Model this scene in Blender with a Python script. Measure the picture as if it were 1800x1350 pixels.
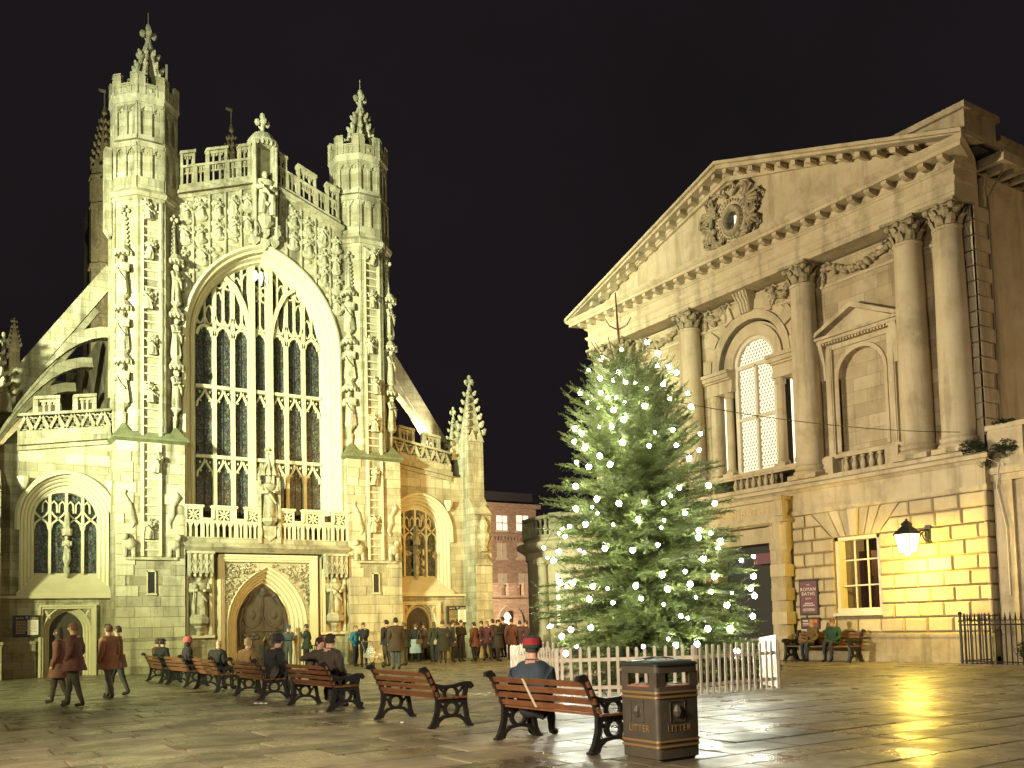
import bpy, bmesh, math, random
from mathutils import Vector, Matrix
from math import sin, cos, pi, radians, sqrt, atan2
RND = random.Random(7)
S = bpy.context.scene
COL = S.collection
for o in list(bpy.data.objects): bpy.data.objects.remove(o)

# ---------------------------------------------------------------- camera
F, CX, CY, YAW, PITCH, ROLL, HC = 1655.2, 900.0, 989.65, 0.5750, 0.0658, -0.0256, 1.5
_f = Vector((sin(YAW)*cos(PITCH), cos(YAW)*cos(PITCH), sin(PITCH)))
_r = Vector((cos(YAW), -sin(YAW), 0)); _u = _r.cross(_f)
CR = _r*cos(ROLL)+_u*sin(ROLL); CU = -_r*sin(ROLL)+_u*cos(ROLL); CF = _f
cam = bpy.data.cameras.new('camera'); camo = bpy.data.objects.new('camera', cam); COL.objects.link(camo)
camo.matrix_world = Matrix(((CR.x, CU.x, -CF.x, 0), (CR.y, CU.y, -CF.y, 0), (CR.z, CU.z, -CF.z, HC), (0, 0, 0, 1)))
cam.sensor_fit = 'HORIZONTAL'; cam.sensor_width = 36; cam.lens = F/1800*36
cam.shift_y = (CY-675)/1800; cam.clip_start = .1; cam.clip_end = 2000
S.camera = camo
S.render.engine = 'CYCLES'
S.view_settings.view_transform = 'Standard'; S.view_settings.look = 'None'
S.view_settings.gamma = 1; S.view_settings.exposure = 0; S.view_settings.use_curve_mapping = False
S.cycles.max_bounces = 6; S.cycles.diffuse_bounces = 3; S.cycles.glossy_bounces = 3; S.cycles.transmission_bounces = 4
S.cycles.sample_clamp_indirect = 4; S.cycles.caustics_reflective = False; S.cycles.caustics_refractive = False
try: S.cycles.use_light_tree = True
except Exception: pass

# ---------------------------------------------------------------- night sky
W = bpy.data.worlds.new('World'); S.world = W; W.use_nodes = True
nt = W.node_tree; bg = nt.nodes['Background']
sky = nt.nodes.new('ShaderNodeTexSky'); sky.sky_type = 'NISHITA'; sky.sun_disc = False
sky.sun_elevation = radians(-4); sky.sun_rotation = radians(200)
mxw = nt.nodes.new('ShaderNodeMix'); mxw.data_type = 'RGBA'; mxw.blend_type = 'ADD'; mxw.inputs[0].default_value = .02
nt.links.new(sky.outputs[0], mxw.inputs['B']); tcw = nt.nodes.new('ShaderNodeTexCoord'); nzw = nt.nodes.new('ShaderNodeTexNoise'); nzw.inputs['Scale'].default_value = 2.2; nzw.inputs['Detail'].default_value = 6; nt.links.new(tcw.outputs['Generated'], nzw.inputs['Vector'])
mxc = nt.nodes.new('ShaderNodeMix'); mxc.data_type = 'RGBA'; nt.links.new(nzw.outputs[0], mxc.inputs[0]); mxc.inputs['A'].default_value = (.0062, .0052, .0056, 1); mxc.inputs['B'].default_value = (.0150, .0116, .0140, 1)   # thin cloud lit by the town
nt.links.new(mxc.outputs['Result'], mxw.inputs['A'])
nt.links.new(mxw.outputs['Result'], bg.inputs[0]); bg.inputs[1].default_value = 1.0

# ---------------------------------------------------------------- the lamps of the square and one added fill (fixtures are built further down)
LAMPS = []
def lamp(kind, loc, col, power, size=.3, target=None, angle=60, blend=.5, name='light'):
    l = bpy.data.lights.new(name, kind); o = bpy.data.objects.new(name, l); COL.objects.link(o)
    l.color = col; l.energy = power; o.location = loc
    if kind != 'AREA': l.shadow_soft_size = size
    else: l.size = size
    if kind == 'SPOT': l.spot_size = radians(angle); l.spot_blend = blend
    if target is not None:
        o.rotation_euler = (Vector(target)-Vector(loc)).to_track_quat('-Z', 'Y').to_euler()
    return o
FLOODS = [  # location, target, colour, power, cone, blend
    ((-21, 14.5, 10.5), (9.0, 38, 15.0), (.87, 1.0, .70), 100000, 42, .85),      # abbey front, upper left
    ((-20.4, 13.9, 10.0), (17.5, 38, 14.5), (.88, 1.0, .68), 118000, 42, .85),  # abbey front, upper right
    ((-21.6, 15.1, 9.5), (9.0, 38, 4.5), (.91, 1.0, .47), 64000, 54, .6),     # abbey front, foot of the walls
    ((-8, 5, 9.0), (13, 38, 14), (.88, 1.0, .62), 24000, 50, .8),             # added frontal fill, softens the shadows on the abbey carvings
    ((-12, 31, 7.5), (27, 22.5, 10.5), (1.0, .85, .56), 58000, 58, .75),        # concert room front
    ((23.0, 1.0, 9.0), (19.5, 38, 3.5), (1.0, .56, .12), 50000, 31, .7),       # sodium lamp of the street to the south
    ((36, 5, 7.0), (29, 16, 9.5), (1.0, .70, .36), 2200, 75, .7),              # sodium lamp beside the wing
    ((-3.0, 4.0, 4.2), (.8, 9.5, 0), (1.0, .60, .30), 3000, 95, .8),         # shop front lamp
    ((-10.0, 4.0, 7.5), (13, 13.5, .5), (1.0, .84, .64), 24000, 60, .9),           # street lamp behind the benches
]
for loc, tg, c, pw, an, bl in FLOODS: lamp('SPOT', loc, c, pw, .9, tg, an, bl, 'flood_lamp_light')

# ---------------------------------------------------------------- pixel -> place
def ray(x, y): return CR*((x-CX)/F)+CU*((CY-y)/F)+CF
def G(x, y, z=0.0):
    d = ray(x, y); return Vector((0, 0, HC))+d*((z-HC)/d.z)
def PYp(x, y, Y):
    d = ray(x, y); return Vector((0, 0, HC))+d*(Y/d.y)
def PXp(x, y, X):
    d = ray(x, y); return Vector((0, 0, HC))+d*(X/d.x)

# ---------------------------------------------------------------- materials
MATS = {}
def mat(name, base, rough=.85, metal=0, col2=None, nscale=3, namt=.5, bump=0, bscale=20, rand=0, emit=None, estr=1, spec=.5,
        trans=0, streak=None, brick=None, rough2=None, subs=None):
    m = bpy.data.materials.new(name); m.use_nodes = True; MATS[name] = m
    n = m.node_tree.nodes; L = m.node_tree.links; b = n['Principled BSDF']
    b.inputs['Base Color'].default_value = (*base, 1); b.inputs['Roughness'].default_value = rough
    b.inputs['Metallic'].default_value = metal; b.inputs['Specular IOR Level'].default_value = spec
    if trans: b.inputs['Transmission Weight'].default_value = trans
    geo = n.new('ShaderNodeNewGeometry'); pos = geo.outputs['Position']
    cur = None
    def noise(sc, det=5, src=pos, rgh=.6):
        t = n.new('ShaderNodeTexNoise'); t.inputs['Scale'].default_value = sc; t.inputs['Detail'].default_value = det
        t.inputs['Roughness'].default_value = rgh; L.new(src, t.inputs['Vector']); return t.outputs[0]
    def ramp(v, a, b_):
        r = n.new('ShaderNodeMapRange'); r.inputs[1].default_value = a; r.inputs[2].default_value = b_; L.new(v, r.inputs[0]); return r.outputs[0]
    def mixc(a, c, fac, mode='MIX'):
        x = n.new('ShaderNodeMix'); x.data_type = 'RGBA'; x.blend_type = mode
        if isinstance(fac, float): x.inputs[0].default_value = fac
        else: L.new(fac, x.inputs[0])
        for s, k in ((a, 'A'), (c, 'B')):
            if isinstance(s, tuple): x.inputs[k].default_value = (*s, 1)
            else: L.new(s, x.inputs[k])
        return x.outputs['Result']
    def mul(v, k):
        x = n.new('ShaderNodeMath'); x.operation = 'MULTIPLY'; L.new(v, x.inputs[0]); x.inputs[1].default_value = k; return x.outputs[0]
    if col2:
        cur = mixc(base, col2, mul(ramp(noise(nscale), .35, .7), namt))
    if streak:      # rain stains that run down the stone: a shape of their own
        mp = n.new('ShaderNodeMapping'); mp.inputs['Scale'].default_value = (1.6, 1.6, .16); L.new(pos, mp.inputs[0])
        f = mul(ramp(noise(1.0, 6, mp.outputs[0], .7), .50, .66), streak[1]); cur = mixc(cur or base, streak[0], f)
        f2 = mul(ramp(noise(.5, 7, pos, .75), .52, .66), streak[1]*.8); cur = mixc(cur, streak[0], f2)
    if brick:
        sep = n.new('ShaderNodeSeparateXYZ'); L.new(pos, sep.inputs[0])
        cmb = n.new('ShaderNodeCombineXYZ')
        ad = n.new('ShaderNodeMath'); ad.operation = 'ADD'; L.new(sep.outputs[0], ad.inputs[0]); L.new(sep.outputs[1], ad.inputs[1])
        L.new(ad.outputs[0], cmb.inputs[0]); L.new(sep.outputs[2], cmb.inputs[1])
        t = n.new('ShaderNodeTexBrick'); L.new(cmb.outputs[0], t.inputs['Vector'])
        t.inputs['Scale'].default_value = 1; t.inputs['Brick Width'].default_value = brick[0]; t.inputs['Row Height'].default_value = brick[1]
        t.inputs['Mortar Size'].default_value = .008; t.inputs['Color1'].default_value = (1, 1, 1, 1)
        t.inputs['Color2'].default_value = (.70, .67, .60, 1); t.inputs['Mortar'].default_value = (.5, .46, .4, 1)
        cur = mixc(cur or base, t.outputs[0], 1.0, 'MULTIPLY')
    if rand:
        oi = n.new('ShaderNodeObjectInfo'); h = n.new('ShaderNodeHueSaturation')
        L.new(ramp(oi.outputs['Random'], -1 if False else 0, 1), h.inputs['Value'])
        mr = n.new('ShaderNodeMapRange'); mr.inputs[3].default_value = 1-rand; mr.inputs[4].default_value = 1+rand
        L.new(oi.outputs['Random'], mr.inputs[0]); L.new(mr.outputs[0], h.inputs['Value'])
        if cur: L.new(cur, h.inputs['Color'])
        else: h.inputs['Color'].default_value = (*base, 1)
        cur = h.outputs[0]
    if cur: L.new(cur, b.inputs['Base Color'])
    if rough2 is not None:
        mr = n.new('ShaderNodeMapRange'); mr.inputs[1].default_value = .38; mr.inputs[2].default_value = .62
        mr.inputs[3].default_value = rough; mr.inputs[4].default_value = rough2[0]
        L.new(noise(rough2[1], 6, pos, .65), mr.inputs[0]); L.new(mr.outputs[0], b.inputs['Roughness'])
    if bump:
        bp = n.new('ShaderNodeBump'); bp.inputs['Strength'].default_value = bump; bp.inputs['Distance'].default_value = .02
        L.new(noise(bscale, 7), bp.inputs['Height']); L.new(bp.outputs[0], b.inputs['Normal'])
    if emit:
        b.inputs['Emission Color'].default_value = (*emit, 1); b.inputs['Emission Strength'].default_value = estr
    return m
GRIME = (.10, .088, .05)
mat('abbey', (.47, .42, .29), .88, col2=(.30, .26, .16), nscale=1.3, namt=.8, bump=.7, bscale=14, streak=(GRIME, .8), brick=(.62, .31))
mat('abbey_block', (.50, .44, .30), .88, col2=(.35, .30, .18), nscale=1.7, namt=.65, bump=.5, bscale=16, rand=.20, streak=(GRIME, .6))
mat('abbey_carve', (.46, .41, .28), .88, col2=(.24, .21, .13), nscale=4, namt=.9, bump=.7, bscale=18, streak=(GRIME, .55))
mat('abbey_moss', (.17, .17, .08), .92, col2=(.07, .08, .03), nscale=3, namt=.9, bump=.8, bscale=14)
mat('tracery', (.56, .49, .32), .85, col2=(.44, .37, .22), nscale=2, namt=.5, bump=.3, bscale=20)
mat('pump', (.55, .46, .31), .85, col2=(.40, .31, .18), nscale=1.1, namt=.7, bump=.35, bscale=16, streak=((.19, .155, .09), .6), brick=(1.1, .47))
mat('pump_plain', (.55, .46, .31), .85, col2=(.41, .32, .19), nscale=1.4, namt=.7, bump=.3, bscale=16, streak=((.20, .16, .095), .55))
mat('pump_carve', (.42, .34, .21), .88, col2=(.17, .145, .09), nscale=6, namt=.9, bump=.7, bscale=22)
mat('pump_block', (.54, .45, .30), .82, col2=(.40, .32, .20), nscale=2.2, namt=.7, bump=.6, bscale=18, rand=.16, streak=((.27, .21, .12), .3))
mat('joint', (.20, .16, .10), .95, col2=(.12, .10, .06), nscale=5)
mat('plinth', (.36, .30, .20), .85, col2=(.18, .15, .09), nscale=1.5, namt=.9, bump=.5, bscale=12, streak=((.12, .10, .06), .6))
mat('wood_door', (.055, .042, .032), .65, col2=(.03, .022, .016), nscale=7, namt=.8, bump=.4, bscale=30)
mat('wood_slat', (.20, .085, .036), .5, col2=(.10, .04, .018), nscale=6, namt=.7, bump=.3, bscale=35, rand=.12)
mat('iron', (.012, .012, .013), .42, col2=(.03, .028, .025), nscale=9, namt=.6, bump=.2, bscale=40, spec=.5)
mat('bin_body', (.075, .066, .048), .5, col2=(.05, .045, .034), nscale=6, namt=.8, bump=.25, bscale=30)
mat('bin_lid', (.02, .03, .026), .4, col2=(.035, .045, .04), nscale=8, namt=.8, bump=.2, bscale=40)
mat('gold', (.42, .27, .11), .45, metal=.6)
mat('rust_edge', (.40, .13, .04), .6)
mat('white_paint', (.80, .74, .64), .6, col2=(.5, .45, .36), nscale=5, namt=.5, bump=.2, bscale=25, rand=.06)
mat('bark', (.16, .095, .05), .95, col2=(.07, .05, .03), nscale=12, bump=.8, bscale=40)
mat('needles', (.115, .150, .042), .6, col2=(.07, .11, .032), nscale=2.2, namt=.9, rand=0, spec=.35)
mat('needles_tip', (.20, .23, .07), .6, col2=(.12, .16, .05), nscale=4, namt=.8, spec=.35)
mat('bulb', (1, 1, 1), .3, emit=(.97, 1.0, .80), estr=185)
mat('wire', (.01, .02, .012), .6)
mat('black', (.012, .012, .012), .6)
mat('lantern_glass', (1, .95, .8), .3, emit=(1, .74, .26), estr=6)
mat('lit_window', (1, .95, .85), .4, emit=(1, .85, .60), estr=1.2)
mat('lit_cool', (1, 1, .9), .4, emit=(1, .90, .60), estr=.95)
mat('lit_arch', (1, .95, .85), .4, emit=(1, .85, .6), estr=2.4)
mat('lead', (.08, .05, .025), .6)
mat('sash', (.66, .60, .44), .55, col2=(.5, .45, .32), nscale=6)
mat('room_wall', (.55, .44, .27), .8, col2=(.45, .36, .22), nscale=2)
mat('room_dark', (.09, .045, .03), .7)
mat('plum', (.16, .05, .085), .5, col2=(.13, .04, .07), nscale=4)
mat('sign_black', (.02, .018, .016), .4)
mat('sign_white', (.7, .68, .62), .5, col2=(.6, .58, .52), nscale=8)
mat('sign_gold', (.62, .46, .20), .5)
mat('sign_red', (.6, .12, .05), .5)
mat('sign_blue', (.15, .25, .45), .5)
mat('brickred', (.52, .40, .29), .9, col2=(.42, .31, .22), nscale=3, bump=.4, bscale=20, brick=(.3, .12))
mat('slate', (.05, .05, .055), .6, col2=(.03, .03, .03), nscale=4, bump=.5)
mat('ivy', (.035, .05, .02), .7, col2=(.02, .03, .012), nscale=6)
mat('skin', (.50, .30, .21), .55, subs=1)
mat('steel', (.30, .30, .29), .35, metal=.6)
mat('brass', (.70, .52, .22), .25, metal=.9)
mat('pattern', (.7, .7, .66), .6, col2=(.02, .02, .02), nscale=14, namt=1.0)
mat('paper', (.75, .73, .68), .7)

def glassmat():
    m = bpy.data.materials.new('stained_glass'); m.use_nodes = True; MATS['stained_glass'] = m
    n = m.node_tree.nodes; L = m.node_tree.links; b = n['Principled BSDF']
    geo = n.new('ShaderNodeNewGeometry')
    mp = n.new('ShaderNodeMapping'); mp.inputs['Scale'].default_value = (8, 8, 5.5); L.new(geo.outputs['Position'], mp.inputs[0])
    v = n.new('ShaderNodeTexVoronoi'); v.feature = 'F1'; L.new(mp.outputs[0], v.inputs['Vector']); v.inputs['Scale'].default_value = 1.5
    e = n.new('ShaderNodeTexVoronoi'); e.feature = 'DISTANCE_TO_EDGE'; L.new(mp.outputs[0], e.inputs['Vector']); e.inputs['Scale'].default_value = 1.5
    hs = n.new('ShaderNodeHueSaturation'); hs.inputs['Saturation'].default_value = .42; hs.inputs['Value'].default_value = .15; L.new(v.outputs['Color'], hs.inputs['Color'])
    mu = n.new('ShaderNodeMix'); mu.data_type = 'RGBA'; mu.blend_type = 'MULTIPLY'; mu.inputs[0].default_value = 1
    L.new(hs.outputs[0], mu.inputs['A']); mu.inputs['B'].default_value = (.80, .78, .70, 1)
    mr = n.new('ShaderNodeMapRange'); mr.inputs[1].default_value = .05; mr.inputs[2].default_value = .10; L.new(e.outputs['Distance'], mr.inputs[0])
    mx = n.new('ShaderNodeMix'); mx.data_type = 'RGBA'; L.new(mr.outputs[0], mx.inputs[0])
    mx.inputs['A'].default_value = (.012, .012, .011, 1); L.new(mu.outputs['Result'], mx.inputs['B'])
    L.new(mx.outputs['Result'], b.inputs['Base Color']); b.inputs['Roughness'].default_value = .45
    b.inputs['Specular IOR Level'].default_value = .3
    bp = n.new('ShaderNodeBump'); bp.inputs['Strength'].default_value = .5; bp.inputs['Distance'].default_value = .02
    L.new(v.outputs['Distance'], bp.inputs['Height']); L.new(bp.outputs[0], b.inputs['Normal'])
glassmat()
def amber():
    m = MATS['stained_glass'].copy(); m.name = 'amber_glow_glass'; MATS['amber_glow_glass'] = m; n = m.node_tree.nodes; L = m.node_tree.links; b = n['Principled BSDF']
    geo = n.new('ShaderNodeNewGeometry'); t = n.new('ShaderNodeTexNoise'); t.inputs['Scale'].default_value = 2.4; t.inputs['Detail'].default_value = 4; L.new(geo.outputs['Position'], t.inputs['Vector'])
    r = n.new('ShaderNodeMapRange'); r.inputs[1].default_value = .56; r.inputs[2].default_value = .72; r.inputs[4].default_value = .9; L.new(t.outputs[0], r.inputs[0])
    b.inputs['Emission Color'].default_value = (1, .55, .12, 1); L.new(r.outputs[0], b.inputs['Emission Strength'])  # patchy emission puts the amber interior light into the panes
amber()
def wetmat(name, base, c2):
    m = bpy.data.materials.new(name); m.use_nodes = True; MATS[name] = m
    n = m.node_tree.nodes; L = m.node_tree.links; b = n['Principled BSDF']
    geo = n.new('ShaderNodeNewGeometry'); pos = geo.outputs['Position']
    def nz(s, d=6, r=.6):
        t = n.new('ShaderNodeTexNoise'); t.inputs['Scale'].default_value = s; t.inputs['Detail'].default_value = d; t.inputs['Roughness'].default_value = r
        L.new(pos, t.inputs['Vector']); return t.outputs[0]
    def mr(v, a, b_, c, d):
        r = n.new('ShaderNodeMapRange'); L.new(v, r.inputs[0])
        for i, q in enumerate((a, b_, c, d)): r.inputs[i+1].default_value = q
        return r.outputs[0]
    oi = n.new('ShaderNodeObjectInfo')
    mx = n.new('ShaderNodeMix'); mx.data_type = 'RGBA'; L.new(mr(nz(1.1, 8, .7), .38, .60, 0, 1), mx.inputs[0])
    mx.inputs['A'].default_value = (*base, 1); mx.inputs['B'].default_value = (*c2, 1)
    hs = n.new('ShaderNodeHueSaturation'); L.new(mx.outputs['Result'], hs.inputs['Color']); L.new(mr(oi.outputs['Random'], 0, 1, .50, 1.45), hs.inputs['Value'])
    L.new(hs.outputs[0], b.inputs['Base Color'])
    L.new(mr(nz(.8, 7, .65), .36, .56, .13, .52), b.inputs['Roughness'])
    bp = n.new('ShaderNodeBump'); bp.inputs['Strength'].default_value = .22; bp.inputs['Distance'].default_value = .02; L.new(nz(9, 8, .7), bp.inputs['Height'])
    bp2 = n.new('ShaderNodeBump'); bp2.inputs['Strength'].default_value = .12; bp2.inputs['Distance'].default_value = .05; L.new(nz(2.2, 3), bp2.inputs['Height']); L.new(bp2.outputs[0], bp.inputs['Normal'])
    L.new(bp.outputs[0], b.inputs['Normal']); b.inputs['Specular IOR Level'].default_value = .6
wetmat('flag', (.27, .235, .155), (.12, .104, .070))
wetmat('flag_joint', (.018, .016, .012), (.01, .009, .007))

# ---------------------------------------------------------------- mesh builder
ROOT = {}
class MB:
    def __init__(s, O=(0, 0, 0), U=(1, 0, 0), V=(0, 1, 0)):
        s.v = []; s.f = []; s.m = []; s.frame(O, U, V); s.mi = 0
    def frame(s, O, U, V):
        s.O, s.U, s.V = Vector(O), Vector(U), Vector(V); return s
    def P(s, u, v, z):
        O, U, V = s.O, s.U, s.V
        return (O.x+U.x*u+V.x*v, O.y+U.y*u+V.y*v, O.z+U.z*u+V.z*v+z)
    def add(s, vs, fs):
        b = len(s.v); s.v += [s.P(*p) for p in vs]; s.f += [tuple(b+i for i in f) for f in fs]; s.m += [s.mi]*len(fs)
    def box(s, u0, u1, v0, v1, z0, z1):
        s.add([(u0, v0, z0), (u1, v0, z0), (u1, v1, z0), (u0, v1, z0), (u0, v0, z1), (u1, v0, z1), (u1, v1, z1), (u0, v1, z1)],
              [(0, 3, 2, 1), (4, 5, 6, 7), (0, 1, 5, 4), (1, 2, 6, 5), (2, 3, 7, 6), (3, 0, 4, 7)])
    def loft(s, rings, caps=True, close=True):
        n = len(rings[0]); vs = [p for r in rings for p in r]; fs = []
        for i in range(len(rings)-1):
            for j in range(n if close else n-1):
                k = (j+1) % n; fs.append((i*n+j, i*n+k, (i+1)*n+k, (i+1)*n+j))
        if caps and close: fs += [tuple(range(n-1, -1, -1)), tuple(range((len(rings)-1)*n, len(rings)*n))]
        s.add(vs, fs)
    def prism(s, pts, v0, v1):            # outline in (u,z), thickness along v
        s.loft([[(u, v0, z) for u, z in pts], [(u, v1, z) for u, z in pts]])
    def hprism(s, pts, z0, z1, pts2=None):   # outline in (u,v), height along z
        s.loft([[(u, v, z0) for u, v in pts], [(u, v, z1) for u, v in (pts2 or pts)]])
    def lathe(s, c, prof, n=12, sx=1, sy=1):
        s.loft([[(c[0]+r*cos(2*pi*k/n)*sx, c[1]+r*sin(2*pi*k/n)*sy, c[2]+z) for k in range(n)] for r, z in prof])
    def ball(s, c, r, n=8, m=5):
        rx, ry, rz = r if isinstance(r, tuple) else (r, r, r)
        s.loft([[(c[0]+rx*sin(pi*max(.04, min(.96, i/m)))*cos(2*pi*k/n), c[1]+ry*sin(pi*max(.04, min(.96, i/m)))*sin(2*pi*k/n), c[2]-rz*cos(pi*i/m)) for k in range(n)] for i in range(m+1)])
    def tube(s, path, r, n=6, flat=None):
        P = [Vector(p) for p in path]; rings = []
        for i, p in enumerate(P):
            t = (P[min(i+1, len(P)-1)]-P[max(i-1, 0)]).normalized()
            a = t.cross(Vector((0, 0, 1)) if abs(t.z) < .9 else Vector((0, 1, 0))).normalized(); b = t.cross(a)
            rr = r[i] if isinstance(r, (list, tuple)) else r
            k2 = flat or 1
            rings.append([tuple(p+a*rr*cos(2*pi*k/n)+b*rr*k2*sin(2*pi*k/n)) for k in range(n)])
        s.loft(rings)
    def sweep(s, path, prof, close=False):   # path in (u,z); profile in (outward-normal offset d, v)
        n = len(path); rings = []
        for i in range(n):
            a = path[max(i-1, 0)]; b = path[min(i+1, n-1)]
            if 0 < i < n-1:
                t1 = Vector((path[i][0]-a[0], path[i][1]-a[1])).normalized(); t2 = Vector((b[0]-path[i][0], b[1]-path[i][1])).normalized()
                t = t1+t2; t = t.normalized() if t.length > 1e-6 else t1; k = 1/max(.35, t.dot(t1))
            else: t = Vector((b[0]-a[0], b[1]-a[1])).normalized(); k = 1
            nn = (-t[1]*k, t[0]*k)
            rings.append([(path[i][0]+nn[0]*d, v, path[i][1]+nn[1]*d) for d, v in prof])
        s.loft(rings, caps=True, close=True)
    def build(s, name, material, parent=None, smooth=False, props=None, recalc=True, loc=None):
        org = ROOT.get(parent.name, Vector((0, 0, 0))) if parent else (Vector(loc) if loc is not None else Vector((0, 0, 0)))
        me = bpy.data.meshes.new(name); me.from_pydata([(x-org.x, y-org.y, z-org.z) for x, y, z in s.v], [], s.f)
        ms = material if isinstance(material, (list, tuple)) else [material]
        for q in ms: me.materials.append(MATS[q])
        if len(ms) > 1: me.polygons.foreach_set('material_index', s.m)
        if recalc:
            bm = bmesh.new(); bm.from_mesh(me); bmesh.ops.recalc_face_normals(bm, faces=bm.faces); bm.to_mesh(me); bm.free()
        if smooth:
            me.polygons.foreach_set('use_smooth', [True]*len(me.polygons)); me.set_sharp_from_angle(angle=radians(42))
        o = bpy.data.objects.new(name, me); COL.objects.link(o)
        if parent: o.parent = parent; ROOT[o.name] = org
        elif loc is not None: o.location = org; ROOT[o.name] = org
        if props:
            for k, q in props.items(): o[k] = q
        return o
def tag(o, label, cat, group=None):
    o['label'] = label; o['category'] = cat
    if group: o['group'] = group
    return o
def thing(name, label, cat, loc=(0, 0, 0), group=None):
    o = bpy.data.objects.new(name, None); COL.objects.link(o); o.location = loc; o.empty_display_size = .2
    ROOT[o.name] = Vector(loc); return tag(o, label, cat, group)
def copy_tree(o, parent=None):
    c = o.copy(); COL.objects.link(c); c.parent = parent
    for ch in o.children: copy_tree(ch, c)
    return c
def arc2(a, spring, R, n=10):      # two-centred pointed arch over half width a: points left foot -> apex -> right foot
    d = R-a; h = sqrt(R*R-d*d); L = []
    t0 = atan2(h, -d)
    for i in range(n+1):
        t = pi+(t0-pi)*i/n; L.append((d+R*cos(t), spring+R*sin(t)))
    return L+[(-u, z) for u, z in L[-2::-1]]
def text_mesh(txt, size, name, material, parent, loc, U, V, extrude=.006, align='CENTER', stretch=1):
    c = bpy.data.curves.new(name, 'FONT'); c.body = txt; c.size = size; c.extrude = extrude; c.align_x = align
    c.space_line = .9; c.space_character = 1.18
    o = bpy.data.objects.new(name, c); COL.objects.link(o)
    dg = bpy.context.evaluated_depsgraph_get(); me = bpy.data.meshes.new_from_object(o.evaluated_get(dg))
    bpy.data.objects.remove(o); bpy.data.curves.remove(c)
    U = Vector(U); V = Vector(V); Z = Vector((0, 0, 1)); org = ROOT.get(parent.name, Vector((0, 0, 0)))
    M = Matrix(((U.x*stretch, Z.x, V.x, loc[0]-org.x), (U.y*stretch, Z.y, V.y, loc[1]-org.y), (U.z, Z.z, V.z, loc[2]-org.z), (0, 0, 0, 1)))
    me.transform(M); me.materials.clear(); me.materials.append(MATS[material])
    o = bpy.data.objects.new(name, me); COL.objects.link(o); o.parent = parent; ROOT[o.name] = org
    return o
def block_mesh(name, material, bev):
    me = bpy.data.meshes.new(name); vs = []; fs = []
    # unit block: back at v=-1, front face at v=0 with a chamfered rim (chamfer given in fractions)
    bu, bz, bv = bev
    o = [(-.5, -.5), (.5, -.5), (.5, .5), (-.5, .5)]; i = [(-.5+bu, -.5+bz), (.5-bu, -.5+bz), (.5-bu, .5-bz), (-.5+bu, .5-bz)]
    vs = [(u, -1, z) for u, z in o]+[(u, -bv, z) for u, z in o]+[(u, 0, z) for u, z in i]
    for k in range(4):
        j = (k+1) % 4; fs += [(k, j, 4+j, 4+k), (4+k, 4+j, 8+j, 8+k)]
    fs += [(8, 9, 10, 11), (3, 2, 1, 0)]
    me.from_pydata(vs, [], fs); me.materials.append(MATS[material])
    b = bmesh.new(); b.from_mesh(me); bmesh.ops.recalc_face_normals(b, faces=b.faces); b.to_mesh(me); b.free()
    return me
def put_block(me, name, parent, O, U, V, u0, u1, z0, z1, v, depth):
    o = bpy.data.objects.new(name, me); COL.objects.link(o); o.parent = parent
    org = ROOT[parent.name]; U = Vector(U); V = Vector(V)
    c = Vector(O)+U*((u0+u1)/2)+V*v+Vector((0, 0, (z0+z1)/2))-org
    a = U*(u1-u0)*(1 if U.cross(V).z > 0 else -1); bb = V*depth; k = z1-z0
    o.matrix_local = Matrix(((a.x, bb.x, 0, c.x), (a.y, bb.y, 0, c.y), (0, 0, k, c.z), (0, 0, 0, 1)))
    return o
# ================================================================ ground
def proj(p):
    q = Vector(p)-Vector((0, 0, HC)); w = q.dot(CF)
    return (CX+F*q.dot(CR)/w, CY-F*q.dot(CU)/w, w)
g = MB(); g.add([(-300, -300, -.03), (400, -300, -.03), (400, 400, -.03), (-300, 400, -.03)], [(0, 1, 2, 3)])
ground = g.build('ground', 'flag_joint'); ground['kind'] = 'structure'; ROOT[ground.name] = Vector((0, 0, 0))
flags = []
y = 3.2
while y < 62:
    w = RND.choice((.56, .62, .70, .78, .86)); x = -26+RND.random()
    if y > 30: w *= 1.15
    while x < 46:
        l = RND.uniform(.65, 1.5); c = Vector((x+l/2, y+w/2, 0)); p = proj(c)
        if p[2] > 5 and -330 < p[0] < 2150 and p[1] < 1560:
            vis = 0 if -20 < p[0] < 1820 and p[1] < 1370 else 1
            flags.append((vis, p[2], x, y, l, w))
        x += l
    y += w
flags.sort(key=lambda f: (f[0], f[1]))
def flag_mesh():
    me = bpy.data.meshes.new('paving_flag'); o = [(-.5, -.5), (.5, -.5), (.5, .5), (-.5, .5)]
    i = [(-.488, -.483), (.488, -.483), (.488, .483), (-.488, .483)]
    vs = [(a, b, -1) for a, b in o]+[(a*.994, b*.99, -.22) for a, b in o]+[(a, b, 0) for a, b in i]; fs = [(8, 9, 10, 11)]
    for k in range(4):
        j = (k+1) % 4; fs += [(k, j, 4+j, 4+k), (4+k, 4+j, 8+j, 8+k)]
    me.from_pydata(vs, [], fs); me.materials.append(MATS['flag']); return me
fm = flag_mesh(); far = MB()
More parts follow.
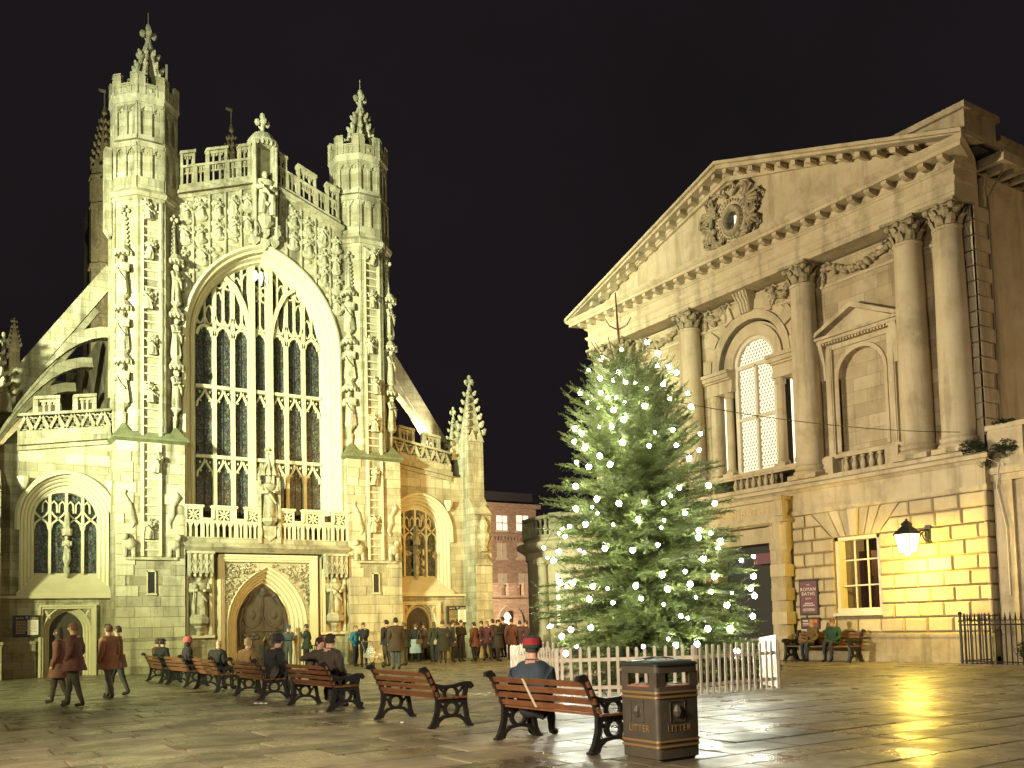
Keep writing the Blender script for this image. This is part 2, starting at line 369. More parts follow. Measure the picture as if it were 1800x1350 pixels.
for k, (vis, dd, x, y, l, w) in enumerate(flags):
    tx, ty, dz = RND.gauss(0, .0035), RND.gauss(0, .0035), RND.uniform(-.004, 0.0)
    if k < 300 and vis == 0:
        o = bpy.data.objects.new('paving_flag', fm); COL.objects.link(o); o.parent = ground
        o.location = (x+l/2, y+w/2, dz); o.scale = (l-.028, w-.028, .03); o.rotation_euler = (tx, ty, 0)
    else:
        a, b, c, d = x+.014, x+l-.014, y+.014, y+w-.014
        h = [dz-tx*(c-d)/2*s1-ty*(b-a)/2*s2 for s1, s2 in ((-1, -1), (-1, 1), (1, 1), (1, -1))]
        n = len(far.v)
        far.v += [(a, c, h[0]), (b, c, h[1]), (b, d, h[2]), (a, d, h[3]), (a, c, -.03), (b, c, -.03), (b, d, -.03), (a, d, -.03)]
        far.f += [(n, n+1, n+2, n+3), (n, n+4, n+5, n+1), (n+1, n+5, n+6, n+2), (n+2, n+6, n+7, n+3), (n+3, n+7, n+4, n)]; far.m += [0]*5
pf = far.build('paving_flags_beyond', 'flag', ground, recalc=False); pf['kind'] = 'stuff'
# ================================================================ the abbey
D = 38.0; UC = 12.75; AU = (1, 0, 0); AV = (0, -1, 0); AO = (0, D, 0)
abbey = thing('abbey', 'floodlit gothic abbey front with great traceried window between two ladder carved turrets', 'church', (UC, D, 0))
def AB(): return MB(AO, AU, AV)
def oct_frame(m, cx, vc, a, k):      # k-th face of an octagon (0 = front, + to the right)
    an = -pi/2+k*pi/4; nx, ny = cos(an), sin(an)
    m.frame((cx+nx*a, D-vc+ny*a, 0), (-ny, nx, 0), (nx, ny, 0))
def octpts(cx, vc, a):
    r = a/cos(pi/8); return [(cx+r*sin(pi/8+k*pi/4), vc+r*cos(pi/8+k*pi/4)) for k in range(8)]
def fold_figure(m, c, h, w=.22, seed=0, crown=False, wings=False, seated=False, lean=0.0, hood=True):
    """draped standing figure: folded robe, shoulders, arms, head (facing +v)"""
    rg = random.Random(seed); n = 22; ph = rg.uniform(0, 6)
    prof = [(0, .86), (.03, .94), (.16, .90), (.30, .84), (.45, .74), (.56, .68), (.66, .80), (.74, .96), (.785, .94), (.82, .62), (.842, .34), (.87, .27)]
    if seated: prof = [(0, 1.0), (.12, 1.05), (.30, 1.15), (.42, 1.2), (.48, .95), (.62, .86), (.74, .98), (.81, .9), (.85, .5), (.875, .34)]
    rings = []
    for t, k in prof:
        row = []
        for j in range(n):
            an = 2*pi*j/n; fd = 1+.26*max(0, .78-t)*sin(an*5+ph+t*1.5)+.16*sin(an*8+ph*2-t*2)*max(0, .74-t)
            row.append((c[0]+w*k*fd*cos(an)+lean*t*h, c[1]+w*.72*k*fd*sin(an)+(.06*h*(.45-t) if seated and t < .45 else 0), c[2]+t*h))
        rings.append(row)
    m.loft(rings)
    hx = c[0]+lean*h*.92
    m.ball((hx, c[1]+.02*h, c[2]+.928*h), (.055*h+.008, .064*h+.008, .076*h), 9, 6)
    if hood: m.ball((hx, c[1]+.055*h, c[2]+.87*h), (.035*h, .035*h, .05*h), 6, 4)
    if crown: m.lathe((hx, c[1]+.02*h, c[2]+.97*h), [(.06*h, 0), (.065*h, .02*h), (.08*h, .06*h), (.02, .062*h)], 8)
    elif hood: m.ball((hx, c[1]-.012*h, c[2]+.94*h), (.066*h, .066*h, .080*h), 8, 5)
    for s in (-1, 1):
        m.tube([(c[0]+lean*h*.78+s*w*.92, c[1], c[2]+.77*h), (c[0]+lean*h*.62+s*w*1.02, c[1]+w*.25, c[2]+.60*h), (c[0]+lean*h*.6+s*w*.35, c[1]+w*.95, c[2]+.60*h+rg.uniform(-.02, .05)*h)], [w*.34, w*.33, w*.19], 7)
    m.tube([(c[0]+lean*h*.7-w*.7, c[1]+w*.5, c[2]+.70*h), (c[0]+lean*h*.5, c[1]+w*.86, c[2]+.50*h), (c[0]+w*.75, c[1]+w*.55, c[2]+.34*h)], [w*.16, w*.2, w*.12], 6)
    if wings:
        for s in (-1, 1):
            m.prism([(c[0]+s*w*.5, c[2]+.78*h), (c[0]+s*w*1.7, c[2]+.92*h), (c[0]+s*w*1.95, c[2]+.66*h), (c[0]+s*w*1.5, c[2]+.30*h), (c[0]+s*w*.9, c[2]+.38*h)], c[1]-w*.55, c[1]-w*.25)
def crockets(m, c, r0, z0, r1, z1, n, k, sz=.1, off=0):
    for i in range(k):
        t = (i+.4)/k; z = z0+(z1-z0)*t; r = r0+(r1-r0)*t
        for j in range(n):
            an = 2*pi*j/n+off; x, y = c[0]+r*cos(an), c[1]+r*sin(an); s = sz*(1-.35*t)
            m.ball((x+s*.5*cos(an), y+s*.5*sin(an), z), (s*.72, s*.72, s*.8), 6, 4)
            m.ball((x+s*.95*cos(an), y+s*.95*sin(an), z+s*.6), (s*.45, s*.45, s*.5), 5, 3)
def finial(m, c, h, w):
    m.lathe(c, [(w*.28, 0), (w*.4, h*.08), (w*.22, h*.14), (w*.25, h*.42), (w*.2, h*.6)], 8)
    for an in range(4):
        x, y = cos(an*pi/2), sin(an*pi/2); m.ball((c[0]+x*w*.62, c[1]+y*w*.62, c[2]+h*.52), (w*.36, w*.36, h*.17), 6, 4)
    m.ball((c[0], c[1], c[2]+h*.58), (w*.42, w*.42, h*.14), 7, 4); m.ball((c[0], c[1], c[2]+h*.84), (w*.34, w*.34, h*.17), 7, 4)
def pinnacle(m, c, w, zs, zt, sq=True, nc=5):
    h = zt-zs
    r = w*.5*sqrt(2)
    m.loft([[(c[0]+r*k*cos(pi/4+j*pi/2), c[1]+r*k*sin(pi/4+j*pi/2), z) for j in range(4)] for k, z in ((1, zs), (.12, zs+h*.86))])
    crockets(m, c, r*.93, zs+.1*h, r*.2, zs+h*.82, 4, nc, w*.24, pi/4); finial(m, (c[0], c[1], zs+h*.80), h*.24, w*.36)

# ---------------- turrets
TA = 1.25
ab_block = block_mesh('stone_block', 'abbey_block', (.012, .025, .25))
BUDGET = [300]
def ashlar(parent, u0, u1, z0, z1, v, holes=(), ch=.36, lw=.72, seed=1):
    rg = random.Random(seed); n = max(1, round((z1-z0)/ch)); ch = (z1-z0)/n
    for i in range(n):
        a, b = z0+i*ch, z0+(i+1)*ch; u = u0-(rg.random()*.5*lw if i % 2 else 0)
        while u < u1-.04:
            l = lw*rg.uniform(.7, 1.3); p, q = max(u, u0), min(u+l, u1)
            if u1-q < .22: q = u1
            u = q if q == u1 else u+l
            if any(p < h[1]-.02 and q > h[0]+.02 and a < h[3]-.02 and b > h[2]+.02 for h in holes) or q-p < .08: continue
            if BUDGET[0] <= 0: continue
            BUDGET[0] -= 1
            put_block(ab_block, 'stone_block', parent, AO, AU, AV, p+.004, q-.004, a+.004, b-.004, v+rg.uniform(.010, .022), .05)
LAD0, LAD1 = .42, .0
def turret(cx, side):
    # lower square buttress
    m = AB(); z9 = 8.95
    m.box(cx-1.28, cx+1.28, -2.6, -.02, 0, z9)
    m.box(cx-1.36, cx+1.36, -2.6, .10, 0, .28); m.box(cx-1.33, cx+1.33, -2.6, .07, .28, 1.25); m.box(cx-1.38, cx+1.38, -2.6, .12, 1.25, 1.36)
    low = m.build('buttress', 'abbey', abbey)
    lx0, lx1 = cx-.33, cx+.33
    ashlar(low, cx-1.28, cx+1.28, 1.36, z9, 0, [(lx0-.08, lx1+.08, 4.45, z9), (cx-.15, cx+.15, 3.15, 3.95)], .40, .66, 3+side)
    ashlar(low, cx-1.33, cx+1.33, .28, 1.25, .07, (), .33, .8, 13+side)
    m = AB(); m.prism([(cx-.13, 3.1), (cx+.13, 3.1), (cx+.13, 3.9), (cx-.13, 3.9)], -.01, .005); m.build('slit_window', 'black', low)
    m = AB()
    for a in (-.17, .13): m.box(cx+a, cx+a+.04, 0, .05, 3.05, 3.95)
    m.box(cx-.17, cx+.17, 0, .05, 3.90, 3.95); m.box(cx-.2, cx+.2, 0, .07, 3.0, 3.07); m.build('slit_frame', 'tracery', low)
    # weathered set-off with corner pyramids
    m = AB()
    m.loft([[(cx-1.28, -2.6, z9), (cx+1.28, -2.6, z9), (cx+1.28, 0, z9), (cx-1.28, 0, z9)], [(cx-1.42, -2.6, z9+.10), (cx+1.42, -2.6, z9+.10), (cx+1.42, .15, z9+.10), (cx-1.42, .15, z9+.10)],
            [(cx-1.42, -2.6, z9+.16), (cx+1.42, -2.6, z9+.16), (cx+1.42, .15, z9+.16), (cx-1.42, .15, z9+.16)], [(cx-1.2, -2.5, z9+.42), (cx+1.2, -2.5, z9+.42), (cx+1.2, -.05, z9+.42), (cx-1.2, -.05, z9+.42)]])
    for s in (-1, 1):
        p = (cx+s*.98, -.28); m.loft([[(p[0]-.40, p[1]-.40, z9+.14), (p[0]+.40, p[1]-.40, z9+.14), (p[0]+.40, p[1]+.40, z9+.14), (p[0]-.40, p[1]+.40, z9+.14)], [(p[0]-.05, p[1]-.05, z9+.72), (p[0]+.05, p[1]-.05, z9+.72), (p[0]+.05, p[1]+.05, z9+.72), (p[0]-.05, p[1]+.05, z9+.72)]])
    m.build('weathering', 'abbey_moss', low)
    # octagonal turret
    vc = -TA
    m = AB(); m.hprism(octpts(cx, vc, TA-.03), z9+.1, 18.75)
    for z, a, b in ((18.62, TA, TA+.06), (18.74, TA+.10, TA+.16), (18.90, TA+.15, TA+.04)):
        m.hprism(octpts(cx, vc, a), z, z+.17, octpts(cx, vc, b))
    tur = m.build('turret', 'abbey', abbey)
    m = AB()   # corner shafts and panel frames on the visible faces
    sd = (TA-.03)*math.tan(pi/8)
    for k in (-2, -1, 0, 1, 2):
        oct_frame(m, cx, vc, TA-.03, k)
        for s in (-1, 1): m.box(s*sd-.05, s*sd+.05, -.02, .05, z9+.4, 18.6)
        if k == 0:
            for s in (-1, 1): m.box(s*.40-.035, s*.40+.035, 0, .10, z9+.3, 18.62)
    m.build('corner_shaft', 'abbey', tur)
    # drums with blind panels
    for z0, z1, a, nm in ((19.05, 21.0, TA-.07, 'panelled_drum'), (21.12, 22.72, TA-.12, 'panelled_drum')):
        m = AB(); m.hprism(octpts(cx, vc, a), z0, z1-.12)
        m.hprism(octpts(cx, vc, a+.02), z1-.13, z1, octpts(cx, vc, a+.10)); m.hprism(octpts(cx, vc, a+.10), z1, z1+.10, octpts(cx, vc, a-.04))
        s = a*math.tan(pi/8)
        zb, zt = z0+(.50 if z0 < 20 else .16), z1-.20
        for k in range(-3, 4):
            oct_frame(m, cx, vc, a, k)
            for u in (-s+.03, 0, s-.03): m.box(u-.05, u+.05, -.01, .09, zb, zt)
            m.box(-s, s, -.01, .09, z0, zb); m.box(-s, s, -.01, .09, zt-.02, zt+.14)
            for hc in (-s/2, s/2):
                w = s/2-.06
                for q in (-1, 1): m.prism([(hc+q*w*1.02, zt-.34), (hc+q*w*1.02, zt), (hc, zt), (hc+q*w*.05, zt-.07), (hc+q*w*.55, zt-.17)], .0, .075)
                for q in (-1, 1): m.ball((hc+q*w*.45, .04, zt-.22), (.035, .03, .04), 5, 3)
        m.build(nm, 'abbey', tur)
    # embattled crown
    m = AB(); m.hprism(octpts(cx, vc, TA-.06), 22.72, 22.90, octpts(cx, vc, TA+.04)); a = TA-.02
    m.hprism(octpts(cx, vc, a-.10), 22.88, 23.30); s = a*math.tan(pi/8)
    for k in range(8):
        oct_frame(m, cx, vc, a, k)
        m.box(-s, s, -.14, 0, 22.88, 23.36); m.box(-s, s, -.16, .04, 22.86, 22.93)
        for q in (-1, 1):
            m.box(*sorted((q*s, q*s*.46)), -.15, .02, 23.30, 23.76); m.box(*sorted((q*s*1.02, q*s*.42)), -.17, .05, 23.76, 23.82)
        m.box(-s*.44, s*.44, -.16, .05, 23.34, 23.40)
        for q in (-.72, .72): m.box(q*s-.16, q*s-.12, 0, .035, 22.95, 23.7); m.box(q*s+.12, q*s+.16, 0, .035, 22.95, 23.7)
        m.box(-.16, .16, 0, .03, 23.0, 23.04); m.box(-.16, .16, 0, .03, 23.26, 23.3); m.ball((0, .02, 23.15), (.09, .04, .09), 6, 4)
    m.build('embattled_crown', 'abbey', tur)
    m = AB(); m.frame((AO[0]+.16, AO[1], -.28), AU, AV)   # open crocketed spire: eight ribs and a finial
    for k in range(8):
        an = pi/8+k*pi/4
        m.tube([(cx+.86*cos(an), vc+.86*sin(an), 23.0), (cx+.55*cos(an), vc+.55*sin(an), 24.6), (cx+.10*cos(an), vc+.10*sin(an), 26.05)], [.09, .08, .06], 5)
    m.lathe((cx, vc, 23), [(.5, 0), (.4, 1.3), (.10, 3.0), (.12, 3.15), (.1, 3.3)], 8)
    crockets(m, (cx, vc), .80, 23.55, .22, 25.9, 8, 4, .20, pi/8)
    finial(m, (cx, vc, 26.0), .95, .36); m.tube([(cx, vc, 26.8), (cx, vc, 27.45)], .018, 4)
    m.build('crocketed_spire', 'abbey_carve', tur)
    # the carved ladder with its climbing figures
    m = AB(); top = 18.55
    for u in (lx0, lx1): m.box(u-.045, u+.045, -.02, .12, 4.5, z9-.05); m.box(u-.04, u+.04, -.03, .10, z9+.25, top)
    m.build('ladder_rail', 'tracery', low)
    rm = None; z = 4.75
    while z < top-.1:
        if not (z9-.25 < z < z9+.45):
            if rm is None:
                q = AB(); q.box(lx0, lx1, .0, .075, z-.028, z+.028); ro = q.build('ladder_rung', 'tracery', low); rm = ro; zr = z
            else:
                o = rm.copy(); COL.objects.link(o); o.location = (0, 0, z-zr)
        z += .345
    m = AB(); m.box(cx-.95, cx+.95, -.01, .12, 4.36, 4.46); m.box(cx-.39, cx+.39, -.02, .006, 4.5, z9); m.build('ladder_ledge', 'abbey_carve', low)
    zz = (5.55, 8.15, 10.9, 12.8, 14.6, 16.6, 18.2) if side < 0 else (6.1, 8.2, 10.6, 12.3, 14.1, 16.2, 18.15)
    for i, z in enumerate(zz):
        m = AB(); rg = random.Random(31*i+side); dx = rg.choice((-.12, 0, .13))
        fold_figure(m, (cx+dx, .16, z-.40), .84, .165, 50+i+side, wings=(i % 2 == 0), lean=rg.uniform(-.22, .22), hood=False)
        m.build('ladder_angel', 'abbey_carve', low, smooth=True)
    for s in (-1, 1):   # reliefs beside the ladder: scrolls and crouching beasts
        m = AB(); u = cx+s*.82
        m.tube([(u+.12*s, .03, 7.05), (u+.22*s, .06, 6.85), (u-.02*s, .05, 6.5), (u-.06*s, .06, 6.15), (u-.18*s, .05, 5.8), (u-.10*s, .04, 5.6)], [.05, .12, .10, .13, .10, .05], 6, .5)
        m.build('scroll_relief', 'abbey_carve', low, smooth=True)
        m = AB(); m.ball((u+.02, .10, 4.95), (.26, .16, .24), 8, 6); m.ball((u+.16*s, .14, 5.24), (.14, .14, .15), 8, 5); m.tube([(u-.14, .12, 4.85), (u-.16, .14, 4.47)], [.09, .07], 6); m.tube([(u+.14, .12, 4.85), (u+.16, .14, 4.47)], [.09, .07], 6)
        m.build('crouching_beast', 'abbey_carve', low, smooth=True)
    # apostles under canopies on the two canted faces
    for k in (-1, 1):
        m = AB(); oct_frame(m, cx, vc, TA-.03, k)
        n = 0
        for z in (10.45, 12.55, 14.75):
            q = AB(); oct_frame(q, cx, vc, TA-.03, k)
            fold_figure(q, (0, .20, z), 1.55, .25, 90+n+side*7+k, hood=(n % 2 == 0)); q.build('apostle_statue', 'abbey_carve', tur, smooth=True); n += 1
            m.lathe((0, .18, z-.34), [(.05, 0), (.08, .16), (.22, .27), (.22, .34)], 8)           # pedestal
            zc = z+1.58
            m.lathe((0, .18, zc), [(.20, 0), (.34, .02), (.36, .14), (.28, .20), (.16, .38)], 8)  # canopy
            for j in range(7): an = pi*j/6; m.ball((.34*cos(an), .18+.30*sin(an), zc+.02), (.06, .06, .10), 5, 3)
        m.tube([(0, .12, 9.55), (0, .16, 10.1)], [.07, .12], 6)
        m.tube([(0, .10, 16.55), (0, .10, 18.0)], [.16, .04], 6)
        for j in range(7): z = 16.75+j*.18; m.ball((-.15+.012*j, .10, z), .06, 5, 3); m.ball((.15-.012*j, .10, z), .06, 5, 3)
        finial(m, (0, .10, 17.85), .55, .24)
        m.build('statue_canopy', 'abbey_carve', tur)
    return tur
tl = turret(8.03, -1); tr = turret(17.47, 1)
# overhanging pilaster beside the left turret
m = AB(); m.box(6.50, 6.74, -1.45, -.95, 17.6, 20.9); m.loft([[(6.5, -1.45, 17.6), (6.74, -1.45, 17.6), (6.74, -.95, 17.6), (6.5, -.95, 17.6)], [(6.68, -1.4, 17.3), (6.75, -1.4, 17.3), (6.75, -1.0, 17.3), (6.68, -1.0, 17.3)]]); m.build('pilaster', 'abbey', tl)

# ---------------- nave wall with the great window
UL, UR = UC-3.45, UC+3.45; VW = -.55
WA, WS, WR = 2.72, 13.65, 3.78        # window opening: half width, springing, arch radius
def sh(pts): return [(UC+u, z) for u, z in pts]
GZ0, GZ1 = 19.35, 20.75               # string course under the gable parapet, at the turrets / at the crown
m = AB()
OA = 3.38; out = arc2(OA, WS, WR+(OA-WA), 14)
gab = [(-3.7, GZ0), (0, GZ1), (3.7, GZ0)]
m.prism(sh([(-3.7, WS)]+out[:15]+[(0, GZ1), (-3.7, GZ0)]), VW-.9, VW); m.prism(sh(out[14:]+[(3.7, WS), (3.7, GZ0), (0, GZ1)]), VW-.9, VW)
for s in (-1, 1): m.box(*sorted((UC+s*OA, UC+s*3.7)), VW-.9, VW, 4.6, WS)
m.box(UL-.2, UR+.2, -1.6, -1.30, 0, 5.5)
m.build('gable_wall', 'abbey', abbey)
# splayed window arch: mouldings
m = AB(); foot = 5.2
base = [(-WA, foot)]+arc2(WA, WS, WR, 14)+[(WA, foot)]; base = sh(base)
for prof in ([(.70, VW-.05), (.70, VW+.13), (.60, VW+.16), (.52, VW+.06), (.52, VW-.1)], [(.52, VW-.2), (.52, VW+.03), (.40, VW-.02), (.36, VW-.22), (.36, VW-.4)],
             [(.36, VW-.5), (.36, VW-.24), (.28, VW-.26), (.20, VW-.40), (.20, VW-.6)], [(.20, VW-.95), (.20, VW-.42), (.10, VW-.46), (0, VW-.66), (0, VW-.95)]):
    m.sweep(base, prof)
win = m.build('great_window', 'tracery', abbey)
GV = -1.30                              # glass plane
m = AB()
# stone tracery
mw = .075; pitch = 2*WA/7
def archz(u): d = WR-WA; x = abs(u)+d; return WS+sqrt(max(0, WR*WR-x*x))
V0, V1 = GV-.02, GV+.17
for i in range(1, 7):
    u = -WA+i*pitch; w = .13 if i in (3, 4) else .075; vv = GV+.30 if i in (3, 4) else V1
    m.prism(sh([(u-w, foot), (u+w, foot), (u+w, archz(u+w)), (u-w, archz(u-w))]), V0, vv)
TR1, TR2, ROW = 11.72, 8.78, 14.32
for z in (TR1, TR2): m.prism(sh([(-WA, z-.07), (WA, z-.07), (WA, z+.07), (-WA, z+.07)]), V0, V1+.05)
def bar(pts, w, v1): m.sweep(sh(pts), [(-w, V0), (w, V0), (w, v1), (-w, v1)])
for i in range(7):
    c = -WA+(i+.5)*pitch; h = pitch/2-.06
    for z in (TR1, TR2):               # ogee heads hanging under the transoms
        for s in (-1, 1):
            bar([(c+s*h, z-.85), (c+s*h*.92, z-.62), (c+s*h*.45, z-.42), (c+s*h*.12, z-.22), (c, z-.07)], .035, V1-.03)
            m.ball((UC+c+s*h*.62, GV+.08, z-.22), (.055, .04, .06), 5, 3); m.ball((UC+c+s*h*.55, GV+.08, z-.58), (.05, .04, .05), 5, 3)
    top = min(ROW, archz(c)-.1)
    hd = [(c+h*cos(pi*k/8), top-.42+.42*sin(pi*k/8)) for k in range(9)]
    if archz(abs(c)+h) > top-.5: bar(hd, .055, V1)
    for s in (-1, 1):
        for a in (.5, 1.05): m.ball((UC+c+s*h*.80*cos(a), GV+.08, top-.42+.34*sin(a)), (.045, .04, .05), 5, 3)
    # inverted arches and the half mullions of the upper lights
    inv = [(c+s2*h*1.05, ROW+.42-.36*sqrt(max(0, 1-s2*s2))) for s2 in (-1, -.85, -.6, -.3, 0, .3, .6, .85, 1)]
    if archz(abs(c)+h) > ROW+.5: bar(inv, .045, V1)
    if archz(c) > ROW+.3:
        m.prism(sh([(c-.035, ROW+.05), (c+.035, ROW+.05), (c+.035, archz(c+.035)), (c-.035, archz(c-.035))]), V0, V1-.02)
        for q in (-1, 1):
            cc = c+q*pitch/4; zt = archz(abs(cc)+pitch/4)-.12
            if zt > ROW+.7:
                for s in (-1, 1): bar([(cc+s*.15, zt-.3), (cc+s*.10, zt-.1), (cc, zt)], .028, V1-.04)
            for s in (-1, 1): bar([(cc+s*.16, ROW+.32), (cc+s*.09, ROW+.14), (cc, ROW+.06)], .03, V1-.04)
    if i in (1, 3, 5) and archz(c) > 16.2:   # quatrefoil band
        zq = 16.15 if i != 3 else 15.85
        for q in (-1, 1):
            cc = c+q*pitch/4
            for dz in (0, .34): bar([(cc+.15*cos(2*pi*k/10), zq+dz+.16*sin(2*pi*k/10)) for k in range(11)], .03, V1-.03)
for s in (-1, 1):                       # the two great sub-arches
    u0 = s*(WA-3*pitch); 
    bar([(u0+s*.06, 14.1), (u0+s*.14, 14.75), (u0+s*.36, 15.45), (u0+s*.72, 16.15), (u0+s*1.12, archz(abs(u0)+1.12)+.02)], .085, GV+.283)
m.build('tracery', 'tracery', win)
m = AB(); m.tube([(UC-.0, GV+.3, 16.35), (UC, GV+.34, 16.7), (UC, GV+.32, 16.95)], [.05, .12, .06], 6)
for s in (-1, 1): m.prism([(UC+s*.06, 16.75), (UC+s*.22, 17.0), (UC+s*.33, 16.8), (UC+s*.30, 16.45), (UC+s*.2, 16.55)], GV+.25, GV+.33)
m.build('carved_dove', 'paper', win)
# panes of leaded glass: two strips to each light and tier
for i in range(7):
    for z0, z1 in ((foot, TR2), (TR2, TR1), (TR1, ROW)):
        for q in (0, 1):
            a = -WA+i*pitch+q*pitch/2; b = a+pitch/2
            p = AB(); p.prism(sh([(a+.012, z0), (b-.012, z0), (b-.012, min(z1, archz(b))), (a+.012, min(z1, archz(a)))]), GV-.06, GV-.03+.004*q); p.build('pane', 'stained_glass', win)
p = AB(); tp = [q for q in arc2(WA+.02, WS, WR+.02, 14) if q[1] > ROW-.02]
p.prism(sh([(tp[0][0], ROW)]+tp+[(tp[-1][0], ROW)]), GV-.06, GV-.03); p.build('pane', 'stained_glass', win)
m = AB()
for i in range(7):
    c = -WA+(i+.5)*pitch; m.box(UC+c-.012, UC+c+.012, GV-.03, GV+.0, foot, ROW-.1)
    z = foot+.4
    while z < ROW-.2: m.box(UC+c-pitch/2+.06, UC+c+pitch/2-.06, GV-.03, GV-.012, z-.008, z+.008); z += .62
m.build('saddle_bar', 'black', win)

# ---------------- angels among clouds
am = AB(); fold_figure(am, (0, .10, 0), .86, .21, 5, wings=False, hood=False); am.ball((0, .02, -.02), (.30, .18, .14), 8, 5); am.ball((.16, .06, .08), (.16, .14, .12), 7, 4); am.ball((-.17, .06, .05), (.16, .14, .12), 7, 4)
ang = None; cnt = 0
for i in range(-5, 6):
    u = i*.66
    z = GZ1-abs(u)*(GZ1-GZ0)/3.7-1.18
    if abs(i) < 1: continue
    d = abs(u)+.28; dd = WR+.78-WA-.0
    while True:
        R2 = WR+.72; x = abs(u)+(WR-WA)-.25
        zl = WS+sqrt(max(0, R2*R2-x*x)) if x < R2 else WS
        if abs(u) > 3.1: zl = max(WS+.3, zl)
        if z < zl+.02: break
        if ang is None:
            am2 = am; am2v = am.v; o = am.build('carved_angel', 'abbey_carve', abbey, smooth=True); ang = o; o.location = (u, -VW-.02, z)
            # the mesh was modelled at the facade origin: shift it to the axis
            o.data.transform(Matrix.Translation((UC, 0, 0)))
        else:
            o = ang.copy(); COL.objects.link(o)
        rg = random.Random(cnt*7+i); o.location = (u+rg.uniform(-.03, .03), -VW-.02, z+rg.uniform(-.04, .04)); o.rotation_euler = (0, rg.uniform(-.12, .12), 0); o.scale = ((1 if rg.random() < .5 else -1)*rg.uniform(.78, 1.0), .50, rg.uniform(.80, 1.0)); cnt += 1
        z -= .93
m = AB()
for i in range(-5, 5):
    u = (i+.5)*.66; zt = GZ1-abs(u)*(GZ1-GZ0)/3.7-.2; x = abs(u)+(WR-WA)-.1; R2 = WR+.70; zl = WS+sqrt(max(0, R2*R2-x*x)) if x < R2 else WS
    m.box(UC+u-.035, UC+u+.035, VW-.05, VW+.07, zl, zt)
m.build('panel_rib', 'abbey_carve', abbey)
rg = random.Random(4)
m = AB()
for k in range(130):
    u = rg.uniform(-3.2, 3.2); zt = GZ1-abs(u)*(GZ1-GZ0)/3.7-.3; x = abs(u)+(WR-WA); R2 = WR+.8; zl = WS+sqrt(max(0, R2*R2-x*x)) if x < R2 else WS
    if zt-zl < .2: continue
    z = rg.uniform(zl+.1, zt); m.ball((UC+u, VW, z), (rg.uniform(.08, .2), rg.uniform(.05, .10), rg.uniform(.07, .14)), 7, 4)
m.build('carved_clouds', 'abbey_carve', abbey, smooth=True, props={'kind': 'stuff'})

# ---------------- gable parapet
def skew(u): return GZ1-abs(u)*(GZ1-GZ0)/3.7
m = AB()
for s in (-1, 1):
    def q(u0, u1, a, b, v0, v1):
        u0, u1 = sorted((s*u0, s*u1)); m.prism([(UC+u0, skew(u0)+a), (UC+u1, skew(u1)+a), (UC+u1, skew(u1)+b), (UC+u0, skew(u0)+b)], v0, v1)
    q(.45, 3.55, -.22, -.02, VW-.5, VW+.05); q(.45, 3.6, -.04, .10, VW-.5, VW+.26); q(.45, 3.5, .10, .36, VW-.3, VW+.08)
    cr = [(.55, 1.05, 1), (1.05, 1.55, 0), (1.55, 2.38, 1), (2.38, 2.88, 0), (2.88, 3.45, 1)]
    for a, b, up in cr:
        q(a, b, 1.06, 1.16, VW-.26, VW+.06)
        for e in (a, b-.09): q(e, e+.09, .3, 1.1, VW-.24, VW+.04)
        nb = 3 if b-a > .7 else 2
        for j in range(1, nb): t = a+(b-a)*j/nb; q(t-.025, t+.025, .3, 1.08, VW-.14, VW-.02)
        for j in range(nb*2): t = a+.09+(b-a-.18)*(j+.5)/(nb*2); q(t-.02, t+.02, .86, 1.08, VW-.14, VW-.02)
        q(a+.09, b-.09, .80, .86, VW-.13, VW-.03)
        if up:
            for e in (a, b-.09): q(e, e+.09, 1.16, 1.72, VW-.24, VW+.04)
            q(a-.03, b+.03, 1.66, 1.78, VW-.28, VW+.09); q(a+.05, b-.05, 1.54, 1.68, VW-.18, VW-.0)
            for j in range(1, nb): t = a+(b-a)*j/nb; q(t-.03, t+.03, 1.16, 1.6, VW-.14, VW-.02)
            for j in range(nb*2-1): t = a+.09+(b-a-.18)*(j+1)/(nb*2); q(t-.03, t+.03, 1.44, 1.58, VW-.13, VW-.03)
m.build('gable_parapet', 'abbey', abbey)
# niche with the seated figure at the crown of the gable
m = AB()
for s in (-1, 1): m.box(*sorted((UC+s*.36, UC+s*.52)), VW-.45, VW+.32, 18.9, 22.55); m.tube([(UC+s*.46, VW+.36, 18.4), (UC+s*.46, VW+.36, 22.4)], .05, 6); m.ball((UC+s*.46, VW+.36, 18.3), (.1, .1, .14), 6, 4)
m.box(UC-.5, UC+.5, VW-.55, VW-.20, 18.9, 22.5)
m.lathe((UC, VW-.05, 22.35), [(.62, 0), (.66, .12), (.58, .26), (.42, .48), (.16, .62)], 14)
for k in range(11): an = pi*k/10; m.ball((UC+.62*cos(an), VW-.05+.6*sin(an), 22.32), (.09, .09, .12), 5, 3)
finial(m, (UC, VW-.05, 22.9), .95, .36)
m.lathe((UC, VW+.15, 18.62), [(.12, 0), (.30, .16), (.42, .26), (.42, .42), (.38, .5)], 10)
nich = m.build('crown_niche', 'abbey_carve', abbey)
m = AB(); fold_figure(m, (UC, VW+.22, 19.12), 2.0, .40, 77, hood=True)
for s in (-1, 1): m.ball((UC+s*.2, VW+.52, 19.85), (.17, .18, .22), 8, 6); m.tube([(UC+s*.2, VW+.5, 19.8), (UC+s*.24, VW+.48, 19.15)], [.17, .13], 7)
m.tube([(UC-.3, VW+.46, 19.75), (UC, VW+.58, 19.55), (UC+.3, VW+.46, 19.75)], [.08, .1, .08], 6); m.build('seated_statue', 'abbey_carve', nich, smooth=True)
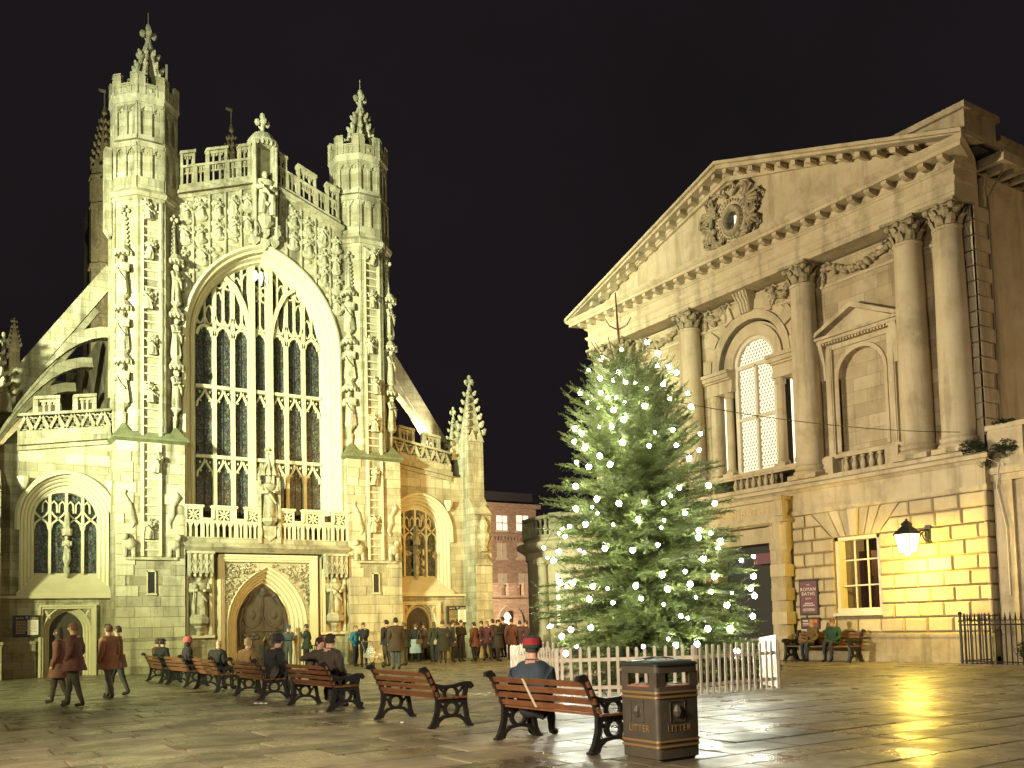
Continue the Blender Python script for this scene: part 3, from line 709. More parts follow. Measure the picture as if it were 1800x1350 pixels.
for k, (du, dz) in enumerate(((-.42, .1), (0, 0), (.42, .1), (0, .45))):
    m = AB(); u = UC+du; z = 17.98+dz; m.prism([(u-.19, z+.22), (u+.19, z+.22), (u+.19, z-.02), (u, z-.25), (u-.19, z-.02)], VW, VW+.2); m.build('carved_shield', 'abbey_carve', abbey)

# ---------------- balcony over the west door
m = AB(); B0, B1 = UC-3.45, UC+3.45
m.loft([[(B0, -.9, 4.72), (B1, -.9, 4.72), (B1, -.10, 4.72), (B0, -.10, 4.72)], [(B0, -.9, 4.92), (B1, -.9, 4.92), (B1, .14, 4.92), (B0, .14, 4.92)], [(B0, -.9, 5.0), (B1, -.9, 5.0), (B1, .14, 5.0), (B0, .14, 5.0)], [(B0, -.9, 5.12), (B1, -.9, 5.12), (B1, 0, 5.12), (B0, 0, 5.12)]])
m.box(B0, B1, -.22, 0, 5.12, 5.32)
bal = m.build('door_balcony', 'abbey', abbey)
m = AB()
segs = [(0, .70, 1), (.70, 1.08, 0), (1.08, 2.05, 1), (2.05, 2.42, 0), (2.42, 3.02, 1)]
for s in (-1, 1):
    def X(t): return B0+t if s < 0 else B1-t
    for a, b, up in segs:
        x0, x1 = sorted((X(a), X(b)))
        m.box(x0, x1, -.20, .0, 5.90, 6.00)
        for e in (x0, x1-.06): m.box(e, e+.06, -.2, .0, 5.32, 5.9)
        nb = 4 if b-a > .8 else (3 if b-a > .5 else 2)
        for j in range(1, nb): t = x0+(x1-x0)*j/nb; m.box(t-.03, t+.03, -.17, -.03, 5.32, 5.9)
        for j in range(nb):
            c = x0+(x1-x0)*(j+.5)/nb; w = (x1-x0)/nb/2-.02
            for q in (-1, 1): m.prism([(c+q*w, 5.70), (c+q*w, 5.9), (c, 5.9), (c+q*w*.5, 5.82)], -.16, -.04)
        if up:
            for e in (x0, x1-.09): m.box(e, e+.09, -.2, .0, 6.0, 6.50)
            m.box(x0-.04, x1+.04, -.25, .06, 6.50, 6.60); m.box(x0+.08, x1-.08, -.18, -.02, 6.42, 6.52)
            c = (x0+x1)/2
            m.box(x0+.09, c-.24, -.17, -.05, 6.0, 6.44); m.box(c+.24, x1-.09, -.17, -.05, 6.0, 6.44)
            for an in (pi/4, -pi/4): m.sweep([(c-.24*cos(an)*1.1, 6.22-.24*sin(an)), (c+.24*cos(an)*1.1, 6.22+.24*sin(an))], [(-.03, -.15), (.03, -.15), (.03, -.05), (-.03, -.05)])
            m.box(c-.025, c+.025, -.14, -.06, 6.0, 6.44); m.box(c-.24, c+.24, -.14, -.06, 6.2, 6.25)
        else: m.box(x0-.02, x1+.02, -.24, .05, 6.0, 6.09)
    m.build('pierced_parapet', 'tracery', bal); m = AB()
kx = UC-.05
m = AB()
for s in (-1, 1): m.box(*sorted((kx+s*.36, kx+s*.46)), -.25, .10, 5.12, 7.75); m.ball((kx+s*.41, -.05, 7.85), (.07, .1, .12), 6, 4)
m.box(kx-.36, kx+.36, -.25, -.12, 5.12, 6.4)
m.prism([(kx-.28, 5.85), (kx+.28, 5.85), (kx+.26, 5.42), (kx, 5.2), (kx-.26, 5.42)], -.12, .05); m.ball((kx-.38, .06, 5.55), (.09, .09, .25), 6, 5); m.ball((kx+.38, .06, 5.55), (.09, .09, .25), 6, 5)
m.lathe((kx, 0, 5.86), [(.12, 0), (.2, .06), (.34, .16), (.36, .30), (.30, .32)], 8)
m.build('king_pedestal', 'abbey_carve', bal)
m = AB(); fold_figure(m, (kx, .02, 6.16), 1.78, .31, 123, crown=True); m.build('king_statue', 'abbey_carve', bal, smooth=True)
m = AB()
for j in range(6): an = pi*j/5; m.loft([[(kx+.40*cos(an)-.09, .02+.34*sin(an), 7.92), (kx+.40*cos(an)+.09, .02+.34*sin(an), 7.92), (kx+.40*cos(an)+.09, .02+.34*sin(an)-.08, 7.92), (kx+.40*cos(an)-.09, .02+.34*sin(an)-.08, 7.92)], [(kx+.3*cos(an)-.01, .02+.28*sin(an), 8.45), (kx+.3*cos(an)+.01, .02+.28*sin(an), 8.45), (kx+.3*cos(an)+.01, .02+.28*sin(an)-.02, 8.45), (kx+.3*cos(an)-.01, .02+.28*sin(an)-.02, 8.45)]])
m.lathe((kx, -.05, 7.98), [(.30, 0), (.27, .15), (.15, .38), (.05, .72), (.04, .95)], 8); finial(m, (kx, -.05, 8.85), .38, .16)
m.build('king_canopy', 'abbey_carve', bal)

# ---------------- west door
m = AB(); DA = 1.06; DS = 1.75; DR = 1.95; PV = -.32          # opening
PO = 1.72; po = arc2(PO, DS, DR+(PO-DA), 10)
m.prism(sh([(-2.05, 0), (-PO, 0)]+po[:11]+[(0, 4.72), (-2.05, 4.72)]), PV-.9, PV-.12); m.prism(sh([(2.05, 0), (PO, 0)]+po[:9:-1]+[(0, 4.72), (2.05, 4.72)]), PV-.9, PV-.12)
for s in (-1, 1): m.box(*sorted((UC+s*2.0, UC+s*3.45)), -1.3, PV-.12, 0, 4.8)
m.box(UC-2.1, UC+2.1, -1.2, PV-.12, 4.44, 4.8)
port = m.build('west_portal', 'abbey', abbey)
m = AB(); base = sh([(-DA, 0)]+arc2(DA, DS, DR, 10)+[(DA, 0)])
for k in range(5):
    d = .66-.13*k; v = PV-.10-.17*k
    m.sweep(base, [(d, v-.30), (d, v), (d-.045, v+.03), (d-.09, v-.01), (d-.13, v-.10), (d-.13, v-.30)])
m.build('arch_moulding', 'tracery', port)
m = AB()
for d, v in ((0, .0), (.10, -.06), (.19, -.12)):
    x0, x1, zt = UC-2.10+d, UC+2.10-d, 4.66-d
    m.box(x0, x0+.10, PV-.25, PV+.14+v, 0, zt); m.box(x1-.10, x1, PV-.25, PV+.14+v, 0, zt); m.box(x0, x1, PV-.25, PV+.145+v, zt-.10, zt)
m.build('square_hood', 'tracery', port)
m = AB(); rg = random.Random(9)
for s in (-1, 1):
    m.lathe((UC+s*1.42, PV-.1, 3.98), [(.24, -.01), (.24, .01)], 4)
    for k in range(16): an = 2*pi*k/16; m.ball((UC+s*1.42+.2*cos(an), PV-.08, 3.98+.2*sin(an)), (.05, .05, .05), 5, 3)
    m.ball((UC+s*1.42, PV-.08, 3.98), (.10, .07, .10), 7, 4)
    for k in range(190):
        u, z = rg.uniform(.25, 1.82), rg.uniform(2.6, 4.28); x = u+(DR-DA); R2 = DR+.72
        if x*x+(z-DS)**2 > R2*R2 and z < 4.28: m.tube([(UC+s*u, PV-.1, z), (UC+s*(u+rg.uniform(-.1, .1)), PV-.04, z+rg.uniform(-.08, .08)), (UC+s*(u+rg.uniform(-.14, .14)), PV-.1, z+rg.uniform(-.1, .1))], [.03, .045, .02], 5)
m.build('carved_spandrel', 'abbey_carve', port, smooth=True, props={'kind': 'stuff'})
# oak doors with carved shields
dv = -1.12
m = AB(); m.prism(sh([(-DA-.05, 0)]+arc2(DA+.05, DS, DR+.05, 10)+[(DA+.05, 0)]), dv-.08, dv); door = m.build('west_door', 'wood_door', port)
m = AB()
for s in (-1, 1):
    c = UC+s*.47; m.prism([(c-.40, 2.62), (c+.40, 2.62), (c+.42, 2.15), (c+.25, 1.78), (c, 1.62), (c-.25, 1.78), (c-.42, 2.15)], dv, dv+.07)
    m.prism([(c-.32, 2.52), (c+.32, 2.52), (c+.33, 2.15), (c+.2, 1.86), (c, 1.74), (c-.2, 1.86), (c-.33, 2.15)], dv+.07, dv+.10)
    m.tube([(UC+s*.95, dv+.04, .9), (UC+s*.98, dv+.06, 1.9), (UC+s*.85, dv+.06, 2.5), (UC+s*.55, dv+.05, 2.85), (UC+s*.50, dv+.05, 3.05)], [.06, .08, .08, .08, .04], 6)
    m.ball((UC+s*.50, dv+.06, 3.02), (.12, .08, .13), 7, 5); m.ball((c, dv+.1, 2.2), (.16, .05, .2), 7, 5)
    for k in range(7): m.ball((UC+s*(.25+.1*k), dv+.05, 1.25+.13*sin(k*1.7)), (.11, .05, .09), 6, 4)
    m.tube([(UC+s*.1, dv+.04, .35), (UC+s*.5, dv+.05, .5), (UC+s*.8, dv+.05, .85), (UC+s*.55, dv+.05, 1.05), (UC+s*.45, dv+.05, .85)], .06, 6)
m.lathe((UC, dv+.05, 3.0), [(.16, 0), (.2, .1), (.12, .2), (.14, .3), (.04, .36)], 8); m.box(UC-.02, UC+.02, dv, dv+.05, 0, 3.0); m.box(UC-.8, UC+.8, dv, dv+.09, 1.5, 1.58)
m.build('door_carving', 'wood_door', door, smooth=True)
m = AB(); m.box(UC+1.15, UC+1.75, .5, .54, .85, .89)
for k in range(8): m.box(UC+1.16+.08*k, UC+1.18+.08*k, .5, .54, 0, .88)
m.build('door_railing', 'iron', port)
# flanking niches with saints
for s in (-1, 1):
    c = UC+s*2.86; nv = PV-.10
    m = AB()
    for q in (-1, 1):
        m.box(c+q*.46-.05, c+q*.46+.05, nv-.05, nv+.22, 1.40, 4.1); m.box(c+q*.58-.04, c+q*.58+.04, nv-.05, nv+.12, 1.40, 4.6)
    m.box(c-.62, c+.62, nv-.1, nv+.22, 1.30, 1.42)
    m.box(c-.46, c+.46, nv-.05, nv-.0, 1.42, 4.1)
    nic = m.build('saint_niche', 'tracery', port)
    m = AB(); m.box(c-.44, c+.44, nv, nv+.50, 3.95, 4.72)
    for k in range(5):
        x = c-.44+.22*k; m.box(x-.04, x+.04, nv+.3, nv+.58, 3.85, 4.66)
        if k < 4:
            for z in (3.98, 4.3): m.sweep([(x+.05, z-.12), (x+.11, z+.06), (x+.17, z-.12)], [(-.02, nv+.5), (.02, nv+.5), (.02, nv+.57), (-.02, nv+.57)])
        m.ball((x, nv+.5, 3.80), (.07, .08, .09), 5, 4)
    m.box(c-.52, c+.52, nv, nv+.62, 4.64, 4.74); m.build('niche_canopy', 'abbey_carve', nic)
    m = AB(); m.lathe((c, nv+.24, 1.42), [(.10, 0), (.12, .12), (.07, .16), (.20, .30), (.20, .36), (.38, .46), (.40, .66), (.33, .74), (.30, .8)], 8); m.build('niche_pedestal', 'abbey_carve', nic)
    m = AB(); fold_figure(m, (c, nv+.26, 2.2), 1.62, .33, 200+s, hood=True); m.tube([(c-.26, nv+.52, 2.25), (c-.27, nv+.5, 3.3)], .03, 5); m.ball((c-.24, nv+.5, 3.35), (.12, .06, .12), 7, 5) if s < 0 else m.ball((c-.12, nv+.55, 3.1), (.09, .09, .12), 7, 5)
    m.build('saint_statue', 'abbey_carve', nic, smooth=True)
# ================================================================ abbey aisles, flyers, crossing tower
AVW = -1.2
def aisle(sg):
    c0 = UC+sg*7.5                                   # axis of the aisle window
    inner = UC+sg*6.0; outer = UC+sg*10.1            # turret side / corner side
    def u(t): return c0+t
    def Ls(a, b): return sorted((a, b))
    HS, HA = 5.95, 1.62; hr = (HA*HA+1.72*1.72)/(2*HA)  # hood: springing, half width, radius
    hz = arc2(HA, HS, hr, 10)
    zi, zo = 9.30, 8.62
    def slope(x): return zi+(zo-zi)*abs(x-inner)/abs(outer-inner)
    m = AB(); a, b = Ls(inner, outer)
    arch = [(c0+p, q) for p, q in hz]
    m.prism([(a, 3.05), (c0-HA, 3.05)]+arch[:11]+[(c0, slope(c0)), (a, slope(a))], AVW-.8, AVW); m.prism([(b, 3.05), (c0+HA, 3.05)]+arch[:9:-1]+[(c0, slope(c0)), (b, slope(b))], AVW-.8, AVW)
    DHA = .86                                        # door opening half width incl. mouldings
    for x0, x1 in ((a, c0-DHA), (c0+DHA, b)): m.box(x0, x1, AVW-.8, AVW, 0, 3.05)
    da = arc2(DHA, 1.75, 1.0, 8)
    m.prism([(c0-DHA, 1.75)]+[(c0+p, q) for p, q in da[1:9]]+[(c0, 3.05), (c0-DHA, 3.05)], AVW-.8, AVW); m.prism([(c0+DHA, 1.75)]+[(c0+p, q) for p, q in da[:7:-1]][1:]+[(c0, 3.05), (c0+DHA, 3.05)], AVW-.8, AVW)
    wall = m.build('aisle_wall', 'abbey', abbey)
    holes = [(c0-HA-.25, c0+HA+.25, 2.95, 7.95), (c0-DHA-.3, c0+DHA+.3, 0, 2.95)]
    ashlar(wall, a+(.9 if sg < 0 else .02), b-(.02 if sg < 0 else .9), 1.40, 8.5, AVW, holes, .40, .66, 40+sg)
    for x0, x1 in ((a, c0-DHA-.22), (c0+DHA+.22, b)): m = AB(); m.box(x0, x1, AVW-.1, AVW+.12, 0, 1.24); m.box(x0, x1, AVW-.1, AVW+.17, 1.24, 1.36); m.build('aisle_plinth', 'abbey', wall)
    # window
    m = AB(); base = [(c0-HA, 3.1)]+arch+[(c0+HA, 3.1)]
    m.sweep([(c0-HA, 5.5)]+arch+[(c0+HA, 5.5)], [(.02, AVW-.05), (.02, AVW+.16), (.12, AVW+.18), (.20, AVW+.04), (.20, AVW-.05)])
    for k in range(4): d = -.13*k; v = AVW-.12*k; m.sweep(base, [(d+.04, v-.4), (d+.04, v+.02), (d-.03, v+.05), (d-.10, v-.01), (d-.10, v-.4)])
    for s in (-1, 1): m.lathe((c0+s*1.55, AVW+.12, 7.35), [(.05, -.35), (.12, -.25), (.2, -.05), (.22, .08), (.22, .14)], 8)
    m.loft([[(c0-HA-.1, AVW-.62, 3.95), (c0+HA+.1, AVW-.62, 3.95), (c0+HA+.1, AVW-.6, 3.0), (c0-HA-.1, AVW-.6, 3.0)], [(c0-HA-.1, AVW-.6, 3.92), (c0+HA+.1, AVW-.6, 3.92), (c0+HA+.1, AVW+.2, 3.0), (c0-HA-.1, AVW+.2, 3.0)]][0:0] or
           [[(c0-1.15, AVW-.64, 3.95), (c0-1.15, AVW-.64, 3.0), (c0+1.15, AVW-.64, 3.0), (c0+1.15, AVW-.64, 3.95)], [(c0-1.15, AVW-.55, 3.95), (c0-1.15, AVW-.55, 3.0), (c0+1.15, AVW-.55, 3.0), (c0+1.15, AVW-.55, 3.95)], [(c0-1.75, AVW+.16, 3.14), (c0-1.75, AVW+.16, 3.0), (c0+1.75, AVW+.16, 3.0), (c0+1.75, AVW+.16, 3.14)]])
    m.box(a, b, AVW-.1, AVW+.20, 2.94, 3.04)
    w = m.build('aisle_window', 'tracery', abbey)
    ga, gs = 1.16, 6.0; gr = (ga*ga+1.05*1.05)/(2*ga); gz = arc2(ga, gs, gr, 10); gv = AVW-.5
    def az(t): d = gr-ga; x = abs(t)+d; return gs+sqrt(max(0, gr*gr-x*x))
    m = AB(); m.sweep([(c0-ga, 3.9)]+[(c0+p, q) for p, q in gz]+[(c0+ga, 3.9)], [(.22, gv-.1), (.22, gv+.16), (-.02, gv+.12), (-.06, gv), (-.06, gv-.1)])
    lw = 2*ga/4
    def bar(pts, wd): m.sweep([(c0+p, q) for p, q in pts], [(-wd, gv-.02), (wd, gv-.02), (wd, gv+.12), (-wd, gv+.12)])
    for i in (1, 2, 3):
        t = -ga+i*lw; m.box(c0+t-.045, c0+t+.045, gv-.02, gv+.14, 3.9, az(t))
    for i in range(4):
        t = -ga+(i+.5)*lw; h = lw/2-.03; zt = 5.95
        bar([(t-h, zt-.35), (t-h*.8, zt-.12), (t, zt+.06), (t+h*.8, zt-.12), (t+h, zt-.35)], .035)
        bar([(t-h, zt+.36), (t-h*.6, zt+.2), (t, zt+.06), (t+h*.6, zt+.2), (t+h, zt+.36)], .03)
        for q in (-1, 1):
            cc = t+q*lw/4
            if az(abs(cc)+.1) > zt+.55:
                bar([(cc-.11, zt+.3), (cc-.1, zt+.62), (cc, zt+.74), (cc+.1, zt+.62), (cc+.11, zt+.3)], .022)
    m.build('tracery', 'tracery', w)
    for i in range(4):
        t = -ga+i*lw; p = AB(); p.prism([(c0+t, 3.85), (c0+t+lw, 3.85), (c0+t+lw, max(az(t+lw), 5.5)), (c0+t+lw/2, max(az(t+lw/2), 5.5)), (c0+t, max(az(t), 5.5))], gv-.05, gv-.03); p.build('pane', 'stained_glass' if sg < 0 else 'amber_glow_glass', w)
    m = AB(); m.lathe((c0, gv+.25, 4.0), [(.05, -.25), (.1, -.05), (.12, .1), (.07, .2), (.1, .3), (.13, .42)], 8); fold_figure(m, (c0, gv+.26, 4.42), .92, .14, 300+sg, hood=False); m.lathe((c0, gv+.26, 5.36), [(.17, 0), (.19, .08), (.19, .25), (.12, .3), (.08, .8), (.1, .9)], 6)
    m.build('mullion_saint', 'abbey_carve', w, smooth=True)
    # door
    m = AB(); OD = .66; dr = arc2(OD, 1.70, .82, 8); db = [(c0-OD, 0)]+[(c0+p, q) for p, q in dr]+[(c0+OD, 0)]
    for k in range(3): d = .20-.09*k; v = AVW+.02-.12*k; m.sweep(db, [(d, v-.25), (d, v), (d-.05, v+.02), (d-.09, v-.06), (d-.09, v-.25)])
    for d in (0, .08): m.box(c0-1.0+d, c0-.92+d, AVW-.1, AVW+.14-d*.6, 0, 2.70-d); m.box(c0+.92-d, c0+1.0-d, AVW-.1, AVW+.14-d*.6, 0, 2.70-d); m.box(c0-1.0+d, c0+1.0-d, AVW-.1, AVW+.145-d*.6, 2.62-d, 2.70-d)
    for s in (-1, 1):
        for k in range(5): m.ball((c0+s*(.62+.03*k), AVW+.0, 2.22+.06*k), (.07, .03, .05), 5, 3)
    dd = m.build('aisle_door', 'tracery', abbey)
    for s in (-1, 1):
        m = AB(); x0, x1 = Ls(c0+s*.005, c0+s*(OD+.03)); pts = [(x0, .02), (x1, .02)]
        ins = [(c0+p, q) for p, q in arc2(OD+.03, 1.70, .85, 8)]
        side = [q for q in ins if (q[0]-c0)*s >= -1e-6]
        pts = [(c0+s*.005, .02)]+([(c0+s*(OD+.03), .02)]+[q for q in sorted(side, key=lambda q: q[1])])
        m.prism(pts, AVW-.42, AVW-.36)
        lf = m.build('door_leaf', 'wood_door', dd)
        m = AB()
        for k in range(1, 4): m.box(c0+s*.17*k-.012, c0+s*.17*k+.012, AVW-.37, AVW-.34, .05, 1.9)
        m.box(*Ls(c0+s*.03, c0+s*.6), AVW-.37, AVW-.335, .9, .98); m.ball((c0+s*.08, AVW-.31, 1.05), .04, 6, 4); m.build('door_batten', 'wood_door', lf)
    # pierced parapet that follows the lean-to roof
    m = AB()
    def q(x0, x1, lo, hi, v0, v1):
        x0, x1 = Ls(x0, x1); m.prism([(x0, slope(x0)+lo), (x1, slope(x1)+lo), (x1, slope(x1)+hi), (x0, slope(x0)+hi)], v0, v1)
    e = outer-sg*.85
    q(inner, e, -.30, -.12, AVW-.4, AVW+.10); q(inner, e, -.12, .10, AVW-.4, AVW+.24); q(inner, e, .10, .42, AVW-.3, AVW+.10)
    q(inner, e, 1.0, 1.10, AVW-.26, AVW+.12)
    n = 6; st = (e-inner)/n
    for i in range(n):
        x0, x1 = inner+st*i, inner+st*(i+1); xm = (x0+x1)/2
        for A_, B_ in (((x0, .42), (xm, 1.0)), ((xm, 1.0), (x1, .42))):
            m.sweep([(A_[0], slope(A_[0])+A_[1]), (B_[0], slope(B_[0])+B_[1])], [(-.05, AVW-.2), (.05, AVW-.2), (.05, AVW+.06), (-.05, AVW+.06)])
        for cx_, cz_, up in ((xm, .56, 1), (x0+st*.0, .84, -1)):
            for k in range(3):
                an = pi/2*up+2*pi*k/3; m.sweep([(cx_+.10*cos(an)+.085*cos(t*pi/4), slope(cx_)+cz_+.04*up+.10*sin(an)*1+.085*sin(t*pi/4)) for t in range(9)], [(-.022, AVW-.14), (.022, AVW-.14), (.022, AVW-.02), (-.022, AVW-.02)])
    for x0, x1 in ((inner+st*.95, inner+st*2.45), (inner+st*3.35, inner+st*5.0)):
        L_ = abs(x1-x0); s = 1 if x1 > x0 else -1
        q(x0, x1, 1.60, 1.72, AVW-.28, AVW+.14); q(x0, x0+s*.14, 1.1, 1.62, AVW-.24, AVW+.08); q(x1, x1-s*.14, 1.1, 1.62, AVW-.24, AVW+.08); q(x0+s*.1, x1-s*.1, 1.5, 1.62, AVW-.16, AVW+.02)
        for k in range(1, 3): t = x0+s*(.14+(L_-.28)*k/3); q(t-.03, t+.03, 1.1, 1.55, AVW-.14, AVW)
        for k in range(6): t = x0+s*(.14+(L_-.28)*(k+.5)/6); q(t-.02, t+.02, 1.38, 1.5, AVW-.13, AVW-.02)
    m.build('aisle_parapet', 'abbey', abbey)
    # corner buttress with pinnacles
    bx0, bx1 = Ls(UC+sg*9.85, UC+sg*10.75)
    m = AB(); m.box(bx0, bx1, AVW-1.0, -.02, 0, 6.9); m.box(bx0-.06, bx1+.06, AVW-1, .06, 0, 1.25); m.box(bx0-.1, bx1+.1, AVW-1, .10, 1.25, 1.36)
    m.loft([[(bx0, AVW-1, 6.9), (bx1, AVW-1, 6.9), (bx1, 0, 6.9), (bx0, 0, 6.9)], [(bx0, AVW-1, 7.6), (bx1, AVW-1, 7.6), (bx1, -.5, 7.6), (bx0, -.5, 7.6)]])
    m.box(bx0+.04, bx1-.04, AVW-1, -.52, 7.5, 10.4)
    s2 = Ls(UC+sg*10.7, UC+sg*11.9); m.box(s2[0], s2[1], AVW-2.2, AVW-.9, 0, 7.6); m.box(s2[0], s2[1]-.3 if sg > 0 else s2[1], AVW-2.2, AVW-1.0, 7.6, 10.2)
    for z in (4.35, 6.75):
        cu = (bx0+bx1)/2; m.prism([(bx0-.02, z), (bx1+.02, z), (cu, z+.55)], -.35, .12)
    m.lathe(((bx0+bx1)/2, .0, 5.0), [(.2, 0), (.26, .1), (.16, .2), (.34, .55), (.36, .8), (.2, .95), (.3, 1.2), (.12, 1.6), (.05, 1.7)], 10)
    cb = m.build('corner_buttress', 'abbey', abbey)
    if sg > 0:
        k = BUDGET[0]
        ashlar(cb, bx0, bx1, 1.40, 4.35, 0, (), .40, .6, 60)
    m = AB(); cu = (bx0+bx1)/2
    for s in (-1, 1): m.prism([(cu+s*.42, 10.35), (cu+s*.20, 10.9), (cu, 10.35)], -.56, -.42)
    pinnacle(m, (cu-.0, -1.0), .86, 10.35, 13.6, nc=6); pinnacle(m, (cu-.42, -1.9), .6, 9.6, 12.2, nc=5); pinnacle(m, (cu+.62, -1.9), .6, 10.0, 13.0, nc=5)
    m.build('corner_pinnacle', 'abbey_carve', cb)
    # flying buttresses over the lean-to roof
    ti = UC+sg*5.6
    for k, vv in enumerate((-3.2, -8.2, -13.2, -18.2)):
        m = AB(); xi, xo = ti, UC+sg*10.2
        m.sweep([(xi, 16.6), (xo, 10.0)] if sg > 0 else [(xo, 10.0), (xi, 16.6)], [(-.34, vv-.32), (.34, vv-.32), (.34, vv+.32), (-.34, vv+.32)])
        n = 10; path = []
        for j in range(n+1):
            t = j/n; an = pi/2*t; path.append((xo+(xi-xo)*sin(an)**1.0*1.0, 8.9+5.4*(1-cos(an))**.8*.0+5.2*sin(an)**1.25))
        path = [(xo+(xi-xo)*(j/n), 9.0+5.0*(1-(1-j/n)**2.0)) for j in range(n+1)]
        if sg > 0: path = path[::-1]
        m.sweep(path, [(-.22, vv-.28), (.22, vv-.28), (.26, vv), (.22, vv+.28), (-.22, vv+.28)])
        for t in (.35, .62): x = xo+(xi-xo)*t; zb = 9.0+5.0*(1-(1-t)**2); zt = 10.0+(16.6-10.0)*t; m.box(x-.10, x+.10, vv-.18, vv+.18, zb, zt)
        m.build('flying_buttress', 'abbey', abbey)
    # lean-to roof
    m = AB(); m.loft([[(inner, AVW-.4, slope(inner)-.1), (outer, AVW-.4, slope(outer)-.1), (outer, AVW-.4, 7.0), (inner, AVW-.4, 7.0)], [(inner, -40, slope(inner)-.1), (outer, -40, slope(outer)-.1), (outer, -40, 7.0), (inner, -40, 7.0)]]); m.build('aisle_roof', 'slate', abbey)
    return wall
aisle(1); aisle(-1)
# nave behind the gable (clerestory and roof)
m = AB(); m.box(UC-3.9, UC+3.9, -40, -1.7, 0, 17.8); m.prism([(UC-3.9, 17.8), (UC+3.9, 17.8), (UC, 19.0)], -40, -1.7); m.build('nave', 'abbey', abbey)
# crossing tower
m = AB(); ty = -48; tl_ = PYp(183, 500, D-ty).x; tr_ = PYp(407, 300, D-ty).x
m.box(tl_, tr_, ty-11, ty, 0, 42); tw = m.build('crossing_tower', 'abbey', abbey)
for c, zt in ((tl_, PYp(190, 182, D-ty).z), (tr_, PYp(407, 212, D-ty).z)):
    m = AB(); zb = zt-6.2
    m.hprism(octpts(c, ty, 1.12), 0, zb-3.4)
    for z0, z1, a in ((zb-3.4, zb-.9, 1.05), (zb-.9, zb, 1.1)): m.hprism(octpts(c, ty, a+.12), z0-.12, z0+.05); m.hprism(octpts(c, ty, a), z0, z1)
    for k in range(4): m.hprism(octpts(c, ty, 1.26), zb-9-4.5*k, zb-8.7-4.5*k)
    for k in range(8):
        oct_frame(m, c, ty, 1.1, k); m.box(-.2, .2, -.15, .03, zb, zb+.5)
        oct_frame(m, c, ty, 1.05, k); m.box(-.45, -.36, 0, .08, zb-3.2, zb-1); m.box(.36, .45, 0, .08, zb-3.2, zb-1); m.box(-.04, .04, 0, .08, zb-3.2, zb-1); m.box(-.45, .45, 0, .08, zb-1.25, zb-1)
    m.frame(AO, AU, AV); m.lathe((c, ty, zb-.2), [(.9, 0), (.12, 5.2), (.25, 5.4), (.05, 6.2)], 8); crockets(m, (c, ty), .85, zb+.4, .2, zb+4.8, 8, 6, .30); m.tube([(c, ty, zb+5.8), (c, ty, zt+1.0)], .06, 4); m.box(c-.5, c+.1, ty-.03, ty+.03, zt+.9, zt+1.15)
    m.build('tower_turret', 'abbey_carve', tw)
m = AB(); p = PYp(293, 125, D+7); m.tube([(p.x, -7, 17.5), (p.x, -7, p.z+.3)], .06, 6); m.build('flagpole', 'sash', abbey)
# north transept seen past the aisle
m = AB(); tv = -26; a = PYp(5, 700, D-tv); b = PYp(95, 650, D-tv); zt = PYp(40, 690, D-tv).z
m.box(a.x-14, b.x+6, tv-8, tv, 0, zt); zp = zt
for k in range(9):
    x = a.x-6+1.9*k; m.box(x, x+1.1, tv-.2, tv, zp+.9, zp+1.6) if k % 1 == 0 else None
    for j in range(4): m.box(x+.05+.45*j, x+.17+.45*j, tv-.2, tv, zp+.2, zp+.9)
m.box(a.x-14, b.x+6, tv-.25, tv+.12, zp-.2, zp+.2); m.box(a.x-14, b.x+6, tv-.2, tv+.05, zp+.78, zp+.95)
px = PYp(25, 600, D-tv); m.box(px.x-.28, px.x+.28, tv-.3, tv+.3, zp-1, px.z-.6); pinnacle(m, (px.x, tv), .62, px.z-.6, px.z+1.4)
pz = PYp(35, 700, D-tv); m.tube([(pz.x+.9, tv+.1, 4), (pz.x+.9, tv+.1, zp)], .1, 6)
m.build('transept', 'abbey', abbey)
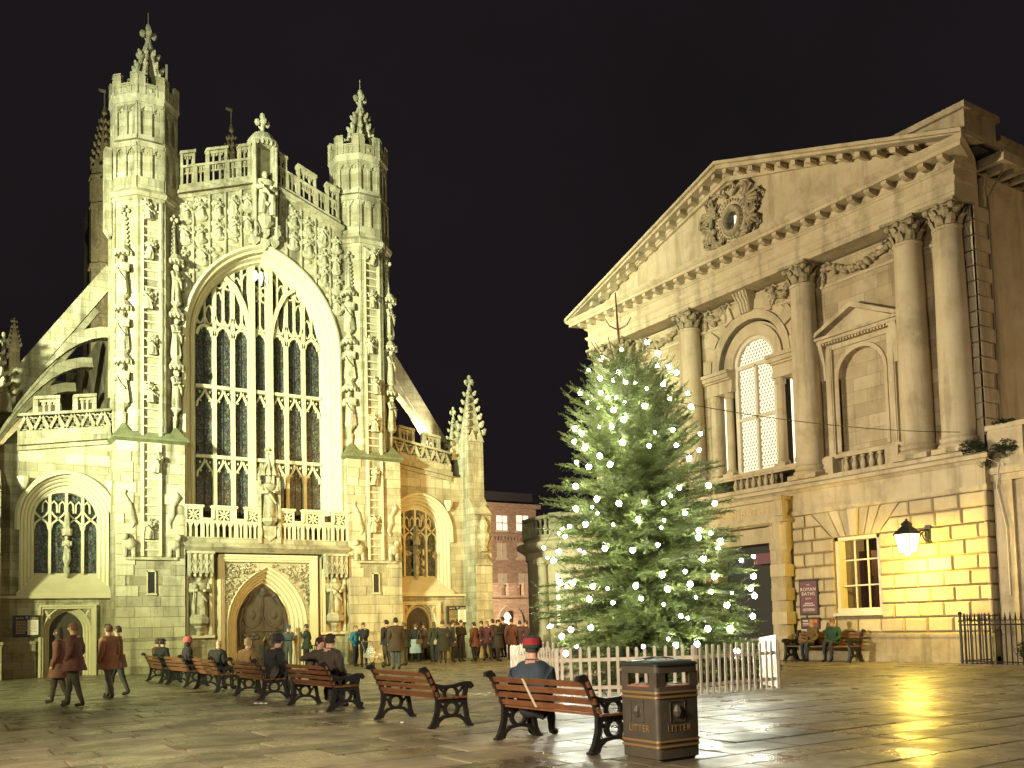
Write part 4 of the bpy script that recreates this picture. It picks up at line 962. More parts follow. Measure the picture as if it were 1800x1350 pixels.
# notice boards on the aisle walls
def board(name, x0, y0, x1, y1, label, lettering):
    v = AVW+.12 if x0 > 100 or x1 < 100 else 0
    p0 = PYp(x0, y1, D-v); p1 = PYp(x1, y0, D-v); u0, u1, z0, z1 = p0.x, p1.x, p0.z, p1.z
    t = thing(name, label, 'notice board', ((u0+u1)/2, D-v, z0))
    m = AB(); m.box(u0, u1, v-.10, v+.03, z0, z1); m.build('backing', 'sign_black', t)
    m = AB(); e = .035
    m.box(u0-e, u1+e, v-.02, v+.06, z1, z1+e); m.box(u0-e, u1+e, v-.02, v+.06, z0-e, z0); m.box(u0-e, u0, v-.02, v+.06, z0, z1); m.box(u1, u1+e, v-.02, v+.06, z0, z1); m.build('frame', 'wood_door', t)
    if lettering:
        w, h = u1-u0, z1-z0; um = u0+w*.52
        m = AB(); m.box(um, u1-w*.06, v+.03, v+.038, z0+h*.06, z1-h*.18); sh_ = m.build('notice_sheet', 'sign_white', t)
        text_mesh('BATH', h*.12, 'lettering', 'sign_gold', t, (u0+w*.22, D-v-.04, z1-h*.14), AU, AV); text_mesh('ABBEY', h*.12, 'lettering', 'sign_gold', t, (u0+w*.78, D-v-.04, z1-h*.14), AU, AV)
        m = AB(); m.prism([(u0+w*.45, z1-h*.01), (u0+w*.55, z1-h*.01), (u0+w*.55, z1-h*.1), (u0+w*.5, z1-h*.15), (u0+w*.45, z1-h*.1)], v+.03, v+.045); m.build('crest', 'sign_blue', t)
        m = AB(); rg = random.Random(5)
        for k in range(9):
            z = z1-h*(.27+.075*k); x = u0+w*.08
            while x < u0+w*.44: l = rg.uniform(.03, .09)*w; m.box(x, x+l, v+.03, v+.036, z, z+h*.028); x += l+.02*w
        m.build('lettering', 'sign_gold', t)
        m = AB()
        for k in range(8):
            z = z1-h*(.26+.075*k); l = rg.uniform(.15, .34)*w; c = (um+u1-w*.06)/2; m.box(c-l/2, c+l/2, v+.038, v+.043, z, z+h*.022)
        m.build('lettering', 'sign_red', t)
    else:
        m = AB(); w, h = u1-u0, z1-z0; m.box(u0+w*.15, u1-w*.15, v+.03, v+.04, z0+h*.12, z1-h*.12); m.build('notice_sheet', 'sign_white', t)
board('notice_board', 24, 1083, 70, 1119, 'black and white notice board beside the arched door of the left aisle', True)
board('notice_board', 787, 1066, 820, 1096, 'black and gold notice board on the aisle wall next to the corner buttress', True)
board('notice_case', 186, 1098, 202, 1112, 'small framed notice case right of the left aisle door', False)
# ================================================================ the concert room (pump room) with its pediment
PO_, YC = 27.0, 25.3
PU, PVV, PORG = (0, -1, 0), (-1, 0, 0), (PO_, YC, 0)
def PB(): return MB(PORG, PU, PVV)
pump = thing('classical_building', 'classical stone building with columned upper storey and large pediment', 'building', (PO_, YC, 0))
LW, UW, UV = 9.65, 9.3, -.8
WIN_U, WIN_W, WZ0, WZ1 = 4.97, .90, 1.62, 4.22
# ---- rusticated ground storey
m = PB()
for s in (-1, 1):
    x0, x1 = WIN_U*s-WIN_W, WIN_U*s+WIN_W
    e0, e1 = (2.2, x0) if s > 0 else (x1, -2.2)
    m.box(min(e0, e1), max(e0, e1), -1.2, -.08, 0, 5.2); q0, q1 = (x1, LW-.06) if s > 0 else (-LW+.06, x0); m.box(q0, q1, -1.2, -.08, 0, 5.2)
    m.box(x0, x1, -1.2, -.08, 0, WZ0); m.box(x0, x1, -1.2, -.08, WZ1, 5.2)
m.box(-2.2, 2.2, -1.2, -.5, 0, 5.2)
m.box(-UW, UW, -9, -1.2, 0, 1.0) ; m.box(-UW, UW, -14, -6, 0, 14)
gs = m.build('ground_storey', 'joint', pump)
for s in (-1, 1):
    m = PB(); a, b = (2.2, LW+.03) if s > 0 else (-LW-.03, -2.2)
    m.box(a, b, -1.2, .02, 0, .80); m.box(a, b, -1.2, .05, 0, .22); m.loft([[(a, -1, .80), (b, -1, .80), (b, .05, .80), (a, .05, .80)], [(a, -1, .88), (b, -1, .88), (b, .05, .88), (a, .05, .88)], [(a, -1, .95), (b, -1, .95), (b, -.05, .95), (a, -.05, .95)]])
    m.build('plinth', 'plinth', gs)
rb = block_mesh('rusticated_block', 'pump_block', (.045, .085, .62))
NC = 9; ch = (5.16-.95)/NC
rg = random.Random(21)
for s in (-1, 1):
    for i in range(NC):
        z0, z1 = .95+i*ch, .95+(i+1)*ch; u = 2.32; first = True
        lw = .86
        edge = WIN_U-WIN_W if False else None
        cuts = []
        # from the porch to the window, then from the window to the corner
        spans = [(2.32, LW)]
        if z1 > WZ0+.1 and z0 < WZ1-.1: spans = [(2.32, WIN_U-WIN_W-.02), (WIN_U+WIN_W+.02, LW)]
        elif z0 >= WZ1-.1:
            def fb(z): return .93+.82*(z-WZ1)/(5.16-WZ1)
            k = fb(z1)+.32; spans = [(2.32, WIN_U-k), (WIN_U+k, LW)]
            for q_ in (-1, 1):      # blocks cut to the slope of the fan
                c_ = s*WIN_U; g_ = .02; pts = [(c_+q_*(fb(z0)+g_), z0+.02), (c_+q_*(k-g_), z0+.02), (c_+q_*(k-g_), z1-.02), (c_+q_*(fb(z1)+g_), z1-.02)]
                mx_ = sum(p[0] for p in pts)/4; mz_ = sum(p[1] for p in pts)/4
                q = PB(); q.loft([[(u_, -.09, z_) for u_, z_ in pts], [(u_, -.04, z_) for u_, z_ in pts], [(mx_+(u_-mx_)*.88, .002, mz_+(z_-mz_)*.86) for u_, z_ in pts]]); q.build('fan_block', 'pump_block', gs)
        for a, b in spans:
            u = a; j = 0
            while u < b-.02:
                l = lw*(.55 if (j == 0 and i % 2) else 1)*rg.uniform(.95, 1.05); e = u+l
                if b-e < .3: e = b
                put_block(rb, 'rusticated_block', gs, PORG, PU, PVV, s*u+.014 if s > 0 else -e+.014, s*e-.014 if s > 0 else -u-.014, z0+.018, z1-.018, rg.uniform(-.006, .008), .10)
                u = e; j += 1
    # corner return blocks
    for i in range(NC):
        z0, z1 = .95+i*ch, .95+(i+1)*ch
        if s > 0: put_block(rb, 'quoin_block', gs, (PO_, YC-LW+.04, 0), (1, 0, 0), (0, -1, 0), .0, .42, z0+.012, z1-.012, .02, .10)
    # splayed voussoirs over the window
    zt, zb = 5.16, WZ1
    tops = [-1.75, -1.05, -.62, -.22, .22, .62, 1.05, 1.75]; bots = [-.93, -.62, -.36, -.13, .13, .36, .62, .93]
    for k in range(7):
        q = PB(); c = s*WIN_U; key = k == 3
        pts = [(c+bots[k]+.012, zb+.01), (c+bots[k+1]-.012, zb+.01), (c+tops[k+1]-.012, zt), (c+tops[k]+.012, zt)]
        d = .025
        i_ = [(pts[0][0]+d, pts[0][1]+d), (pts[1][0]-d, pts[1][1]+d), (pts[2][0]-d, pts[2][1]-d), (pts[3][0]+d, pts[3][1]-d)]
        f = .10 if key else 0
        q.loft([[(u_, -.09, z_) for u_, z_ in pts], [(u_, -.03+f, z_) for u_, z_ in pts], [(u_, .004+f, z_) for u_, z_ in i_]]); q.build('voussoir', 'pump_block', gs)
# entablature of the ground storey
def band(m, prof, half, ends=True):   # horizontal moulding: profile [(v,z)...] swept along the front between +-half, stepping with v at the ends
    m.loft([[(-half-max(0, v)*(1 if ends else 0), v, z) for v, z in prof], [(half+max(0, v)*(1 if ends else 0), v, z) for v, z in prof]])
m = PB(); band(m, [(-1.2, 5.16), (.03, 5.16), (.07, 5.24), (.07, 5.32), (-1.2, 5.32)], LW); band(m, [(-1.2, 5.32), (.0, 5.32), (.0, 5.98), (-1.2, 5.98)], LW)
band(m, [(-1.2, 5.98), (.05, 5.98), (.14, 6.08), (.22, 6.10), (.22, 6.22), (.05, 6.30), (-1.2, 6.30)], LW)
m.build('storey_band', 'pump_plain', pump)
m = PB()      # pedestal course under the order
band(m, [(-1.4, 6.30), (-.02, 6.30), (-.02, 6.46), (-1.4, 6.46)], UW+.1)
cols = (-8.65, -7.25, -2.95, 2.95, 7.25, 8.65)
for a, b in ((-6.5, -6.0), (-3.9, -2.3), (2.3, 3.9), (6.0, 6.5)): m.box(a, b, UV-.3, -.42, 6.46, 7.12)
for a, b in ((-9.3, -6.4), (6.4, 9.3), (-3.7, -2.2), (2.2, 3.7)): m.box(a, b, UV-.4, UV+.06, 6.46, 7.15)
m.build('pedestal_course', 'pump_plain', pump)
# ---- upper wall with window and niche openings
m = PB()
def wallbox(a, b, z0, z1): m.box(a, b, UV-.9, UV, z0, z1)
NU, NW, NZ0, NZS = WIN_U, .92, 7.3, 9.92
for s in (-1, 1):
    L = sorted
    wallbox(*L((s*2.75, s*(NU-NW))), 6.46, 14.2); wallbox(*L((s*(NU+NW), s*UW)), 6.46, 14.2)
    c = s*NU; ar = [(c+NW*cos(pi*k/12), NZS+NW*sin(pi*k/12)) for k in range(13)]
    m.prism([(c+NW, 14.2), (c+NW, NZS)]+ar[1:7]+[(c, 14.2)], UV-.9, UV); m.prism([(c-NW, 14.2), (c, 14.2)]+ar[6:12]+[(c-NW, NZS)], UV-.9, UV)
    m.box(c-NW, c+NW, UV-.9, UV-.28, 7.0, 11.2); wallbox(c-NW, c+NW, 7.0, 7.3)
R0 = 2.02; zs = 11.55
ar = [(R0*cos(pi*k/16), zs+R0*sin(pi*k/16)) for k in range(17)]
m.prism([(2.75, 14.2), (2.75, zs)]+ar[0:9]+[(0, 14.2)], UV-.9, UV); m.prism([(-2.75, 14.2), (0, 14.2)]+ar[8:]+[(-2.75, zs)], UV-.9, UV)
for s in (-1, 1): wallbox(*sorted((s*2.28, s*2.75)), 6.46, zs)
wallbox(-2.75, 2.75, 6.46, 6.5)
m.build('upper_wall', 'pump', pump)
for s in (-1, 1):
    for i in range(16):   # corner quoins
        m = PB(); z = 6.5+i*.48; m.box(*sorted((s*(UW-.62), s*(UW+.05))), UV-.5 if False else UV-.02, UV+.09, z+.02, z+.45)
        if s > 0: m.box(UW-.02, UW+.06, UV-.75 if i % 2 else UV-.5, UV+.09, z+.02, z+.45)
        m.build('quoin', 'pump_plain', pump)
# ---- columns
cm = None
for c in cols:
    m = PB(); v = -.42
    m.lathe((c, v, 6.46), [(.72, 0), (.72, .12)], 4); 
    m.box(c-.62, c+.62, v-.62, v+.55, 6.44, 6.60)
    m.lathe((c, v, 6.60), [(.60, 0), (.63, .08), (.58, .15), (.53, .18), (.55, .24), (.58, .29), (.52, .34), (.50, .40), (.50, 2.0), (.49, 3.2), (.465, 5.0), (.43, 6.86), (.47, 6.88), (.47, 6.96), (.42, 6.99)], 28)
    co = m.build('column', 'pump_plain', pump, smooth=True)
    m = PB(); z = 13.57        # corinthian capital
    m.lathe((c, v, z), [(.41, 0), (.40, .3), (.44, .5), (.52, .66)], 20)
    for row, (zz, hh, rr, n, of) in enumerate(((z+.02, .30, .42, 8, 0), (z+.24, .32, .43, 8, pi/8))):
        for k in range(n):
            an = of+2*pi*k/n; x, y = cos(an), sin(an); tx, ty = -y, x; w = .13
            P3 = lambda r, t, dz: (c+x*r+tx*t, v+y*r+ty*t, zz+dz)
            m.loft([[P3(rr, -w, 0), P3(rr+.05, 0, 0), P3(rr, w, 0), P3(rr-.04, 0, 0)], [P3(rr+.06, -w*1.05, hh*.6), P3(rr+.10, 0, hh*.6), P3(rr+.06, w*1.05, hh*.6), P3(rr, 0, hh*.6)], [P3(rr+.15, -w*.7, hh*.95), P3(rr+.19, 0, hh*1.0), P3(rr+.15, w*.7, hh*.95), P3(rr+.1, 0, hh*.95)], [P3(rr+.20, -w*.4, hh*.82), P3(rr+.23, 0, hh*.8), P3(rr+.2, w*.4, hh*.82), P3(rr+.16, 0, hh*.9)]])
    for k in range(4):
        an = pi/4+k*pi/2; x, y = c+.60*cos(an), v+.60*sin(an)
        m.ball((x, y, z+.56), (.12, .12, .11), 8, 6); m.tube([(c+.42*cos(an-.35), v+.42*sin(an-.35), z+.3), (c+.54*cos(an-.15), v+.54*sin(an-.15), z+.55), (x, y, z+.62)], .035, 5); m.tube([(c+.42*cos(an+.35), v+.42*sin(an+.35), z+.3), (c+.54*cos(an+.15), v+.54*sin(an+.15), z+.55), (x, y, z+.62)], .035, 5)
        m.ball((c+.50*cos(an+pi/4), v+.50*sin(an+pi/4), z+.60), (.09, .09, .09), 6, 4)
    ab = [(c+sx*a, v+sy*b) for sx, sy, a, b in ((-1, -1, .60, .60), (0, -1, 0, .50), (1, -1, .60, .60), (1, 0, .50, 0), (1, 1, .60, .60), (0, 1, 0, .50), (-1, 1, .60, .60), (-1, 0, .50, 0))]
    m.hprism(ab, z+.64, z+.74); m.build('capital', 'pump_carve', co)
# ---- entablature
EH = 9.2
m = PB()
band(m, [(UV-.5, 14.28), (.0, 14.28), (.0, 14.50), (.03, 14.50), (.03, 14.76), (.06, 14.78), (.12, 14.86), (.14, 14.92), (UV-.5, 14.92)], EH)
band(m, [(UV-.5, 14.92), (.02, 14.92), (.02, 15.22), (UV-.5, 15.22)], EH)
band(m, [(UV-.5, 15.22), (.06, 15.22), (.10, 15.28), (.14, 15.30), (.14, 15.34), (UV-.5, 15.34)], EH)
band(m, [(UV-.5, 15.50), (.66, 15.50), (.66, 15.62), (.72, 15.66), (.80, 15.74), (.80, 15.80), (UV-.5, 15.80)], EH)
band(m, [(UV-.5, 15.34), (.16, 15.34), (.16, 15.50), (UV-.5, 15.50)], EH)
ent = m.build('entablature', 'pump_plain', pump)
q = PB(); q.loft([[(-.10, .1, 15.33), (.10, .1, 15.33), (.10, .1, 15.51), (-.10, .1, 15.51)], [(-.10, .42, 15.33), (.10, .42, 15.33), (.10, .42, 15.51), (-.10, .42, 15.51)], [(-.10, .60, 15.40), (.10, .60, 15.40), (.10, .60, 15.51), (-.10, .60, 15.51)]])
mod0 = q.build('modillion', 'pump_plain', ent); n = 29
for k in range(n):
    u = -EH+.05+(2*EH-.1)*k/(n-1); o = mod0 if k == 0 else mod0.copy()
    if k: COL.objects.link(o)
    o.location = (0, -u, 0)
# ---- pediment
AZ = 19.15; e = EH+.80; z0 = 15.80; sl = (AZ-z0)/e
def rz(u): return AZ-abs(u)*sl
m = PB(); m.prism([(-EH, 15.8), (EH, 15.8), (0, rz(0)-.1)], -.5, .02)
for v0, v1, lo, hi in ((-.5, .16, -.52, -.34), (-.5, .20, -.34, -.16), (-.5, .68, -.16, .0), (-.5, .82, .0, .12)):
    for s in (-1, 1): m.prism([(0, rz(0)+lo), (s*e, rz(e)+lo if rz(e)+lo > 15.78 else 15.78), (s*e, max(15.79, rz(e)+hi)), (0, rz(0)+hi)] if True else [], v0, v1)
ped = m.build('pediment', 'pump_plain', pump)
for s in (-1, 1):
    for k in range(14):
        u = s*(.3+.66*k); z = rz(u)-.16
        if z-.2 < 15.85: continue
        q = PB(); an = -s*sl; q.loft([[(u-.10, .1, z-.18-(.10)*0+(.1*s*sl)), (u+.10, .1, z-.18-(.1*s*sl)), (u+.10, .1, z+.01-(.1*s*sl)), (u-.10, .1, z+.01+(.1*s*sl))], [(u-.10, .58, z-.16+(.1*s*sl)), (u+.10, .58, z-.16-(.1*s*sl)), (u+.10, .58, z+.01-(.1*s*sl)), (u-.10, .58, z+.01+(.1*s*sl))]]); q.build('modillion', 'pump_plain', ped)
# roof behind and the attic end block
m = PB(); m.prism([(-e+.3, 15.85), (e-.3, 15.85), (0, AZ)], -14, -.5); m.build('roof', 'slate', pump)
m = PB(); m.box(4.0, 8.95, -3, -1.2, 15.8, 17.58); m.box(3.9, 9.06, -3.1, -1.05, 17.58, 17.78); m.box(8.5, 8.95, -12, -3, 15.8, 17.0); m.box(8.4, 9.06, -12, -3.1, 17.0, 17.16); m.build('attic_block', 'pump_plain', pump)
# oculus with carved wreath
ox, oz = .1, 17.05
m = PB()
m.sweep([(ox+.55*cos(2*pi*k/28), oz+.62*sin(2*pi*k/28)) for k in range(29)], [(.0, .0), (.0, .06), (.08, .16), (.2, .16), (.28, .06), (.28, .0)])
for k in range(30): an = 2*pi*k/30; m.ball((ox+.68*cos(an), .17, oz+.76*sin(an)), (.05, .05, .05), 5, 3)
rg = random.Random(12)
for s in (-1, 1):
    for na, nr, sp, ln0, cnt in ((-1.0, .84, .75, .62, 6), (-.22, .88, .85, .72, 7), (.50, .86, .80, .92, 7)):      # three palmette fans on each side
        bx_, bz_ = ox+s*nr*cos(na), oz+nr*sin(na)
        for k in range(cnt):
            a_ = na-sp+2*sp*k/(cnt-1); ln = ln0*(.62+.38*cos((k/(cnt-1)-.6)*2.0))*rg.uniform(.9, 1.1); a2 = a_+(.55 if k > cnt/2 else -.45)
            m.tube([(bx_, .10, bz_), (bx_+s*ln*.4*cos(a_), .22, bz_+ln*.4*sin(a_)), (bx_+s*ln*.8*cos(a_+(a2-a_)*.3), .21, bz_+ln*.8*sin(a_+(a2-a_)*.3)), (bx_+s*ln*.98*cos(a2), .15, bz_+ln*.98*sin(a2)), (bx_+s*ln*.88*cos(a2+(a2-a_)*.6), .11, bz_+ln*.88*sin(a2+(a2-a_)*.6))], [.05, .085, .075, .055, .025], 6)
        m.ball((bx_, .16, bz_), (.13, .12, .13), 7, 5)
    m.tube([(ox+s*.1, .12, oz-1.0), (ox+s*.5, .18, oz-.95), (ox+s*.85, .2, oz-.55), (ox+s*.98, .2, oz), (ox+s*.9, .2, oz+.5), (ox+s*.6, .16, oz+.85)], [.05, .08, .09, .09, .08, .05], 7)
    m.tube([(ox+s*.12, .12, oz+.92), (ox+s*.38, .2, oz+1.1), (ox+s*.36, .2, oz+1.34), (ox+s*.14, .18, oz+1.36), (ox+s*.12, .16, oz+1.2)], [.06, .09, .09, .07, .04], 6)
for k in range(16): m.ball((ox+rg.uniform(-.6, .6), .14, oz-.9-rg.uniform(0, .28)), (.12, .08, .07), 6, 4)
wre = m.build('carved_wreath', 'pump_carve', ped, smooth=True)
m = PB(); m.prism([(ox+.56*cos(2*pi*k/24), oz+.63*sin(2*pi*k/24)) for k in range(24)], .015, .03); m.build('oculus_pane', 'stained_glass', ped)
m = PB(); m.box(ox+.12, ox+.36, .032, .04, oz-.28, oz+.12); m.build('lit_pane', 'lit_cool', ped)
# ---- garland frieze between the capitals
m = PB(); band(m, [(UV-.1, 13.34), (UV+.05, 13.34), (UV+.08, 13.42), (UV+.05, 13.46), (UV-.1, 13.46)], UW, False); m.build('string_course', 'pump_plain', pump)
rg = random.Random(3)
for a, b in ((-6.7, -3.5), (3.5, 6.7), (-2.45, -1.0), (1.0, 2.45)):
    m = PB(); n = 26 if b-a > 2 else 12
    for k in range(n):
        t = k/(n-1); u = a+.35+(b-a-.7)*t; z = 14.0-.36*sin(pi*t)
        for j in range(3): m.ball((u+rg.uniform(-.1, .1), UV+.12, z+rg.uniform(-.12, .12)), (rg.uniform(.06, .11), .10, rg.uniform(.06, .11)), 6, 4)
    for e2 in (a+.2, b-.2):
        for k in range(7): m.ball((e2+rg.uniform(-.08, .08), UV+.08, 14.12-.11*k), (.10, .08, .09), 6, 4)
        m.tube([(e2, UV+.06, 14.1), (e2+.16, UV+.1, 14.2), (e2+.3, UV+.06, 14.08)], .04, 5); m.tube([(e2, UV+.06, 14.1), (e2-.16, UV+.1, 14.2), (e2-.3, UV+.06, 14.08)], .04, 5)
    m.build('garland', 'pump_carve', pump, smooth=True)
# ---- venetian window
GW = UV-.32; hw = 1.06
m = PB()
for k in range(2):
    r, v = ((R0-.02, UV+.10), (R0-.55, UV-.06))[k]
    m.sweep([(-r*cos(pi*j/18), zs+r*sin(pi*j/18)) for j in range(19)], [(-.30 if k == 0 else -.38, UV-.5), (-.30 if k == 0 else -.38, v-.06), (-.12, v), (.02, v), (.02, UV-.5)])
m.prism([(1.6*cos(pi*j/16), zs+1.6*sin(pi*j/16)) for j in range(17)]+[(-hw*cos(pi*j/16), zs+hw*sin(pi*j/16)) for j in range(17)], UV-.5, UV-.16)
ven = m.build('venetian_window', 'pump_plain', pump)
m = PB()
for s in (-1, 1):
    a, b = sorted((s*hw, s*2.62))
    for z0_, z1_, v in ((10.62, 10.82, -.02), (10.82, 11.12, -.05), (11.12, 11.2, .06), (11.2, 11.36, .16), (11.36, 11.50, .24)): m.box(a-(v if v > 0 else 0)*.5, b, UV-.5, UV+v+.06, z0_, z1_)
    for u_ in (1.32, 2.12): m.lathe((s*u_, UV-.12, 7.3), [(.24, 0), (.24, .1), (.20, .16), (.17, .22), (.165, 1.5), (.15, 3.05), (.2, 3.1), (.2, 3.3)], 16)
    m.box(s*1.32-.26, s*1.32+.26, UV-.4, UV+.14, 7.14, 7.32)
    m.box(*sorted((s*2.0, s*2.3)), UV-.5, UV+.0, 7.1, 10.62)
m.box(-2.7, 2.7, UV-.6, UV+.22, 7.08, 7.2); m.box(-2.7, 2.7, UV-.6, UV+.16, 7.0, 7.08)
m.build('window_order', 'pump_plain', ven)
rg = random.Random(8)
for k in range(13):     # rough voussoirs around the arch
    a0 = pi*(k+.06)/13; a1 = pi*(k+.94)/13; r0, r1 = R0+.05, R0+(.62 if k % 2 == 0 else .42)
    if k == 6: continue
    q = PB(); d = .12 if k % 2 == 0 else .05
    pts = [(r0*cos(a0), zs+r0*sin(a0)), (r1*cos(a0), zs+r1*sin(a0)), (r1*cos(a1), zs+r1*sin(a1)), (r0*cos(a1), zs+r0*sin(a1))]
    pts = [(max(-2.5, min(2.5, u_)), z_) for u_, z_ in pts]; q.prism(pts, UV-.1, UV+d); q.build('arch_block', 'pump_block', ven)
m = PB()
m.loft([[(-.26, UV, 13.5), (.26, UV, 13.5), (.26, UV+.22, 13.5), (-.26, UV+.22, 13.5)], [(-.30, UV, 13.9), (.30, UV, 13.9), (.30, UV+.34, 13.9), (-.30, UV+.34, 13.9)], [(-.36, UV, 14.28), (.36, UV, 14.28), (.36, UV+.55, 14.28), (-.36, UV+.55, 14.28)]])
for k in range(4): u_ = -.2+.135*k; m.tube([(u_, UV+.24, 13.5), (u_*1.1, UV+.36, 13.9), (u_*1.25, UV+.57, 14.26)], .05, 6)
m.build('keystone_scroll', 'pump_plain', ven)
# lit panes behind a leaded lattice
fr = PB()
head = [(-hw*cos(pi*j/18), zs+hw*sin(pi*j/18)) for j in range(19)]
fr.sweep([(-hw, 7.2)]+head+[(hw, 7.2)], [(-.14, GW-.05), (-.14, GW+.10), (.02, GW+.12), (.02, GW-.05)])
fr.box(-.05, .05, GW-.02, GW+.10, 7.2, zs-.06); fr.box(-hw, hw, GW-.02, GW+.10, zs-.12, zs+.04); fr.box(-hw, hw, GW-.02, GW+.10, 9.35, 9.47); fr.box(-hw, hw, GW-.05, GW+.12, 7.2, 7.32)
fr.build('window_frame', 'sash', ven)
for a, b, c_, d in ((-hw, 0, 7.2, 9.4), (0, hw, 7.2, 9.4), (-hw, 0, 9.42, zs), (0, hw, 9.42, zs)):
    p = PB(); p.box(a+.01, b-.01, GW-.06, GW-.04, c_, d); p.build('pane', 'lit_window', ven)
p = PB(); p.prism(head, GW-.06, GW-.04); p.build('pane', 'lit_window', ven)
lt = PB(); st = .30
for k in range(-30, 60):     # star lattice of thin leads: three directions
    for ang in (0, pi/3, -pi/3):
        if ang == 0:
            z = 7.3+st*.866*k/2
            if 7.3 < z < zs+hw: w = hw-.1 if z < zs else sqrt(max(0.01, (hw-.1)**2-(z-zs)**2)); lt.box(-w, w, GW-.035, GW-.025, z-.009, z+.009)
        else:
            tn = math.tan(ang); c0 = (k-10)*st*.866; pts = []
            for side in range(41):
                u_ = -hw+.1+(2*hw-.2)*side/40; z = 7.3+c0+tn*u_
                top_ = zs+sqrt(max(0, (hw-.1)**2-u_*u_))
                if 7.3 < z < top_: pts.append((u_, z))
            if len(pts) > 1: lt.sweep([pts[0], pts[-1]], [(-.009, GW-.033), (.009, GW-.033), (.009, GW-.023), (-.009, GW-.023)])
lt.build('lead_lattice', 'lead', ven)
for s in (-1, 1): p = PB(); p.box(*sorted((s*1.58, s*1.84)), GW-.06, GW-.04, 7.3, 10.55); p.build('side_pane', 'lit_window', ven)
# balustrades under the windows
def baluster_run(u0, u1, n, parent, z0=6.46, z1=7.06, v=UV+.12):
    first = None
    for k in range(n):
        u = u0+(u1-u0)*(k+.5)/n
        if first is None:
            q = PB(); q.lathe((u, v, z0), [(.09, 0), (.09, .06), (.06, .09), (.10, .22), (.11, .30), (.06, .44), (.05, .50), (.09, .54), (.09, .60)], 10); first = q.build('baluster', 'pump_plain', parent, smooth=True); uu = u
        else:
            o = first.copy(); COL.objects.link(o); o.location = (0, -(u-uu), 0)
baluster_run(-1.1, 1.1, 7, ven)
m = PB(); m.box(-1.2, 1.2, UV-.5, UV-.15, 6.46, 7.05); m.build('baluster_backing', 'joint', ven)
# ---- blind windows with pediments
for s in (-1, 1):
    c = s*NU; m = PB()
    arc = [(c-NW, 7.3)]+[(c-NW*cos(pi*k/14), NZS+NW*sin(pi*k/14)) for k in range(15)]+[(c+NW, 7.3)]
    m.sweep(arc, [(.0, UV-.1), (.0, UV+.04), (.14, UV+.07), (.16, UV-.1)])
    for q_ in (-1, 1):
        m.box(*sorted((c+q_*1.12, c+q_*1.40)), UV-.1, UV+.10, 7.2, 11.2); m.box(*sorted((c+q_*1.16, c+q_*1.36)), UV+.10, UV+.13, 7.3, 11.1)
        m.loft([[(c+q_*1.5-.12, UV, 9.95), (c+q_*1.5+.12, UV, 9.95), (c+q_*1.5+.12, UV+.12, 9.95), (c+q_*1.5-.12, UV+.12, 9.95)], [(c+q_*1.5-.13, UV, 10.5), (c+q_*1.5+.13, UV, 10.5), (c+q_*1.5+.13, UV+.14, 10.5), (c+q_*1.5-.13, UV+.14, 10.5)], [(c+q_*1.5-.14, UV, 11.25), (c+q_*1.5+.14, UV, 11.25), (c+q_*1.5+.14, UV+.34, 11.25), (c+q_*1.5-.14, UV+.34, 11.25)]])
    m.box(c-1.5, c+1.5, UV-.1, UV+.08, 11.0, 11.25)
    m.box(c-1.72, c+1.72, UV-.1, UV+.36, 11.25, 11.36); m.box(c-1.80, c+1.80, UV-.1, UV+.46, 11.36, 11.46)
    for k in range(26): u_ = c-1.55+3.1*k/25; m.box(u_-.035, u_+.035, UV+.0, UV+.30, 11.17, 11.25)
    m.prism([(c-1.6, 11.46), (c+1.6, 11.46), (c, 12.22)], UV-.1, UV+.12)
    for q_ in (-1, 1): m.prism([(c, 12.20), (c, 12.38), (c+q_*1.85, 11.52), (c+q_*1.80, 11.40)], UV-.1, UV+.46)
    m.box(c-1.75, c+1.75, UV-.1, UV+.26, 7.06, 7.2)
    bw = m.build('blind_window', 'pump_plain', pump)
    baluster_run(c-.85, c+.85, 5, bw); m = PB(); m.box(c-.9, c+.9, UV+.005, UV+.02, 6.46, 7.05); m.build('baluster_backing', 'joint', bw)  # dark sheet on the flush wall, its colour gives a recess's shade
# ---- entrance porch
m = PB()
m.box(-2.3, 2.3, -.5, .38, 5.10, 5.20); m.box(-2.2, 2.2, -.5, .36, 5.20, 5.78); m.box(-2.34, 2.34, -.5, .52, 5.78, 5.92); m.box(-2.38, 2.38, -.5, .5, 4.98, 5.10)
for k in range(46): u_ = -2.2+4.4*k/45; m.box(u_-.03, u_+.03, -.2, .44, 4.90, 4.98)
for s in (-1, 1): m.box(*sorted((s*1.92, s*2.32)), .3, .46, 5.20, 5.80); m.box(*sorted((s*1.5, s*2.3)), -.5, .30, 4.0, 4.98)
m.box(-1.5, 1.5, -.5, .05, 4.3, 4.9)
por = m.build('porch', 'pump_plain', pump)
text_mesh('ROMAN BATHS', .42, 'lettering', 'sign_gold', por, (PO_-.365, YC, 5.34), PU, PVV, .012)
for s in (-1, 1):
    c = s*1.98
    m = PB(); m.lathe((c, .12, 0), [(.34, 0), (.34, .3), (.27, .36), (.26, 3.9), (.3, 3.95), (.3, 4.1), (.26, 4.15), (.34, 4.5), (.36, 4.98)], 18); pc = m.build('porch_column', 'pump_plain', por, smooth=True)
    for k in range(5): q = PB(); z = .42+.86*k; q.box(c-.34, c+.34, -.3, .46, z, z+.44) if k < 4 else None
    for k in range(4): q = PB(); z = .42+.86*k; q.box(c-.34, c+.34, -.3, .46, z, z+.44); q.build('drum_block', 'pump_block', pc)
    m = PB(); m.box(*sorted((s*1.35, s*1.62)), -.5, .1, 0, 4.3); m.build('door_jamb', 'pump_plain', por)
m = PB(); m.box(-1.4, 1.4, -.55, -.45, 0, 4.3); m.build('doorway', 'black', por)
